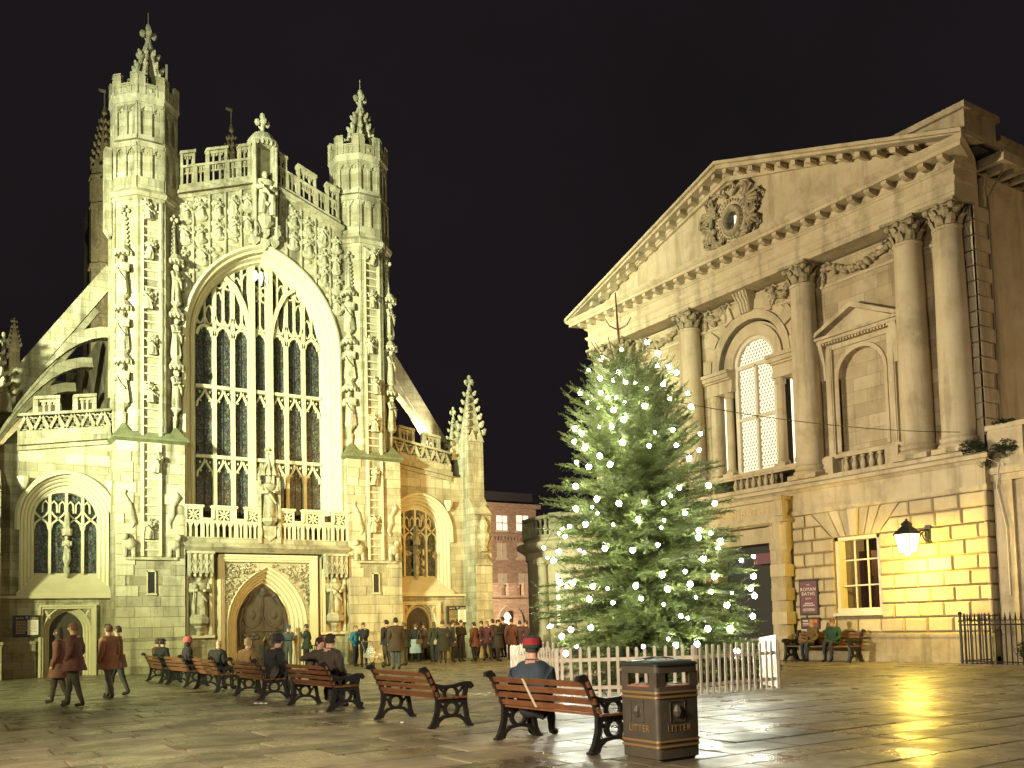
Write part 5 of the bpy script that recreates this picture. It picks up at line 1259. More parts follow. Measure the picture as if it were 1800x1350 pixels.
m = PB(); m.box(.3, 1.3, -.2, -.15, 3.55, 3.95); m.build('door_sign', 'plum', por)
# ---- ground floor windows with the room behind
for s in (-1, 1):
    c = s*WIN_U
    m = PB(); x0, x1 = c-WIN_W, c+WIN_W
    m.box(x0, x0+.13, -.5, -.12, WZ0, WZ1); m.box(x1-.13, x1, -.5, -.12, WZ0, WZ1); m.box(x0, x1, -.5, -.12, WZ1-.12, WZ1); m.box(x0, x1, -.5, -.10, WZ0, WZ0+.16); m.box(x0-.08, x1+.08, -.4, .06, WZ0-.1, WZ0)
    w = m.build('sash_window', 'sash', pump)
    m = PB(); a = (x1-x0-.26)/3
    for k in (1, 2): m.box(x0+.13+a*k-.022, x0+.13+a*k+.022, -.36, -.31, WZ0+.1, WZ1-.1)
    for z in (2.55, 3.42): m.box(x0+.1, x1-.1, -.36, -.30, z-.025, z+.025)
    m.build('glazing_bar', 'sash', w)
    m = PB(); m.box(x0-.1, x1+.1, -3.6, -3.5, 1, 4.8); m.box(x0-1.5, x0-1.4, -3.6, -.6, 1, 4.8); m.box(x1+.6, x1+.7, -3.6, -.6, 1, 4.8); m.box(x0-1.5, x1+.7, -3.6, -.6, 4.7, 4.8); m.box(x0-1.5, x1+.7, -3.6, -.6, 1.0, 1.1)
    m.box(x0-1.4, x1+.6, -3.52, -3.4, 3.3, 3.4); m.build('room', 'room_wall', w)
    m = PB(); m.box(x0-.15, x0+.35, -2.2, -1.6, 1.1, 3.8); m.box(x0+.32, x0+.42, -2.2, -1.6, 1.1, 2.9); m.build('bookcase', 'room_dark', w)
    m = PB(); m.box(x1-.6, x1-.2, -1.2, -.8, 1.1, 1.95); m.build('seat', 'plum', w)
# ---- return side wall and the lower wing to the right
m = PB(); m.box(UW-.4, UW, -14, UV-.9, 6.4, 14.3)
for v, z0_, z1_ in ((.0, 14.28, 14.92), (.05, 14.92, 15.22), (.7, 15.5, 15.8)): m.box(UW-.3, UW+v+.02, -14, UV-.6, z0_, z1_)
for k in range(18): v = UV-1.0-.62*k; m.box(UW, UW+.55, v-.1, v+.1, 15.33, 15.5)
m.build('side_wall', 'pump_plain', pump)
m = PB(); m.tube([(UW+.05, UV-.8, 6.5), (UW+.05, UV-.8, 14.6), (UW+.5, UV-.9, 15.3)], .032, 6); m.build('downpipe', 'plinth', pump)
m = PB(); wv = -.42
m.box(LW-.02, 30, -5, wv, 0, 5.6); m.box(LW+.05, LW+.62, wv-.1, wv+.12, 0, 5.4); m.box(LW+1.55, LW+2.1, wv-.1, wv+.12, 0, 5.4); m.box(LW-.1, 30, -5, wv+.25, 5.6, 5.8); m.box(LW-.1, 30, -5, wv+.15, 5.4, 5.6); m.box(LW-.05, 30, wv-.5, wv+.1, 5.8, 6.1)
m.box(LW-.05, LW+1.0, wv-.5, wv+.1, 6.1, 6.95); m.box(LW-.1, 30, wv-.55, wv+.15, 6.95, 7.1); wing = m.build('side_wing', 'pump_plain', pump)
for k in range(10): u = LW+1.15+.32*k; q = PB(); q.lathe((u, wv-.2, 6.1), [(.10, 0), (.07, .1), (.13, .3), (.13, .42), (.06, .62), (.1, .85)], 8); q.build('baluster', 'plinth', wing, smooth=True)
m = PB(); m.tube([(LW+1.3, wv+.14, .1), (LW+1.3, wv+.14, 5.3)], .035, 6); m.tube([(LW+.4, wv+.16, 2.0), (LW+.42, wv+.2, 4.0), (LW+.2, wv+.2, 5.2), (LW+.35, wv+.3, 5.9), (LW+.1, .1, 6.1)], .02, 5); m.build('cable', 'sash', wing)
# ivy and moss on the ledge
def leaf_clump(m, c, r, n, rg, sz=.08):
    for k in range(n):
        d = Vector((rg.gauss(0, 1), rg.gauss(0, 1), rg.gauss(0, .7))); d = d.normalized()*(rg.random()**.5); p = Vector(c)+Vector((d.x*r[0], d.y*r[1], d.z*r[2]))
        a = Vector((rg.gauss(0, 1), rg.gauss(0, 1), rg.gauss(0, 1))).normalized(); b = a.orthogonal().normalized(); s = sz*rg.uniform(.6, 1.3)
        n0 = len(m.v); m.v += [tuple(p-a*s), tuple(p+b*s*.5), tuple(p+a*s), tuple(p-b*s*.5)]; m.f.append((n0, n0+1, n0+2, n0+3)); m.m.append(0)
def PW(u, v, z): return (PO_-v, YC-u, z)
rg = random.Random(17)
m = MB(); leaf_clump(m, PW(9.3, .05, 6.5), (.22, .42, .30), 900, rg, .045); leaf_clump(m, PW(9.62, -.05, 6.1), (.14, .22, .34), 500, rg, .045); leaf_clump(m, PW(10.1, -.3, 6.35), (.16, .42, .30), 700, rg, .045); leaf_clump(m, PW(10.1, -.35, 7.14), (.18, .4, .10), 400, rg, .045)
iv = m.build('ivy', 'ivy', None, recalc=False, loc=PW(9.4, .0, 6.2)); tag(iv, 'dark ivy clump growing on the stone ledge beside the end column', 'plant')

# ================================================================ bowed colonnade building between abbey and concert room
rc = Vector((32.7, 40.6, 0)); RR = 4.6
rot = thing('bowed_building', 'low bowed stone building with balustrade between the abbey and the Christmas tree', 'building', (rc.x, rc.y, 0))
m = MB((rc.x, rc.y, 0))
m.lathe((0, 0, 0), [(RR, 0), (RR, .9), (RR-.06, .92), (RR-.1, 1.0), (RR-.1, 4.95)], 64); m.lathe((0, 0, 4.95), [(RR+.0, 0), (RR+.02, .35), (RR+.1, .40), (RR+.45, .62), (RR+.5, .78), (RR+.45, .84), (RR+.05, .95), (RR, 1.1)], 64)
rotw = m.build('bowed_wall', 'pump_plain', rot, smooth=True)
m = MB((rc.x, rc.y, 0)); m.lathe((0, 0, 7.0), [(RR+.12, 0), (RR+.16, .1), (RR+.12, .18), (RR-.3, .18), (RR-.3, 0)], 64); m.lathe((0, 0, 6.02), [(RR+.10, 0), (RR+.10, .14), (RR-.25, .14)], 64)
N = 66
m.build('balustrade_rail', 'plinth', rot, smooth=True)
q0 = None
for k in range(N):
    an = 2*pi*k/N
    if not (pi*.80 < an < pi*1.72): continue
    m = MB((rc.x, rc.y, 0))
    if k % 9 == 0:
        x, y = cos(an), sin(an); m.frame((rc.x+RR*x, rc.y+RR*y, 0), (-y, x, 0), (x, y, 0)); m.box(-.42, .42, -.22, .16, 6.1, 7.24); m.build('pedestal', 'plinth', rot)
    elif k % 9 not in (1, 8):
        m.lathe(((RR-.06)*cos(an), (RR-.06)*sin(an), 6.14), [(.11, 0), (.08, .1), (.14, .3), (.14, .42), (.07, .62), (.11, .86)], 8); m.build('baluster', 'plinth', rot, smooth=True)
for k, an in enumerate([pi*1.02+.30*j for j in range(7)]):
    x, y = cos(an), sin(an); m = MB()
    m.frame((rc.x+RR*x, rc.y+RR*y, 0), (-y, x, 0), (x, y, 0))
    if k % 2 == 0:
        m.lathe((0, .12, .95), [(.36, 0), (.33, .12), (.29, .2), (.285, 2.0), (.25, 3.55), (.30, 3.6), (.30, 3.68)], 16); m.box(-.36, .36, -.1, .44, 4.63, 4.95)
        for s in (-1, 1): m.ball((s*.3, .3, 4.72), (.14, .16, .12), 7, 5)
        m.box(-.4, .4, -.1, .5, .0, .95); m.build('engaged_column', 'pump_plain', rot, smooth=True)
    else:
        m.box(-.52, .52, -.12, .0, 1.4, 4.2); m.box(-.62, -.50, -.1, .08, 1.3, 4.3); m.box(.50, .62, -.1, .08, 1.3, 4.3); m.box(-.66, .66, -.1, .12, 4.2, 4.36); w = m.build('window_surround', 'pump_plain', rot)
        p = MB(); p.frame((rc.x+RR*x, rc.y+RR*y, 0), (-y, x, 0), (x, y, 0)); p.box(-.48, -.28, -.10, .03, 1.45, 4.15); p.build('pane', 'lit_cool', rot); p = MB(); p.frame((rc.x+RR*x, rc.y+RR*y, 0), (-y, x, 0), (x, y, 0)); p.box(-.26, .48, -.10, .02, 1.45, 4.15); p.build('door_leaf', 'sash', rot)
# ================================================================ houses closing the lane
hy = 66.0; a = PYp(862, 900, hy); b = PYp(942, 900, hy); zt = PYp(900, 893, hy).z
house = thing('terraced_house', 'tall brown house with lit upper windows closing the lane', 'house', ((a.x+b.x)/2, hy, 0))
HB = lambda: MB((0, hy, 0), (1, 0, 0), (0, -1, 0))
m = HB(); m.box(a.x-6, b.x, -8, 0, 0, zt); m.box(a.x-6, b.x+.3, -8, .3, zt, zt+.35); zc = PYp(900, 938, hy).z; m.box(a.x-6, b.x+.2, -.2, .25, zc-.3, zc)
for k in range(40): m.box(a.x+.1+.32*k, a.x+.25+.32*k, -.1, .2, zc-.6, zc-.3) if a.x+.3+.32*k < b.x else None
m.build('wall', 'brickred', house)
m = HB(); m.box(a.x-6, b.x, -8, -.5, zt+.35, zt+1.4); c = PYp(932, 880, hy); m.box(c.x-.8, c.x+.5, -3, -2, zt, c.z+.8); m.build('roof', 'slate', house)
for x0, y0, x1, y1, lit in ((873, 907, 891, 932, 1), (908, 907, 928, 933, 1), (874, 955, 890, 981, 0), (910, 955, 928, 981, 0), (876, 1008, 891, 1030, 0), (912, 1008, 930, 1030, 0)):
    p0, p1 = PYp(x0, y1, hy), PYp(x1, y0, hy); m = HB(); m.box(p0.x, p1.x, -.1, .02, p0.z, p1.z); w = m.build('window', 'lit_cool' if lit else 'sash', house)
    m = HB(); cx_ = (p0.x+p1.x)/2; cz_ = (p0.z+p1.z)/2; m.box(cx_-.04, cx_+.04, .02, .06, p0.z, p1.z); m.box(p0.x, p1.x, .02, .06, cz_-.05, cz_+.05); m.box(p0.x-.1, p1.x+.1, .0, .15, p0.z-.15, p0.z); m.build('frame', 'sash', w)
gy = 58.0; a = PYp(872, 1030, gy); b = PYp(934, 1030, gy); zg = PYp(900, 1047, gy).z; c = PYp(897, 1100, gy); ra = (PYp(911, 1100, gy).x-PYp(884, 1100, gy).x)/2
gate = thing('archway', 'embattled stone archway across the lane with light shining through', 'archway', (c.x, gy, 0))
AG = lambda: MB((0, gy, 0), (1, 0, 0), (0, -1, 0))
m = AG(); zs_ = PYp(897, 1092, gy).z; arr = [(c.x+ra*cos(pi*k/12), zs_+ra*1.15*sin(pi*k/12)) for k in range(13)]
m.prism([(b.x+1.5, 0), (c.x+ra, 0)]+arr[:7]+[(c.x, zg), (b.x+1.5, zg)], -.8, 0); m.prism([(a.x-1, 0), (a.x-1, zg), (c.x, zg)]+arr[6:]+[(c.x-ra, 0)], -.8, 0)
m.sweep([(c.x-ra, 0)]+arr[::-1]+[(c.x+ra, 0)], [(.02, -.1), (.02, .1), (.4, .14), (.44, -.1)]); m.box(a.x-1, b.x+1.5, -.5, .15, zg-.15, zg)
for k in range(5): x = a.x-.3+1.35*k; m.box(x, x+.75, -.5, 0, zg, zg+.8); m.box(x-.05, x+.8, -.55, .06, zg+.8, zg+.92)
m.build('wall', 'brickred', gate)
c = c*(64.5/58); m = MB(); hl = thing('arch_light_panel', 'glowing panel added behind the archway for the light shining through', 'light panel', (c.x, 64.5, 0)); m.box(c.x-1.2, c.x+1.6, 64.4, 64.5, .2, zs_+1.4); m.build('glow_panel', 'lit_arch', hl); m = MB(); m.box(c.x-1.4, c.x-1.2, 64.3, 64.5, 0, zs_+1.7); m.box(c.x+1.6, c.x+1.8, 64.3, 64.5, 0, zs_+1.7); m.box(c.x-1.4, c.x+1.8, 64.3, 64.5, zs_+1.4, zs_+1.7); m.build('frame', 'brickred', hl)  # glowing panel added to give the bright light through the archway
for s in (-1, 1): lamp('POINT', PW(s*WIN_U+.2, -1.9, 4.3), (1, .74, .36), 70, .15, name='room_light')
# ================================================================ things in the square
# ---- wall lantern
lc = Vector(PW(7.70, 1.10, 0)); lan = thing('wall_lantern', 'lit square glass lantern on a scrolled iron wall bracket', 'lantern', PW(7.70, 0, 3.4))
def sq(m, c, a, b, z0, z1):
    m.loft([[(c[0]+s*a, c[1]+t*a, z0) for s, t in ((-1, -1), (1, -1), (1, 1), (-1, 1))], [(c[0]+s*b, c[1]+t*b, z1) for s, t in ((-1, -1), (1, -1), (1, 1), (-1, 1))]])
m = MB(); sq(m, lc, .18, .265, 3.41, 3.97); m.build('glass', 'lantern_glass', lan)
m = MB(); sq(m, lc, .31, .10, 3.97, 4.24); sq(m, lc, .10, .13, 4.23, 4.30); sq(m, lc, .13, .03, 4.29, 4.40); m.ball((lc.x, lc.y, 4.42), .04, 6, 4); m.build('cap', 'iron', lan); m = MB(); sq(m, lc, .05, .21, 3.32, 3.41); m.build('base', 'iron', lan)
for s, t in ((-1, -1), (1, -1), (1, 1), (-1, 1)): m = MB(); m.tube([(lc.x+s*.185, lc.y+t*.185, 3.38), (lc.x+s*.27, lc.y+t*.27, 4.0)], .016, 4); m.build('glazing_bar', 'iron', lan)
m = MB(); w0 = PW(7.70, 0, 0)
def ply(v, z): return (PO_-v, w0[1], z)
m.tube([ply(-.05, 4.15), ply(.35, 4.12), ply(.75, 3.98), ply(.92, 4.0)], .035, 6); m.tube([ply(.0, 3.75), ply(.22, 3.82), ply(.34, 4.02), ply(.22, 4.14), ply(.12, 4.02), ply(.2, 3.95)], .028, 6); m.tube([ply(.34, 4.05), ply(.5, 3.85), ply(.66, 3.9), ply(.7, 4.02)], .022, 6); m.box(PO_-.03, PO_+.02, w0[1]-.1, w0[1]+.1, 3.7, 4.3)
m.tube([ply(.90, 4.0), ply(1.1, 4.02)], .03, 6); m.build('bracket', 'iron', lan)
lamp('POINT', (lc.x-.0, lc.y, 3.22), (1.0, .68, .08), 760, .12, name='lantern_light')
# ---- signs by the entrance
def sign(u0, u1, z0, z1, name, label):
    t = thing(name, label, 'sign', PW((u0+u1)/2, 0, z0)); v = .04
    m = PB(); m.box(u0, u1, -.06, v, z0, z1); m.build('frame', 'sign_black', t)
    m = PB(); m.box(u0+.06, u1-.06, v, v+.012, z0+.06, z1-.06); m.build('panel', 'plum', t); return t
t = sign(2.56, 3.38, 1.58, 2.84, 'entrance_sign', 'tall plum coloured sign with white lettering on rusticated wall')
def ptext(t, txt, size, u, z, mt='sign_white'): text_mesh(txt, size, 'lettering', mt, t, PW(u, .06, z), PU, PVV, .003)
ptext(t, 'THE', .075, 2.97, 2.63); ptext(t, 'ROMAN', .17, 2.97, 2.44); ptext(t, 'BATHS', .17, 2.97, 2.28); ptext(t, 'BATH', .085, 2.97, 2.14)
m = PB(); rg = random.Random(2)
for k, z in enumerate((1.98, 1.91, 1.80, 1.765, 1.73)):
    w = (.34, .5, .46, .56, .50)[k]; u = 2.97-w/2
    while u < 2.97+w/2: l = rg.uniform(.03, .08); m.box(u, min(u+l, 2.97+w/2), .052, .056, z, z+(.035 if k < 2 else .016)); u += l+.02
m.build('lettering', 'sign_white', t)
t = sign(2.58, 3.40, 1.10, 1.50, 'picture_sign', 'small black framed poster with coloured picture under the plum sign')
m = PB(); m.box(2.68, 2.90, .052, .057, 1.36, 1.40); m.box(2.68, 2.94, .052, .057, 1.28, 1.30); m.box(2.68, 2.94, .052, .057, 1.23, 1.245); m.build('lettering', 'sign_white', t)
m = PB(); m.box(3.0, 3.15, .052, .057, 1.2, 1.42); m.box(3.17, 3.30, .052, .057, 1.3, 1.42); m.build('picture', 'sign_red', t)

# ---- benches
def make_bench(name, label, L=2.1):
    b = thing(name, label, 'bench'); Z = .44
    for s in (-1, 1):
        m = MB((0, s*(L/2-.07), 0), (1, 0, 0), (0, 1, 0)); t = .03
        def bar(p, w=.026, tt=None): m.sweep(p, [(-w, -(tt or t)), (w, -(tt or t)), (w, tt or t), (-w, tt or t)])
        bar([(-.06, .0), (.0, .10), (.05, .25), (.06, .42), (.02, .56), (-.05, .70), (-.12, .84), (-.16, .88), (-.20, .87), (-.21, .83)], .036)
        bar([(.60, 0), (.55, .12), (.52, .30), (.51, .44), (.54, .58), (.55, .62)], .03)
        bar([(-.02, .64), (.14, .60), (.34, .61), (.50, .645), (.60, .64), (.63, .60), (.60, .575)], .028, .035)
        bar([(.05, .40), (.28, .385), (.52, .40)], .034)
        bar([(.28+.11*cos(2*pi*k/16), .50+.10*sin(2*pi*k/16)) for k in range(17)], .02, .022)
        bar([(.28+.11*cos(2*pi*k/16), .275+.105*sin(2*pi*k/16)) for k in range(17)], .026, .024)
        bar([(.0+.02, .02), (.06, .10), (.14, .155), (.28, .175), (.42, .155), (.50, .10), (.56, .02)], .024)
        bar([(.07, .38), (.13, .30), (.18, .27)], .016, .018); bar([(.50, .38), (.44, .30), (.39, .27)], .016, .018); bar([(.06, .62), (.14, .54), (.18, .5)], .016, .018); bar([(.51, .62), (.44, .54), (.39, .5)], .016, .018)
        m.box(-.10, .0, -.045, .045, 0, .03); m.box(.54, .64, -.045, .045, 0, .03)
        m.build('cast_iron_end', 'iron', b)
    for k in range(4):
        t = k/3; x, z = -.115+.135*t, .80-.30*t
        m = MB((x, 0, z), (1, 0, 0), (0, 1, 0)); a = .42
        pts = [(-.016*cos(a)-.04*sin(a)*0, 0)]
        d = Vector((-.40, .92)).normalized(); n = Vector((d.y, -d.x))
        q = [d*.033+n*.014, d*.033-n*.014, -d*.033-n*.014, -d*.033+n*.014]
        m.loft([[(p.x, -L/2, p.y) for p in q], [(p.x, L/2, p.y) for p in q]]); m.build('back_slat', 'wood_slat', b)
    for k in range(4):
        x = .10+.125*k; m = MB(); m.box(x-.052, x+.052, -L/2, L/2, Z-.012, Z+.016); m.build('seat_slat', 'wood_slat', b)
    return b
BL = ['empty slatted bench' for _ in range(7)]
labels = ['slatted bench in front of the litter bin, seating the man in the striped hat',
          'empty slatted bench with black scrolled iron ends',
          'slatted bench where a couple sit close together',
          'slatted bench seating the brown coated woman and the man in the flat cap',
          'slatted bench with a bald person in black sitting on it',
          'slatted bench where the person with the pink hat sits',
          'slatted bench at the abbey end of the row, with a dark haired sitter']
BY = [9.63, 13.45, 17.55, 21.45, 25.0, 28.15, 31.0]; BX = 6.66
bench0 = make_bench('park_bench', labels[0]); benches = []
for i, y in enumerate(BY):
    o = bench0 if i == 0 else copy_tree(bench0)
    o.location = (BX, y, 0); o['label'] = labels[i]; o['group'] = 'benches in a row across the square'; o.rotation_euler.z = (0.02, -.015, .03, -.02, .0, .02, -.03)[i]; benches.append(o)
pb = copy_tree(bench0); pb.location = (26.62, 21.35, 0); pb.rotation_euler.z = pi; pb.scale = (1.08, 1.36, 1.16); pb['label'] = 'slatted bench standing against the rusticated wall under the plum sign'; pb['group'] = 'benches in a row across the square'
del pb['group']
# pale strap over the near bench back
m = MB(); yb = 9.86
m.loft([[(BX-.165+.045*0, yb-.02, .83), (BX-.165, yb+.02, .83), (BX-.155, yb+.02, .83), (BX-.155, yb-.02, .83)], [(BX-.065, yb-.05, .60), (BX-.065, yb-.01, .60), (BX-.05, yb-.01, .60), (BX-.05, yb-.05, .60)], [(BX-.005, yb-.075, .47), (BX-.005, yb-.035, .47), (BX+.008, yb-.035, .47), (BX+.008, yb-.075, .47)]])
st_ = m.build('strap', 'sash', None, loc=(BX-.1, yb, .5)); tag(st_, 'pale strap hanging down the back of the bench beside the litter bin', 'strap')

# ---- litter bin
bx, by, bw = 6.76, 7.66, .61
binn = thing('litter_bin', 'brown square litter bin with gilt bands and black domed lid', 'bin', (bx+bw/2, by+bw/2, 0))
def rsq(a, r=.05, n=4):
    P = []
    for cx_, cy_, a0 in ((a-r, a-r, 0), (-a+r, a-r, pi/2), (-a+r, -a+r, pi), (a-r, -a+r, 3*pi/2)):
        for k in range(n+1): an = a0+pi/2*k/n; P.append((cx_+r*cos(an), cy_+r*sin(an)))
    return P
BC = (bx+bw/2, by+bw/2, 0); h = bw/2
def BN(): return MB(BC)
m = BN()
m.hprism(rsq(h-.03), 0, .04); m.hprism(rsq(h-.005), .03, .16, rsq(h)); m.hprism(rsq(h), .16, .70); 
m.hprism(rsq(h), .70, .80)
for sx, sy in ((1, 1), (1, -1), (-1, 1), (-1, -1)): m.hprism([(sx*h*.985, sy*h*.985), (sx*(h-.13), sy*h*.985), (sx*(h-.13), sy*(h-.03)), (sx*(h-.03), sy*(h-.03)), (sx*(h-.03), sy*(h-.13)), (sx*h*.985, sy*(h-.13))], .79, .95)
m.hprism(rsq(h), .94, 1.02)
m.build('body', 'bin_body', binn, smooth=True)
m = BN(); m.hprism(rsq(h+.012), 1.02, 1.035); m.loft([[(u, v, 1.035) for u, v in rsq(h+.012)], [(u*.96, v*.96, 1.05) for u, v in rsq(h+.012)], [(u*.6, v*.6, 1.085) for u, v in rsq(h)], [(u*.1, v*.1, 1.10) for u, v in rsq(h)]])
for k in range(10): an = 2*pi*k/10; m.tube([(.06*cos(an), .06*sin(an), 1.10), (.15*cos(an+.3), .15*sin(an+.3), 1.088), (.2*cos(an), .2*sin(an), 1.08)], .01, 4)
m.build('lid', 'bin_lid', binn, smooth=True)
for z in (.685, .735, .16, .215):
    m = BN(); m.hprism(rsq(h+.004), z-.016, z-.010); m.hprism(rsq(h+.012), z-.010, z+.010); m.build('gilt_band', 'gold', binn, smooth=True)
m = BN()
for k in range(4):
    an = k*pi/2; U = (cos(an), sin(an), 0); V = (sin(an), -cos(an), 0); m.frame(BC, U, V); m.box(-h+.13, h-.13, h-.10, h+.004, .795, .806)
m.build('opening_rim', 'rust_edge', binn)
m = BN(); m.hprism(rsq(h-.1), .5, .72); m.build('liner', 'black', binn)
for U, V in (((0, -1, 0), (-1, 0, 0)), ((1, 0, 0), (0, -1, 0))):
    p = Vector(BC)+Vector(V)*(h+.003)
    text_mesh('LITTER', .105, 'lettering', 'gold', binn, (p.x, p.y, .31), U, V, .002, stretch=.92)
    m = BN(); m.frame(BC, U, V)
    for a, b, c, d in ((-.13, .09, .41, .42), (-.13, .09, .63, .64), (-.13, -.12, .41, .64), (.08, .09, .41, .64)): m.box(a, b, h-.005, h+.008, c, d)
    m.lathe((-.02, h, .53), [(.03, -.06), (.055, 0), (.03, .06)], 8); m.ball((-.02, h, .575), (.03, .015, .03), 6, 4); m.ball((-.055, h, .52), (.025, .012, .04), 6, 4); m.ball((.015, h, .52), (.025, .012, .04), 6, 4); m.build('crest_panel', 'bin_body', binn)

# ---- picket fence round the tree
FP = [(11.1, 15.55), (13.44, 13.98), (15.96, 14.07), (18.25, 16.9), (18.3, 19.4), (16.8, 21.3), (14.2, 21.2), (12.0, 18.7)]
def picket_mesh():
    m = MB(); w = .029; pts = [(-w, 0), (w, 0), (w, .96)]+[(w*cos(pi*k/6), .965+w*sin(pi*k/6)) for k in range(1, 6)]+[(-w, .96)]
    m.prism(pts, -.011, .011); return m
pm = None
fence = thing('picket_fence', 'white round topped picket fence standing around the Christmas tree', 'fence', (15, 17.6, 0))
rg = random.Random(6)
for i in range(8):
    a, b = Vector(FP[i]+(0,)), Vector(FP[(i+1) % 8]+(0,)); d = b-a; Ln = d.length; t = d/Ln; nrm = Vector((t.y, -t.x, 0))
    for z in (.20, .76):
        m = MB(a, t, nrm); m.box(-.02, Ln+.02, -.035, -.011, z-.035, z+.035); m.build('rail', 'white_paint', fence)
    n = int(Ln/.18)
    for k in range(n):
        p = a+t*(Ln*(k+.5)/n)
        if pm is None: pm = picket_mesh().build('picket', 'white_paint', fence); pm.data.transform(Matrix.Translation((15, 17.6, 0))); o = pm
        else: o = pm.copy(); COL.objects.link(o)
        o.location = (p.x-15, p.y-17.6, rg.uniform(-.0, .02)); o.rotation_euler = (0, rg.gauss(0, .012), atan2(t.y, t.x)); o.scale = (1, 1, rg.uniform(.98, 1.03))
    m = MB(a, t, nrm); m.box(-.05, .03, -.10, -.03, 0, 1.0); m.build('post', 'white_paint', fence)
gp = thing('boarded_panel', 'white boarded panel of close planks at the end of the picket fence', 'panel', (16.0, 14.2, 0))
for k in range(6):
    m = MB((15.98, 14.16, 0), (.34, .94, 0), (.94, -.34, 0)); m.box(.005+.125*k, .125+.125*k, -.012, .012+.003*(k % 2), .02, 1.14-.012*k); m.build('plank', 'white_paint', gp)
m = MB((15.98, 14.16, 0), (.34, .94, 0), (.94, -.34, 0)); m.box(0, .75, -.045, -.012, .22, .30); m.box(0, .75, -.045, -.012, .85, .93); m.build('rail', 'white_paint', gp)

# ---- Christmas tree
TB = Vector((15.42, 17.40, 0)); tree = thing('christmas_tree', 'tall dark green Christmas tree with bare leader shoot inside the picket fence', 'tree', TB)
def axis(z): t = min(z, 9.2)/9.2; return Vector((TB.x-.62*t, TB.y+.39*t, z))
RP = [(.1, 2.35), (.7, 2.62), (1.6, 2.60), (3.0, 2.25), (4.4, 1.92), (5.6, 1.56), (6.7, 1.12), (7.4, .74), (7.8, .48), (8.2, .2)]
def rad(z):
    for (z0, r0), (z1, r1) in zip(RP, RP[1:]):
        if z0 <= z <= z1: return r0+(r1-r0)*(z-z0)/(z1-z0)
    return .1
m = MB(); m.tube([tuple(axis(z)) for z in (0, 1, 2.5, 4, 5.5, 7, 8, 8.8, 9.7)], [.17, .15, .125, .10, .075, .052, .040, .030, .016], 9); m.build('trunk', 'bark', tree, smooth=True)
import numpy as np
from mathutils import noise as mnz
rg = random.Random(42); br = MB(); SH = []          # shoots: (origin, direction, length, template)
def template(seed, dens):                           # a needle-clothed twig of unit length along x
    r = random.Random(seed); V = []; M_ = []; n = int(11*dens)
    for k in range(n):
        t = (k+.3)/n
        for j in range(3):
            an = r.uniform(-.5, pi+.5); d = np.array((.80, .85*cos(an), .62*sin(an))); d /= np.linalg.norm(d)
            ln = r.uniform(.24, .40)*(1.12-.5*t); w = .028*r.uniform(.8, 1.2); p = np.array((t, 0, 0)); u = np.array((r.gauss(0, .5), r.gauss(0, .5), 1)); sd = np.cross(d, u); sd = sd/np.linalg.norm(sd)*w
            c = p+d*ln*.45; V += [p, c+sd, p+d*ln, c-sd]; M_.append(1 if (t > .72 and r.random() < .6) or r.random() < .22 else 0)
    return np.array(V), np.array(M_)
TPL = [template(900+k, 1.0) for k in range(14)]+[template(950+k, .6) for k in range(8)]
def shoot(p, d, ln, sparse=False): SH.append((p, d, ln, rg.randrange(14, 22) if sparse else rg.randrange(14)))
z = .30
while z < 7.72:
    R0z = rad(z); n = 16 if z < 6 else 12; off = rg.uniform(0, 6)
    for k in range(n):
        an = off+2*pi*k/n+rg.gauss(0, .12); zz = z+rg.uniform(-.22, .22)
        R = R0z*(1+.26*mnz.noise(Vector((cos(an)*1.3, sin(an)*1.3, z*.75+4)))); L = R*rg.uniform(.78, 1.08)+.08
        hd = Vector((cos(an), sin(an), 0)); hi = max(0, (z-2)/6); up0 = .02+.62*hi; sp = z > 6.0 and rg.random() < .6
        a = axis(zz); pts = []
        for j in range(6):
            t = j/5; pts.append(a+hd*L*t+Vector((0, 0, L*(up0*t-.30*t*t*(1 if z < 5 else .2)+.18*t*t*t))))
        br.tube([tuple(p) for p in pts], [.020, .017, .014, .010, .007, .004], 4)
        side = hd.cross(Vector((0, 0, 1))); facing = hd.dot(Vector((-.65, -.76, 0)))
        j = .16*L if z < 7 else .05; st = (.076 if facing > -.35 else .13)*(1.5 if sp else 1)
        while j < L:
            t = j/L; i = min(4, int(t*5)); f = t*5-i; p = pts[i].lerp(pts[i+1], f); dr = (pts[i+1]-pts[i]).normalized()
            ln = (.17+.30*(1-t)*min(1, L/1.4))*rg.uniform(.7, 1.25)
            for s in (-1, 1): shoot(p, dr*.80+side*s*.80+Vector((0, 0, rg.uniform(-.45, .30))), ln, sp)
            if rg.random() < .7: shoot(p, dr*.6+Vector((0, 0, rg.choice((-.7, .6, .3))))+side*rg.uniform(-.4, .4), ln*.8, sp)
            j += st*rg.uniform(.8, 1.25)
        shoot(pts[4], pts[5]-pts[4], (pts[5]-pts[4]).length+.14)
        if rg.random() < .22: e_ = pts[5]; shoot(e_, hd*.6+Vector((0, 0, rg.uniform(.2, .9))), rg.uniform(.2, .42), True)
    z += .20 if z < 6 else .18
for dz, an, ln in ((7.75, 2.6, 1.0), (7.85, -.5, .9), (8.05, 1.2, .6), (8.75, 2.6, .42), (8.75, -.6, .45), (7.6, 3.6, 1.1), (7.7, -1.4, .9), (7.9, 2.2, .9)):   # bare shoots of the crown
    a = axis(dz); hd = Vector((cos(an), sin(an), 0)); br.tube([tuple(a), tuple(a+hd*ln*.5+Vector((0, 0, ln*.25))), tuple(a+hd*ln*.75+Vector((0, 0, ln*.7)))], [.020, .016, .009], 4)
br.build('branches', 'bark', tree, recalc=False)
VV = []; MM = []
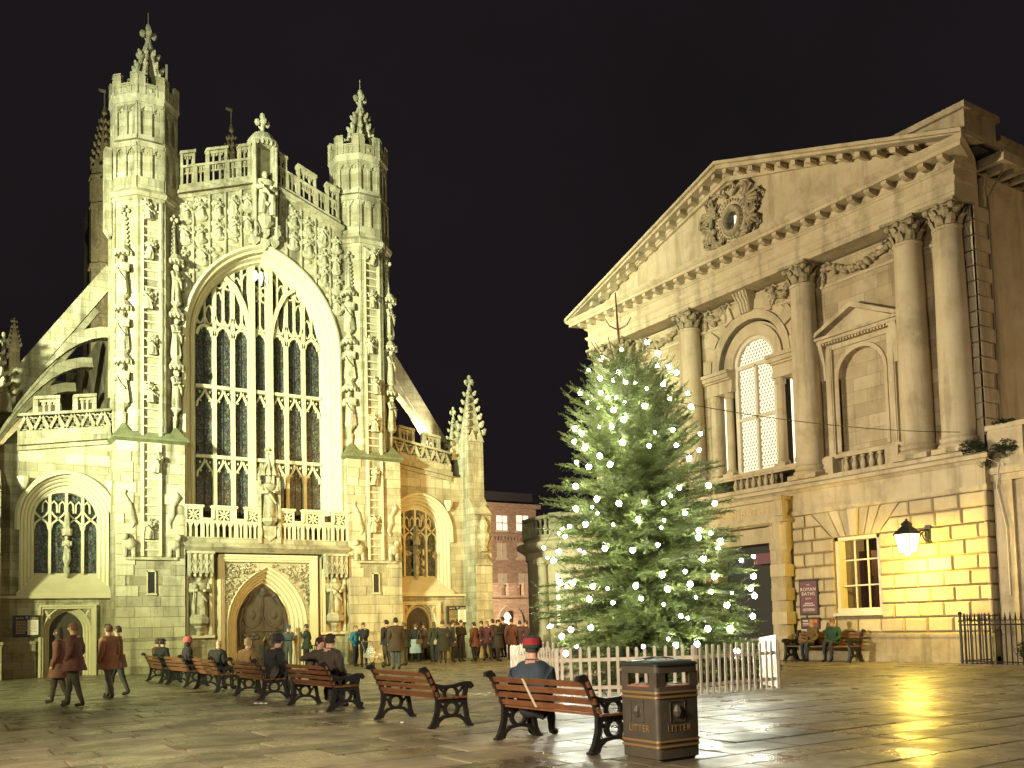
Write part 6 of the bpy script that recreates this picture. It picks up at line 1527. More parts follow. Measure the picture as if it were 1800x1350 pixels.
for p, d, ln, ti in SH:
    d = d.normalized(); s = d.cross(Vector((0, 0, 1))); s = s.normalized() if s.length > .01 else Vector((1, 0, 0)); o = s.cross(d)
    V, M_ = TPL[ti]; sc = max(.16, min(ln, .34)); B_ = np.array((d*ln, s*sc, o*sc)); VV.append(V@B_+np.array(p-TB)); MM.append(M_)
VV = np.concatenate(VV).astype(np.float32); MM = np.concatenate(MM).astype(np.int32); nq = len(MM)
me = bpy.data.meshes.new('crown'); me.vertices.add(len(VV)); me.vertices.foreach_set('co', VV.ravel()); me.loops.add(nq*4); me.loops.foreach_set('vertex_index', np.arange(nq*4, dtype=np.int32))
me.polygons.add(nq); me.polygons.foreach_set('loop_start', np.arange(0, nq*4, 4, dtype=np.int32)); me.polygons.foreach_set('material_index', MM)
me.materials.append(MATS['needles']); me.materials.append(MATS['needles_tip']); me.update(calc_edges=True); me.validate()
cro = bpy.data.objects.new('crown', me); COL.objects.link(cro); cro.parent = tree; ROOT[cro.name] = TB
print('needle quads', nq)
# ---- string of white bulbs: positions read along the sight lines, depth from the crown surface
LP = [(490,93,2),(308,158,2),(532,137,2),(530,187,1),(575,190,2),(605,213,2),(377,213,2),(303,237,2),(553,258,2),(355,243,1),(307,293,2),(335,312,1),(258,330,2),(480,345,2),(357,360,2),(663,348,2),(396,398,2),(204,435,2),(232,453,2),(350,425,2),(201,487,2),(243,512,2),(392,490,2),(497,503,1),(302,543,2),(343,577,2),(655,552,2),(258,585,2),(210,568,1),(206,663,2),(733,660,2),(291,713,2),(378,730,2),(480,727,1),(617,670,1),(555,730,1),(757,731,2),(208,752,2),(245,813,2),(640,770,1),(455,792,2),(182,822,1),(695,837,2),(692,865,2),(741,848,1),(780,880,2),(770,908,1),(323,908,2),(432,915,2),(532,895,1),(712,950,2),(140,922,2),(119,957,2),(240,925,0),(862,955,1),(910,941,1),(549,1013,2),(640,1000,1),(756,1020,2),(911,1020,2),(146,1045,2),(195,1045,2),(274,1058,2),(445,1057,2),(571,1069,2),(660,1050,2),(743,1080,1),(899,1067,2),(915,1097,2),(260,1110,2),(354,1123,1),(466,1107,1),(555,1130,0),(805,1133,2),(907,1177,2),(188,1230,2),(266,1222,2),(152,1257,2),(730,1227,2),(817,1227,2),(623,1177,1),(650,1185,0),(475,1297,1),(603,1292,2),(687,1287,2),(845,1315,2),(168,1325,2),(210,1297,0),(404,253,1),(442,253,0),(488,276,0),(367,312,0),(401,330,0),(294,356,1),(650,295,1),(579,317,1),(591,440,1),(605,500,1),(700,455,1),(695,520,1),(520,450,0),(302,427,0),(293,770,0),(272,745,0),(355,815,0),(545,827,0),(557,797,0),(582,702,0),(225,296,1),(258,203,0),(388,123,1),(80,907,1),(95,945,0),(155,832,0),(140,850,0),(165,862,1),(222,915,0),(171,1060,0),(333,1067,0),(110,1215,1),(100,1220,0),(682,1102,0),(825,1085,0),(573,1267,0)]
fl = thing('fairy_lights', 'string of small white electric bulbs wound over the Christmas tree', 'string lights', TB)
bme = {}; chain = []
for x, y, s in LP:
    px, py = 920+x*.4444, 560+y*.4444; d = ray(px, py).normalized(); best = None
    tt = 15.0
    while tt < 25.5:
        p = Vector((0, 0, HC))+d*tt; a = axis(p.z); r = (Vector((p.x, p.y, 0))-Vector((a.x, a.y, 0))).length
        if r < rad(p.z)*.96: best = p; break
        tt += .05
    if best is None:   # beside the crown: the point of the sight line nearest the trunk
        hx = Vector((d.x, d.y, 0)); tt = (Vector((TB.x, TB.y, 0))).dot(hx)/hx.dot(hx); best = Vector((0, 0, HC))+d*tt
    if s not in bme:
        m = MB(); r = (.030, .042, .058)[s]; m.ball((0, 0, 0), (r, r, r*1.15), 8, 6); m.mi = 1; m.lathe((0, 0, r*.9), [(r*.6, 0), (r*.6, r*.9), (r*.2, r*1.1)], 6)
        o = m.build('bulb', ['bulb', 'wire'], fl, smooth=True); o.data.transform(Matrix.Translation(TB)); bme[s] = o
    else: o = bme[s].copy(); COL.objects.link(o)
    o.location = best-TB; o.rotation_euler = (RND.uniform(-.6, .6), RND.uniform(-.6, .6), 0); chain.append(best)
w = MB(); ch_ = sorted(chain, key=lambda p: -p.z)
cur = ch_.pop(0)
while ch_:
    k = min(range(min(10, len(ch_))), key=lambda i: (ch_[i]-cur).length); nx = ch_.pop(k)
    mid = (cur+nx)/2-Vector((0, 0, .05+.06*(nx-cur).length)); toax = (axis(mid.z)-mid); toax.z = 0; mid += toax*.18
    w.tube([tuple(cur+Vector((0, 0, .04))), tuple(mid), tuple(nx+Vector((0, 0, .04)))], .006, 4); cur = nx
w.build('cable', 'wire', fl, recalc=False)
# span wire from the tree to the building
m = MB(); p0 = axis(7.2); p1 = Vector(PW(9.0, .1, 7.0)); pts = [tuple(p0.lerp(p1, t)-Vector((0, 0, 1.0*t*(1-t)))) for t in [k/14 for k in range(15)]]
m.tube(pts, .011, 4); q = m.build('span_wire', 'wire', None, loc=tuple(p0)); tag(q, 'thin dark wire stretched from the tree to the ledge of the columned building', 'wire')

# ---- iron railings by the wing, shrub behind
RH = 1.12
rl = thing('iron_railing', 'black spear topped iron railing in front of the side wing', 'railing', (25.7, 15.9, 0))
R0_, R1_, R2_ = Vector((25.7, 15.9, 0)), Vector((25.2, 11.5, 0)), Vector((27.1, 15.75, 0))
bar0 = None
for a, b in ((R0_, R1_), (R0_, R2_)):
    d = b-a; Ln = d.length; t = d/Ln
    m = MB(a, t, Vector((t.y, -t.x, 0))); m.box(-.05, Ln, -.024, .024, 1.15, 1.19); m.box(-.05, Ln, -.02, .02, .12, .15); m.build('rail', 'iron', rl)
    m = MB(a, t, Vector((t.y, -t.x, 0))); m.box(-.08, Ln, -.08, .08, 0, .06); m.build('kerb', 'plinth', rl)
    n = int(Ln/.155)
    for k in range(n+1):
        p = a+t*(Ln*k/n)
        if bar0 is None:
            m = MB(); m.lathe((0, 0, 0), [(.017, .03), (.017, 1.30), (.034, 1.32), (.026, 1.38), (.004, 1.52)], 6); m.tube([(-.08, 0, 1.26), (-.05, 0, 1.31), (0, 0, 1.26), (.05, 0, 1.31), (.08, 0, 1.26)], .012, 4); bar0 = m.build('spear_bar', 'iron', rl); bar0.data.transform(Matrix.Translation(R0_)); o = bar0
        else: o = bar0.copy(); COL.objects.link(o)
        o.location = p-R0_; o.rotation_euler = (0, 0, atan2(t.y, t.x))
m = MB(); m.tube([tuple(R0_), tuple(R0_+Vector((0, 0, 1.46)))], .04, 8); m.ball(tuple(R0_+Vector((0, 0, 1.5))), .06, 8, 6); m.build('post', 'iron', rl)
m = MB(); rg = random.Random(5); leaf_clump(m, (26.5, 14.0, .42), (.55, .75, .40), 1500, rg, .06)
sb = m.build('shrub', 'ivy', None, recalc=False, loc=(26.5, 14.0, 0)); tag(sb, 'dark low shrub behind the iron railing', 'shrub')
# ---- floodlights: fixtures
def flood(loc, target, label, pole=True, scale=1):
    t = thing('floodlight', label, 'floodlight', (loc[0], loc[1], 0 if pole else loc[2])); L = Vector(loc); d = (Vector(target)-L).normalized()
    s = d.cross(Vector((0, 0, 1))).normalized(); u = s.cross(d)
    L2 = L-d*.12
    def bx_(a, b, c): return [tuple(L2+s*x*a*scale+u*y*b*scale+d*c) for x, y in ((-1, -1), (1, -1), (1, 1), (-1, 1))]
    m = MB(); m.loft([bx_(.12, .10, -.32), bx_(.26, .2, -.12), bx_(.28, .22, -.06)]); m.build('housing', 'steel', t)
    if pole: m = MB(); m.tube([(L2.x-d.x*.2, L2.y-d.y*.2, 0), (L2.x-d.x*.2, L2.y-d.y*.2, L2.z-.15)], .07, 8); m.build('pole', 'steel', t)
    else: m = MB(); m.tube([(L2.x-d.x*.2, L2.y-d.y*.2, L2.z-.45*scale), (L2.x-d.x*.2, L2.y-d.y*.2, L2.z-.1)], .04, 6); m.build('bracket', 'steel', t)
for (loc, tg, c, pw, an, bl), lb in zip(FLOODS, ('tall pole floodlight aimed at the left turret of the abbey', 'tall pole floodlight aimed at the right turret of the abbey', 'pole floodlight aimed at the abbey doors', 'added fill floodlight on a pole, softening the shadows on the abbey front', 'pole floodlight aimed at the columned building', 'sodium street light on a pole aimed along the abbey', 'sodium street light on a pole beside the side wing', 'low pole lamp beside the shop fronts', 'street lamp pole behind the benches')): flood(loc, tg, lb)
for loc, tg, c, pw, an, lb in (((1.7, 40.4, 9.0), (6.5, 42.5, 13.5), (1, .97, .72), 6500, 95, 'small floodlight on the left aisle roof'), ((21.6, 40.4, 9.3), (19.2, 42.0, 12.8), (1, .97, .72), 5000, 95, 'small floodlight on the right aisle roof'), ((1.5, 52.0, 9.4), (1.5, 64, 15), (1, .9, .5), 5000, 110, 'small floodlight by the transept'), ((10.5, 66, 19.4), (9.5, 86, 37), (1, .92, .5), 22000, 95, 'small floodlight on the nave roof below the crossing tower'), ((26.2, 51.5, 6.5), (30, 60, 4), (1, .72, .50), 22000, 120, 'sodium lamp in the lane behind the abbey')):
    lamp('SPOT', loc, c, pw, .12, tg, an, .6, 'roof_flood_light'); flood(loc, tg, lb, False, .6)
# ================================================================ people
CL = {}; PEND = []
from mathutils import noise as mnoise
def cloth(c):
    k = 'cloth_%d_%d_%d' % tuple(int(q*999) for q in c)
    if k not in CL: mat(k, c, .85, col2=tuple(q*.6 for q in c), nscale=7, namt=.8, bump=1.0, bscale=11); CL[k] = k
    return k
def person(label, loc, face, pose='stand', top=(.03, .03, .035), legs=(.02, .02, .025), hair=(.03, .02, .015), hat=None, h=1.72, bulk=1.1, head=(0, 0),
           arms='down', skirt=None, group=None, fingers=False, shoe=(.015, .012, .01), longhair=False, seat=.46, lean=0.0, coat=0.0, step=.0, bare=False, seedv=0):
    """one skinned body (+ hair / hat / skirt as children); the figure faces +y in its own frame"""
    rg = random.Random(seedv+len(label)); k = h/1.72
    N = []; E_ = []; R = []; B = []
    def nd(p, r, par=None, b='top', r2=None):
        N.append(Vector(p)*k); R.append((r*k, (r2 or r)*k)); B.append(b)
        if par is not None: E_.append((par, len(N)-1))
        return len(N)-1
    sit = pose == 'sit'; pz = seat/k+.10 if sit else .95
    L = lean
    pel = nd((0, 0, pz), .15*bulk, None, 'legs' if not coat else 'top', .12*bulk)
    sp = nd((0, .0+L*.10, pz+.20), .142*bulk, pel, 'top', .11*bulk); chs = nd((0, .0+L*.24, pz+.40), .165*bulk, sp, 'top', .12*bulk)
    nk = nd((0, .01+L*.32, pz+.535), .060, chs, 'skin'); hy = .03+L*.36
    tx, ty = head
    hb = nd((tx*.02, hy+ty*.02, pz+.61), .066, nk, 'skin'); hm = nd((tx*.03, hy+.012+ty*.04, pz+.69), .083, hb, 'skin', .095); ht = nd((tx*.04, hy-.004+ty*.05, pz+.765), .068, hm, 'skin', .075)
    HC_ = Vector((tx*.03, hy, pz+.70))*k
    for s in (-1, 1):
        sh_ = nd((s*.165*min(1.25, bulk), L*.24, pz+.455-.09*max(0, bulk-1.1)), .082*bulk, chs, 'top')
        a = arms if isinstance(arms, str) else arms[0 if s < 0 else 1]
        if a == 'down': el, wr, hd = (s*.245, -.02+L*.2, pz+.18), (s*.255, .07+L*.2, pz-.06), (s*.25, .10+L*.2, pz-.14)
        elif a == 'lap': el, wr, hd = (s*.25, .0+L*.2, pz+.20), (s*.14, .22+L*.15, pz+.07), (s*.05, .29+L*.15, pz+.06)
        elif a == 'fold': el, wr, hd = (s*.25, .03+L*.2, pz+.20), (s*.08, .20+L*.2, pz+.22), (-s*.02, .21+L*.2, pz+.24)
        elif a == 'pocket': el, wr, hd = (s*.275, -.06+L*.2, pz+.19), (s*.20, .08+L*.2, pz+.02), (s*.16, .11+L*.2, pz-.02)
        elif a == 'push': el, wr, hd = (s*.22, .10+L*.2, pz+.20), (s*.18, .34, pz+.08), (s*.17, .42, pz+.07)
        elif a == 'phone': el, wr, hd = (s*.24, .10, pz+.24), (s*.15, .20, pz+.44), (s*.10, .16, pz+.56)
        elif a == 'over': el, wr, hd = (s*.40, -.05, pz+.42), (s*.62, -.06, pz+.36), (s*.70, -.04, pz+.33)
        else: el, wr, hd = a
        e = nd(el, .060*bulk, sh_, 'top'); w = nd(wr, .042*bulk, e, 'top'); hn = nd(hd, .036, w, 'skin', .022)
        if fingers:
            d = (Vector(hd)-Vector(wr)).normalized(); u = Vector((s, 0, .0)); u = (u-d*u.dot(d)).normalized(); n_ = d.cross(u)
            for q, (o_, ln) in enumerate(((-.026, .062), (-.009, .072), (.009, .068), (.026, .054))):
                b0 = Vector(hd)+u*o_; f1 = nd(b0+d*ln*.55, .0095, hn, 'skin'); nd(b0+d*ln*.95-Vector((0, 0, .02)), .008, f1, 'skin')
            t1 = nd(Vector(hd)-u*s*.03*s+d*.005+Vector((0, 0, .015)), .010, hn, 'skin'); nd(Vector(hd)-u*.04+d*.04+Vector((0, 0, .012)), .0085, t1, 'skin')
        hp = nd((s*.085, .0, pz-.02), .105*bulk, pel, 'legs')
        if sit:
            kn = nd((s*.12, .45, pz+.02+rg.uniform(-.02, .02)), .072, hp, 'legs'); fx = .40+rg.uniform(-.03, .16); an = nd((s*.13, fx, .10), .050, kn, 'legs'); he = nd((s*.13, fx-.02, .05), .045, an, 'shoe'); nd((s*.15, fx+.17, .035), .038, he, 'shoe')
        else:
            st_ = s*step
            kn = nd((s*.095, .03+st_*.55, .50), .070*min(1.1, bulk), hp, 'legs'); an = nd((s*.095, -.02+st_, .10), .050, kn, 'legs'); he = nd((s*.095, -.03+st_, .05), .045, an, 'shoe'); nd((s*.11, .14+st_, .035), .038, he, 'shoe')
    me = bpy.data.meshes.new('person'); bm = bmesh.new(); sl = bm.verts.layers.skin.verify(); vs = []
    for i, p in enumerate(N):
        v = bm.verts.new(p); v[sl].radius = R[i]; v[sl].use_root = i == 0; vs.append(v)
    for a, b in E_: bm.edges.new((vs[a], vs[b]))
    bm.to_mesh(me); bm.free(); o = bpy.data.objects.new('person', me); COL.objects.link(o)
    md = o.modifiers.new('s', 'SKIN'); md.use_smooth_shade = True; md = o.modifiers.new('d', 'SUBSURF'); md.levels = 2 if Vector(loc).length < 24 or fingers else 1; md.render_levels = md.levels
    def finish(dg):
        me2 = bpy.data.meshes.new_from_object(o.evaluated_get(dg)); o.modifiers.clear(); o.data = me2; bpy.data.meshes.remove(me)
        me2.name = 'person'; me2.materials.clear()
        names = [cloth(top), cloth(legs), 'skin', cloth(shoe)]; idx = {'top': 0, 'legs': 1, 'skin': 2, 'shoe': 3}
        for q in names: me2.materials.append(MATS[q])
        segs = [(N[a], N[b], B[b]) for a, b in E_]; mi = []
        for p in me2.polygons:
            c = p.center; best = 9; bb = 'top'
            for a, b, t in segs:
                d = b-a; tt = max(0, min(1, (c-a).dot(d)/max(1e-9, d.dot(d)))); ds = (c-a-d*tt).length
                if t == 'skin': ds += .012
                if ds < best: best = ds; bb = t
            if coat and bb == 'legs' and c.z > (pz-coat)*k: bb = 'top'
            if bb == 'skin' and c.z < (pz+.50)*k and abs(c.x) < .13*k: bb = 'top'
            mi.append(idx[bb])
        me2.polygons.foreach_set('material_index', mi); me2.polygons.foreach_set('use_smooth', [True]*len(mi))
        for v in me2.vertices:      # creases of the clothes
            if v.co.z < (pz+.50)*k: v.co += v.normal*(.016*mnoise.noise(v.co*9+Vector((seedv, 0, 0)))+.009*mnoise.noise(Vector((v.co.x*22, v.co.y*22, v.co.z*12+seedv))))
        o.location = loc; o.rotation_euler.z = face; tag(o, label, 'person', group)
        ROOT[o.name] = Vector((0, 0, 0))
        def child(m, nm, mt): c = m.build(nm, mt, o, smooth=True); return c
        # face: nose, eyes, ears sit on the head as one small part
        m = MB(); f = HC_+Vector((0, .088*k, -.012*k)); m.ball(tuple(f+Vector((0, .012*k, -.012*k))), (.013*k, .018*k, .022*k), 6, 4)
        for s in (-1, 1): m.ball(tuple(HC_+Vector((s*.085*k, .01*k, -.01*k))), (.012*k, .022*k, .032*k), 6, 4)
        m.tube([tuple(f+Vector((-.022*k, -.004*k, -.05*k))), tuple(f+Vector((0, .001*k, -.052*k))), tuple(f+Vector((.022*k, -.004*k, -.05*k)))], .006*k, 5)
        fm_ = bpy.data.meshes.new('f'); fm_.from_pydata(m.v, [], m.f); fm_.polygons.foreach_set('material_index', [2]*len(m.f))
        bm = bmesh.new(); bm.from_mesh(me2); bm.from_mesh(fm_); bmesh.ops.recalc_face_normals(bm, faces=bm.faces); bm.to_mesh(me2); bm.free(); bpy.data.meshes.remove(fm_)
        me2.polygons.foreach_set('use_smooth', [True]*len(me2.polygons))
        m = MB()
        for s in (-1, 1): m.ball(tuple(HC_+Vector((s*.032*k, .084*k, .005*k))), (.010*k, .006*k, .007*k), 6, 4)
        child(m, 'eyes', 'black')
        # hair
        if not bare:
            m = MB(); n = 16; rings = []
            drop = .30 if longhair else .055
            for i in range(7):
                t = i/6; row = []
                for j in range(n):
                    an = 2*pi*j/n; fr = max(0, sin(an)); lo = -.015-(drop)*(1-fr**.6); zz = .105*cos(t*pi/2) if t < 1 else 0
                    ph = t*(pi/2); zc = .108*cos(ph)+(lo*max(0, (t-.6)/.4)); r = .099*sin(max(.12, ph))*(1-.55*max(0, t-.8))
                    row.append((HC_.x+r*cos(an)*.94*k, HC_.y+(r*sin(an)*1.06-.012)*k, HC_.z+(zc+.005)*k))
                rings.append(row)
            rings = [[(p[0]+.014*k*mnoise.noise(Vector(p)*17), p[1]+.014*k*mnoise.noise(Vector(p)*19+Vector((3, 0, 0))), p[2]+.012*k*mnoise.noise(Vector(p)*15)) for p in row] for row in rings]
            m.loft(rings); child(m, 'hair', cloth(hair))
        if hat:
            kind, cols = hat; m = MB()
            zz = [(.122, -.03), (.127, .015), (.124, .06), (.106, .10), (.068, .13), (.015, .142)]
            rings = [[(HC_.x+r*cos(2*pi*j/16)*k, HC_.y+r*1.04*sin(2*pi*j/16)*k-.006, HC_.z+(z+.012)*k) for j in range(16)] for r, z in zz]
            for i in range(5): m.mi = min(i, len(cols)-1) if len(cols) > 1 else 0; m.loft(rings[i:i+2], caps=i == 4)
            if kind == 'cap': m.mi = 0; m.loft([[(HC_.x+.11*cos(a)*k, HC_.y+(.06+.115*sin(a))*k, HC_.z+dz*k) for a in [pi*q/8 for q in range(9)]] for dz in (.012, .024)], close=True)
            c = m.build('hat', [cloth(q) for q in cols], o, smooth=True)
        if coat or skirt:
            m = MB(); n = 18; col = skirt or top; z1 = pz+.02; z0 = pz-(coat or .55); rr = (.20, .27) if skirt else (.19, .235)
            if not sit:
                m.loft([[(rr_*1.05*cos(2*pi*j/n)*k*(1+.05*sin(j*3.1)), rr_*.82*sin(2*pi*j/n)*k*(1+.05*sin(j*2.3)), z*k) for j in range(n)] for rr_, z in ((rr[0]*.92*bulk, z1+.06), (rr[0]*bulk, z1-.08), ((rr[0]+rr[1])/2*bulk, (z0+z1)/2), (rr[1]*bulk, z0), (rr[1]*.9*bulk, z0+.02))])
                child(m, 'skirt' if skirt else 'coat_tail', cloth(col))
        # collar
        m = MB(); cc = Vector((0, .012+L*.30, pz+.50))*k
        m.lathe(tuple(cc), [(.098*k, -.03*k), (.092*k, .03*k), (.076*k, .05*k), (.07*k, .0)], 14, 1.1, 1.0); child(m, 'collar', cloth(tuple(min(1, q*.8) for q in top)))
    PEND.append(finish)
    return o
def bag(o_label, loc, col, strap):
    t = thing('handbag', o_label, 'handbag', loc); m = MB(loc); m.loft([[(s*.14*q, w*.05, z) for s, w in ((-1, -1), (1, -1), (1, 1), (-1, 1))] for q, z in ((.8, -.10), (1, -.06), (1, .04), (.75, .10))]); m.build('body', cloth(col), t, smooth=True)
    m = MB(loc); m.tube([(-.10, 0, .08), (-.08, -.02, strap*.6), (-.02, -.03, strap)], .012, 5); m.tube([(.10, 0, .08), (.06, -.02, strap*.6), (-.02, -.03, strap)], .012, 5); m.build('strap', cloth(col), t); return t
FX = -pi/2       # a figure that faces +x (as the benches do)
ST = 'people resting on the benches'
# seated on the bench row
person('man in navy jacket and striped red and green knitted hat sitting beside the bin', (BX+.24, 10.28, 0), -.85, 'sit', (.035, .055, .085), (.02, .022, .03), (.05, .05, .05), ('knit', [(.02, .05, .035), (.30, .02, .03), (.30, .02, .03), (.02, .05, .035), (.015, .02, .02)]), 1.80, 1.55, arms='lap', lean=.35, seat=.37, seedv=1, fingers=True)
person('man in dark brown jacket leaning towards the dark haired woman on the bench', (BX+.20, 17.05, 0), -1.15, 'sit', (.045, .036, .024), (.03, .034, .05), (.02, .014, .01), None, 1.84, 1.32, arms=('over', 'lap'), seedv=2)
person('dark haired woman with pale face turned to the man in brown jacket', (BX+.24, 17.72, 0), FX-1.2, 'sit', (.06, .05, .03), (.02, .02, .025), (.016, .010, .008), None, 1.70, 1.1, arms='lap', seedv=3)
person('red haired person in dark coat behind the couple on the bench', (BX+.62, 18.55, 0), FX+.7, 'sit', (.03, .03, .03), (.02, .02, .02), (.20, .05, .03), None, 1.72, 1.1, longhair=True, arms='phone', seedv=4)
person('bulky man in black coat and flat cap bent forward on the bench', (BX+.22, 20.55, 0), -1.3, 'sit', (.014, .014, .016), (.06, .055, .045), (.05, .04, .03), ('cap', [(.02, .022, .028)]), 1.80, 1.35, arms='lap', lean=.45, seedv=5)
person('fair haired woman in tan brown coat sitting on the bench', (BX+.25, 22.35, 0), -1.1, 'sit', (.22, .12, .045), (.03, .03, .03), (.38, .27, .15), None, 1.70, 1.25, arms='lap', longhair=False, seedv=6, coat=.3)
person('bald person in black jacket sitting with hunched shoulders', (BX+.22, 24.9, 0), -1.0, 'sit', (.018, .016, .016), (.02, .02, .02), (.3, .2, .15), None, 1.66, 1.3, arms='lap', bare=True, lean=.2, seedv=7)
person('person with pink woolly hat and dark coat sitting on the bench', (BX+.22, 27.9, 0), -1.5, 'sit', (.02, .016, .018), (.02, .02, .025), (.03, .02, .015), ('knit', [(.50, .12, .13)]), 1.74, 1.2, longhair=True, arms='lap', seedv=8)
person('dark haired person in black coat at the abbey end of the benches', (BX+.20, 30.9, 0), FX+.5, 'sit', (.016, .016, .018), (.02, .02, .025), (.015, .012, .01), None, 1.70, 1.2, arms='lap', seedv=9)
person('seated figure in red brown coat on the bench end near the abbey', (BX+.22, 31.7, 0), FX+.2, 'sit', (.12, .05, .035), (.03, .02, .02), (.10, .06, .04), None, 1.70, 1.15, arms='lap', seedv=10)
# the pair on the bench under the sign (facing the square, -x)
person('fair haired man in brown jacket with clasped hands on the wall bench', (26.42, 21.72, 0), pi/2-.2, 'sit', (.16, .10, .035), (.035, .04, .07), (.45, .32, .14), None, 1.72, 1.15, arms='lap', seedv=11, fingers=True, seat=.52, lean=.2)
person('young man in green jacket over dark sweater with clasped hands', (26.42, 20.90, 0), pi/2+.15, 'sit', (.02, .07, .04), (.03, .035, .06), (.16, .09, .04), None, 1.76, 1.15, arms='lap', seedv=12, fingers=True, seat=.52, lean=.2)
# strollers in front of the abbey
def at(x, y): p = G(x, y); return (p.x, p.y, 0)
person('person in bright blue top and dark trousers standing by the pushchair', at(625, 1171), pi+.6, 'stand', (.02, .17, .30), (.02, .02, .025), (.20, .15, .10), None, 1.62, 1.1, arms='pocket', seedv=13)
person('man in black jacket holding the pushchair handle', at(640, 1169), pi-.9, 'stand', (.016, .018, .024), (.02, .02, .024), (.10, .08, .06), None, 1.74, 1.15, arms='push', seedv=14)
person('tall man in black coat with back turned near the right turret', at(681, 1172), .3, 'stand', (.016, .016, .016), (.05, .05, .05), (.02, .015, .01), None, 1.80, 1.2, arms='pocket', coat=.12, seedv=15)
person('man in long brown overcoat and blue jeans near the right turret', at(697, 1177), -.2, 'stand', (.045, .032, .020), (.05, .075, .10), (.02, .014, .01), None, 1.84, 1.3, arms='down', coat=.32, seedv=16)
person('person in dark cape like coat beside the overcoated man', at(712, 1170), .5, 'stand', (.02, .026, .022), (.07, .07, .055), (.10, .07, .04), None, 1.68, 1.3, arms='pocket', coat=.2, seedv=17)
person('man in black jacket facing the square before the right aisle door', at(724, 1158), pi+.1, 'stand', (.02, .02, .024), (.02, .02, .022), (.10, .06, .03), None, 1.76, 1.12, arms='pocket', seedv=18)
p_ = at(731, 1163)
person('woman in black jacket, white scarf and pale patterned skirt', p_, -.9, 'stand', (.02, .018, .018), (.03, .02, .02), (.12, .08, .05), None, 1.64, 1.1, arms='down', skirt=(.42, .46, .48), step=.18, seedv=19)
bag('brown leather handbag at the hip of the patterned skirt woman', (p_[0]+.05, p_[1]-.26, .88), (.20, .12, .06), .50)
p_ = at(764, 1164)
person('woman in dark green coat with long hair facing the door', p_, .1, 'stand', (.03, .036, .022), (.02, .03, .045), (.14, .09, .04), None, 1.70, 1.15, arms='down', coat=.22, longhair=True, seedv=20)
bag('cream handbag hanging from a long strap over green coat', (p_[0]+.02, p_[1]-.24, .86), (.55, .52, .36), .56)
person('fair haired companion in black beside the green coated woman', at(756, 1158), .8, 'stand', (.025, .02, .018), (.02, .02, .02), (.30, .20, .12), None, 1.72, 1.05, arms='fold', seedv=21)
person('person in long dark coat right of the green coated woman', at(779, 1166), -.5, 'stand', (.025, .024, .016), (.02, .02, .02), (.08, .05, .03), None, 1.74, 1.2, arms='pocket', coat=.45, seedv=22)
person('lone man in dark hooded jacket standing before the notice board', at(811, 1163), pi+.2, 'stand', (.025, .022, .022), (.018, .018, .02), (.04, .03, .02), None, 1.74, 1.15, arms='fold', seedv=23)
person('woman in dark red coat walking past the corner buttress', at(848, 1158), 1.2, 'stand', (.10, .02, .018), (.04, .02, .02), (.05, .03, .02), None, 1.70, 1.15, arms='down', coat=.3, step=.2, seedv=24)
person('man in brown jacket walking towards the archway', at(868, 1158), .4, 'stand', (.07, .03, .02), (.03, .02, .02), (.03, .02, .015), None, 1.76, 1.15, arms='down', step=.2, seedv=25)
person('man in black overcoat silhouetted in front of the archway', at(886, 1156), .2, 'stand', (.02, .013, .012), (.02, .015, .015), (.02, .015, .01), None, 1.86, 1.2, arms='pocket', coat=.3, seedv=26)
person('person in purple brown coat beside the bowed building', at(915, 1157), -.6, 'stand', (.06, .03, .035), (.03, .02, .02), (.06, .04, .03), None, 1.66, 1.15, arms='down', coat=.3, step=.15, seedv=27)
for i, (x, y, lb, c, hr) in enumerate(((835, 1162, 'person in rust coloured coat beside the corner buttress', (.12, .04, .02), .03), (858, 1161, 'woman in dark maroon coat with fair hair by the corner buttress', (.08, .018, .022), .2), (876, 1162, 'stooping person in black cape before the archway', (.02, .015, .015), .02), (900, 1160, 'man in russet jacket walking out of the archway', (.11, .04, .025), .04), (927, 1160, 'person in plum coat against the bowed building', (.06, .02, .03), .05), (745, 1160, 'man in brown cap standing in front of the right aisle door', (.05, .035, .02), .03), (796, 1164, 'person in grey hooded top left of the notice board', (.045, .045, .045), .03))):
    person(lb, at(x, y), .4+1.7*i, 'stand', c, (.02, .018, .018), (hr, hr*.7, hr*.45), ('cap', [(.05, .035, .02)]) if i == 5 else None, 1.64+.04*(i % 4), 1.15+.05*(i % 3), arms=('down', 'pocket', 'fold')[i % 3], coat=(.3, .2, .4)[i % 3], step=.14*(i % 2), longhair=(i == 1), seedv=60+i)
# crowd before the west door
person('person in blue hooded coat standing left of the west door', at(394, 1172), .4, 'stand', (.035, .10, .16), (.02, .02, .024), (.02, .04, .06), ('knit', [(.03, .09, .14)]), 1.64, 1.2, arms='pocket', coat=.15, seedv=28)
person('tall man in black coat at the left side of the west door', at(413, 1174), pi+.2, 'stand', (.03, .026, .02), (.02, .02, .02), (.25, .2, .14), None, 1.80, 1.15, arms='down', coat=.3, seedv=29)
person('white haired person in dark scarf before the west door', at(440, 1172), pi, 'stand', (.035, .045, .035), (.03, .03, .03), (.50, .45, .38), None, 1.70, 1.15, arms='fold', seedv=30)
mp = at(466, 1172)
person('musician in grey green coat playing a brass horn', mp, pi+.2, 'stand', (.06, .075, .05), (.04, .05, .035), (.10, .07, .05), None, 1.78, 1.15, arms=((( -.26, .10, 1.18), (-.16, .30, 1.22), (-.12, .36, 1.25)), ((.26, .10, 1.18), (.14, .34, 1.18), (.10, .42, 1.17))), coat=.3, seedv=31)
hn = thing('brass_horn', 'shiny brass horn held by the musician before the west door', 'horn', (mp[0]+.0, mp[1]-.42, 1.2))
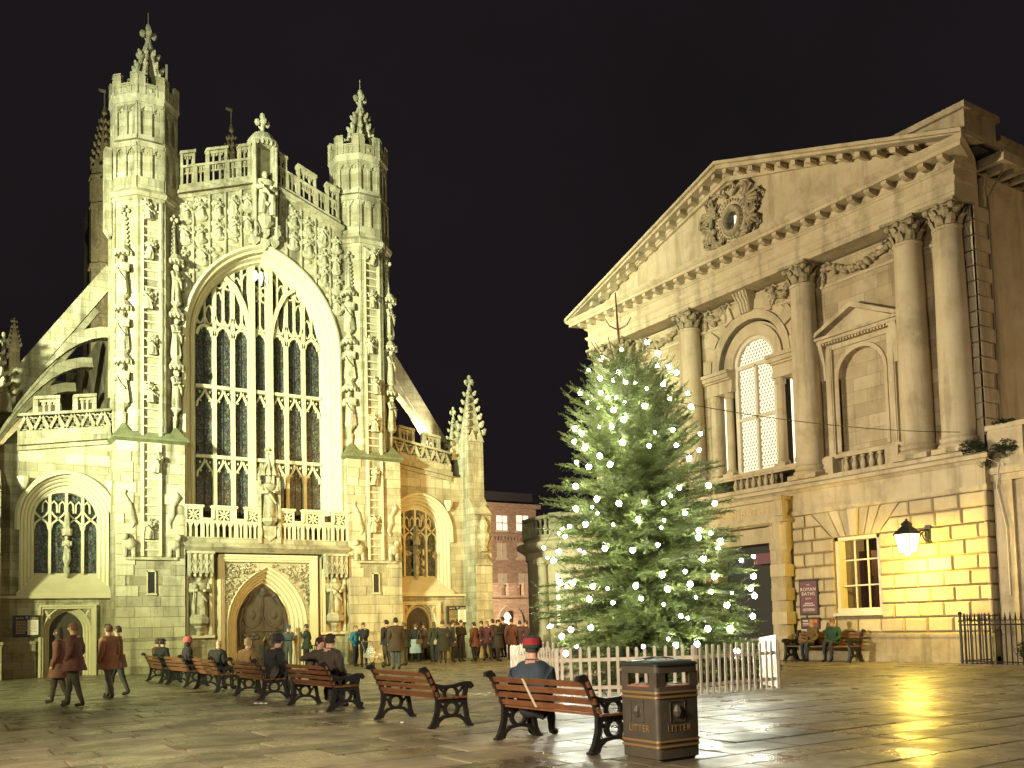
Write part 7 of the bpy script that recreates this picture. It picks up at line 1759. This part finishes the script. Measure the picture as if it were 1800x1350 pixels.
m = MB(); c = Vector((mp[0], mp[1]-.40, 1.2)); m.tube([tuple(c+Vector(q)) for q in ((.0, .16, .32), (-.05, .05, .22), (-.14, -.05, .05), (-.26, -.12, -.12), (-.33, -.16, -.2))], [.015, .02, .03, .06, .13], 10); m.tube([tuple(c+Vector(q)) for q in ((-.05, .05, .22), (.05, -.02, .12), (.0, -.06, -.08), (-.12, -.06, .0))], .018, 6); m.build('tubing', 'brass', hn, smooth=True)
person('person in blue knitted hat and yellow scarf right of the musician', at(507, 1172), pi-.3, 'stand', (.05, .075, .085), (.06, .08, .09), (.1, .1, .1), ('knit', [(.06, .09, .14)]), 1.68, 1.15, arms='fold', seedv=32)
person('person in dark green coat reading a phone near the door railing', at(540, 1174), .9, 'stand', (.02, .04, .032), (.02, .02, .02), (.06, .04, .03), None, 1.72, 1.15, arms=('phone', 'pocket'), coat=.2, seedv=33)
# strollers on the left, walking towards the square
person('woman in red brown coat walking with a companion on the left', at(104, 1236), 1.1, 'stand', (.16, .06, .045), (.05, .03, .025), (.06, .035, .025), None, 1.66, 1.2, arms='down', coat=.35, step=.22, longhair=True, seedv=34)
person('man in maroon jacket with pale scarf walking on the left', at(130, 1242), 1.0, 'stand', (.13, .045, .04), (.05, .04, .035), (.20, .08, .05), None, 1.76, 1.25, arms='pocket', coat=.2, step=.2, seedv=35)
person('person in orange brown coat and grey trousers beside the left turret', at(192, 1228), .6, 'stand', (.28, .12, .06), (.12, .11, .11), (.12, .06, .04), None, 1.72, 1.15, arms='down', coat=.25, step=.18, seedv=36)
person('person in dusky rose coat striding behind the orange brown coat', at(208, 1222), 1.3, 'stand', (.22, .09, .06), (.06, .05, .05), (.08, .05, .04), None, 1.70, 1.1, arms='down', coat=.25, step=.22, seedv=37)
dg_ = bpy.context.evaluated_depsgraph_get()
for f_ in PEND: f_(dg_)
# pushchair with patterned cover
pc = at(655, 1173)
pch = thing('pushchair', 'small pushchair with black and white patterned hood', 'pushchair', pc)
m = MB(pc); m.loft([[(x*.22, y, z) for x, z in ((-1, .38), (1, .38), (1, .55), (-1, .55))] for y in (-.35, .25)]); m.loft([[(.19*q_*cos(pi*j/8), yy, .55+.30*q_*sin(pi*j/8)) for j in range(9)] for yy, q_ in ((-.12, .6), (.0, .95), (.15, 1), (.25, .8))]); m.build('patterned_hood', 'pattern', pch, smooth=True)
m = MB(pc)
for s in (-1, 1): m.tube([(s*.22, .55, 1.0), (s*.22, .2, .6), (s*.22, -.45, .12)], .016, 6); m.tube([(s*.22, .1, .5), (s*.22, .45, .12)], .016, 6)
m.tube([(-.22, .55, 1.0), (.22, .55, 1.0)], .018, 6); m.build('frame', 'steel', pch)
for s in (-1, 1):
    for y_ in (-.45, .45): m = MB((pc[0]+s*.24, pc[1]+y_, .1), (0, 1, 0), (1, 0, 0)); m.sweep([(.085*cos(2*pi*j/14), .085*sin(2*pi*j/14)-.0) for j in range(15)], [(-.02, -.02), (.02, -.02), (.02, .02), (-.02, .02)]); m.build('wheel', 'black', pch)
# litter on the wet paving
for i, (x, y, w, nm, lb) in enumerate(((457, 1237, .36, 'paper_strip', 'crumpled strip of white paper on the paving behind the benches'), (262, 1196, .12, 'paper_cup', 'flattened white paper cup under the bench at the abbey end'), (706, 1271, .05, 'paper_scrap', 'tiny white paper scrap on the paving under the empty bench'))):
    p = G(x, y); m = MB(); n = 8
    top_ = [(p.x+w*(t/n-.5)*.55, p.y-w*(t/n-.5)*.8, .006+.02*abs(sin(t*2.1+i))) for t in range(n+1)]
    m.loft([[(a[0], a[1]-.02, .003), (a[0]+.015, a[1]+.025, .003), (a[0]+.012, a[1]+.022, a[2]), (a[0], a[1]-.016, a[2])] for a in top_])
    o = m.build(nm, 'paper', None, loc=(p.x, p.y, 0)); tag(o, lb, 'litter')
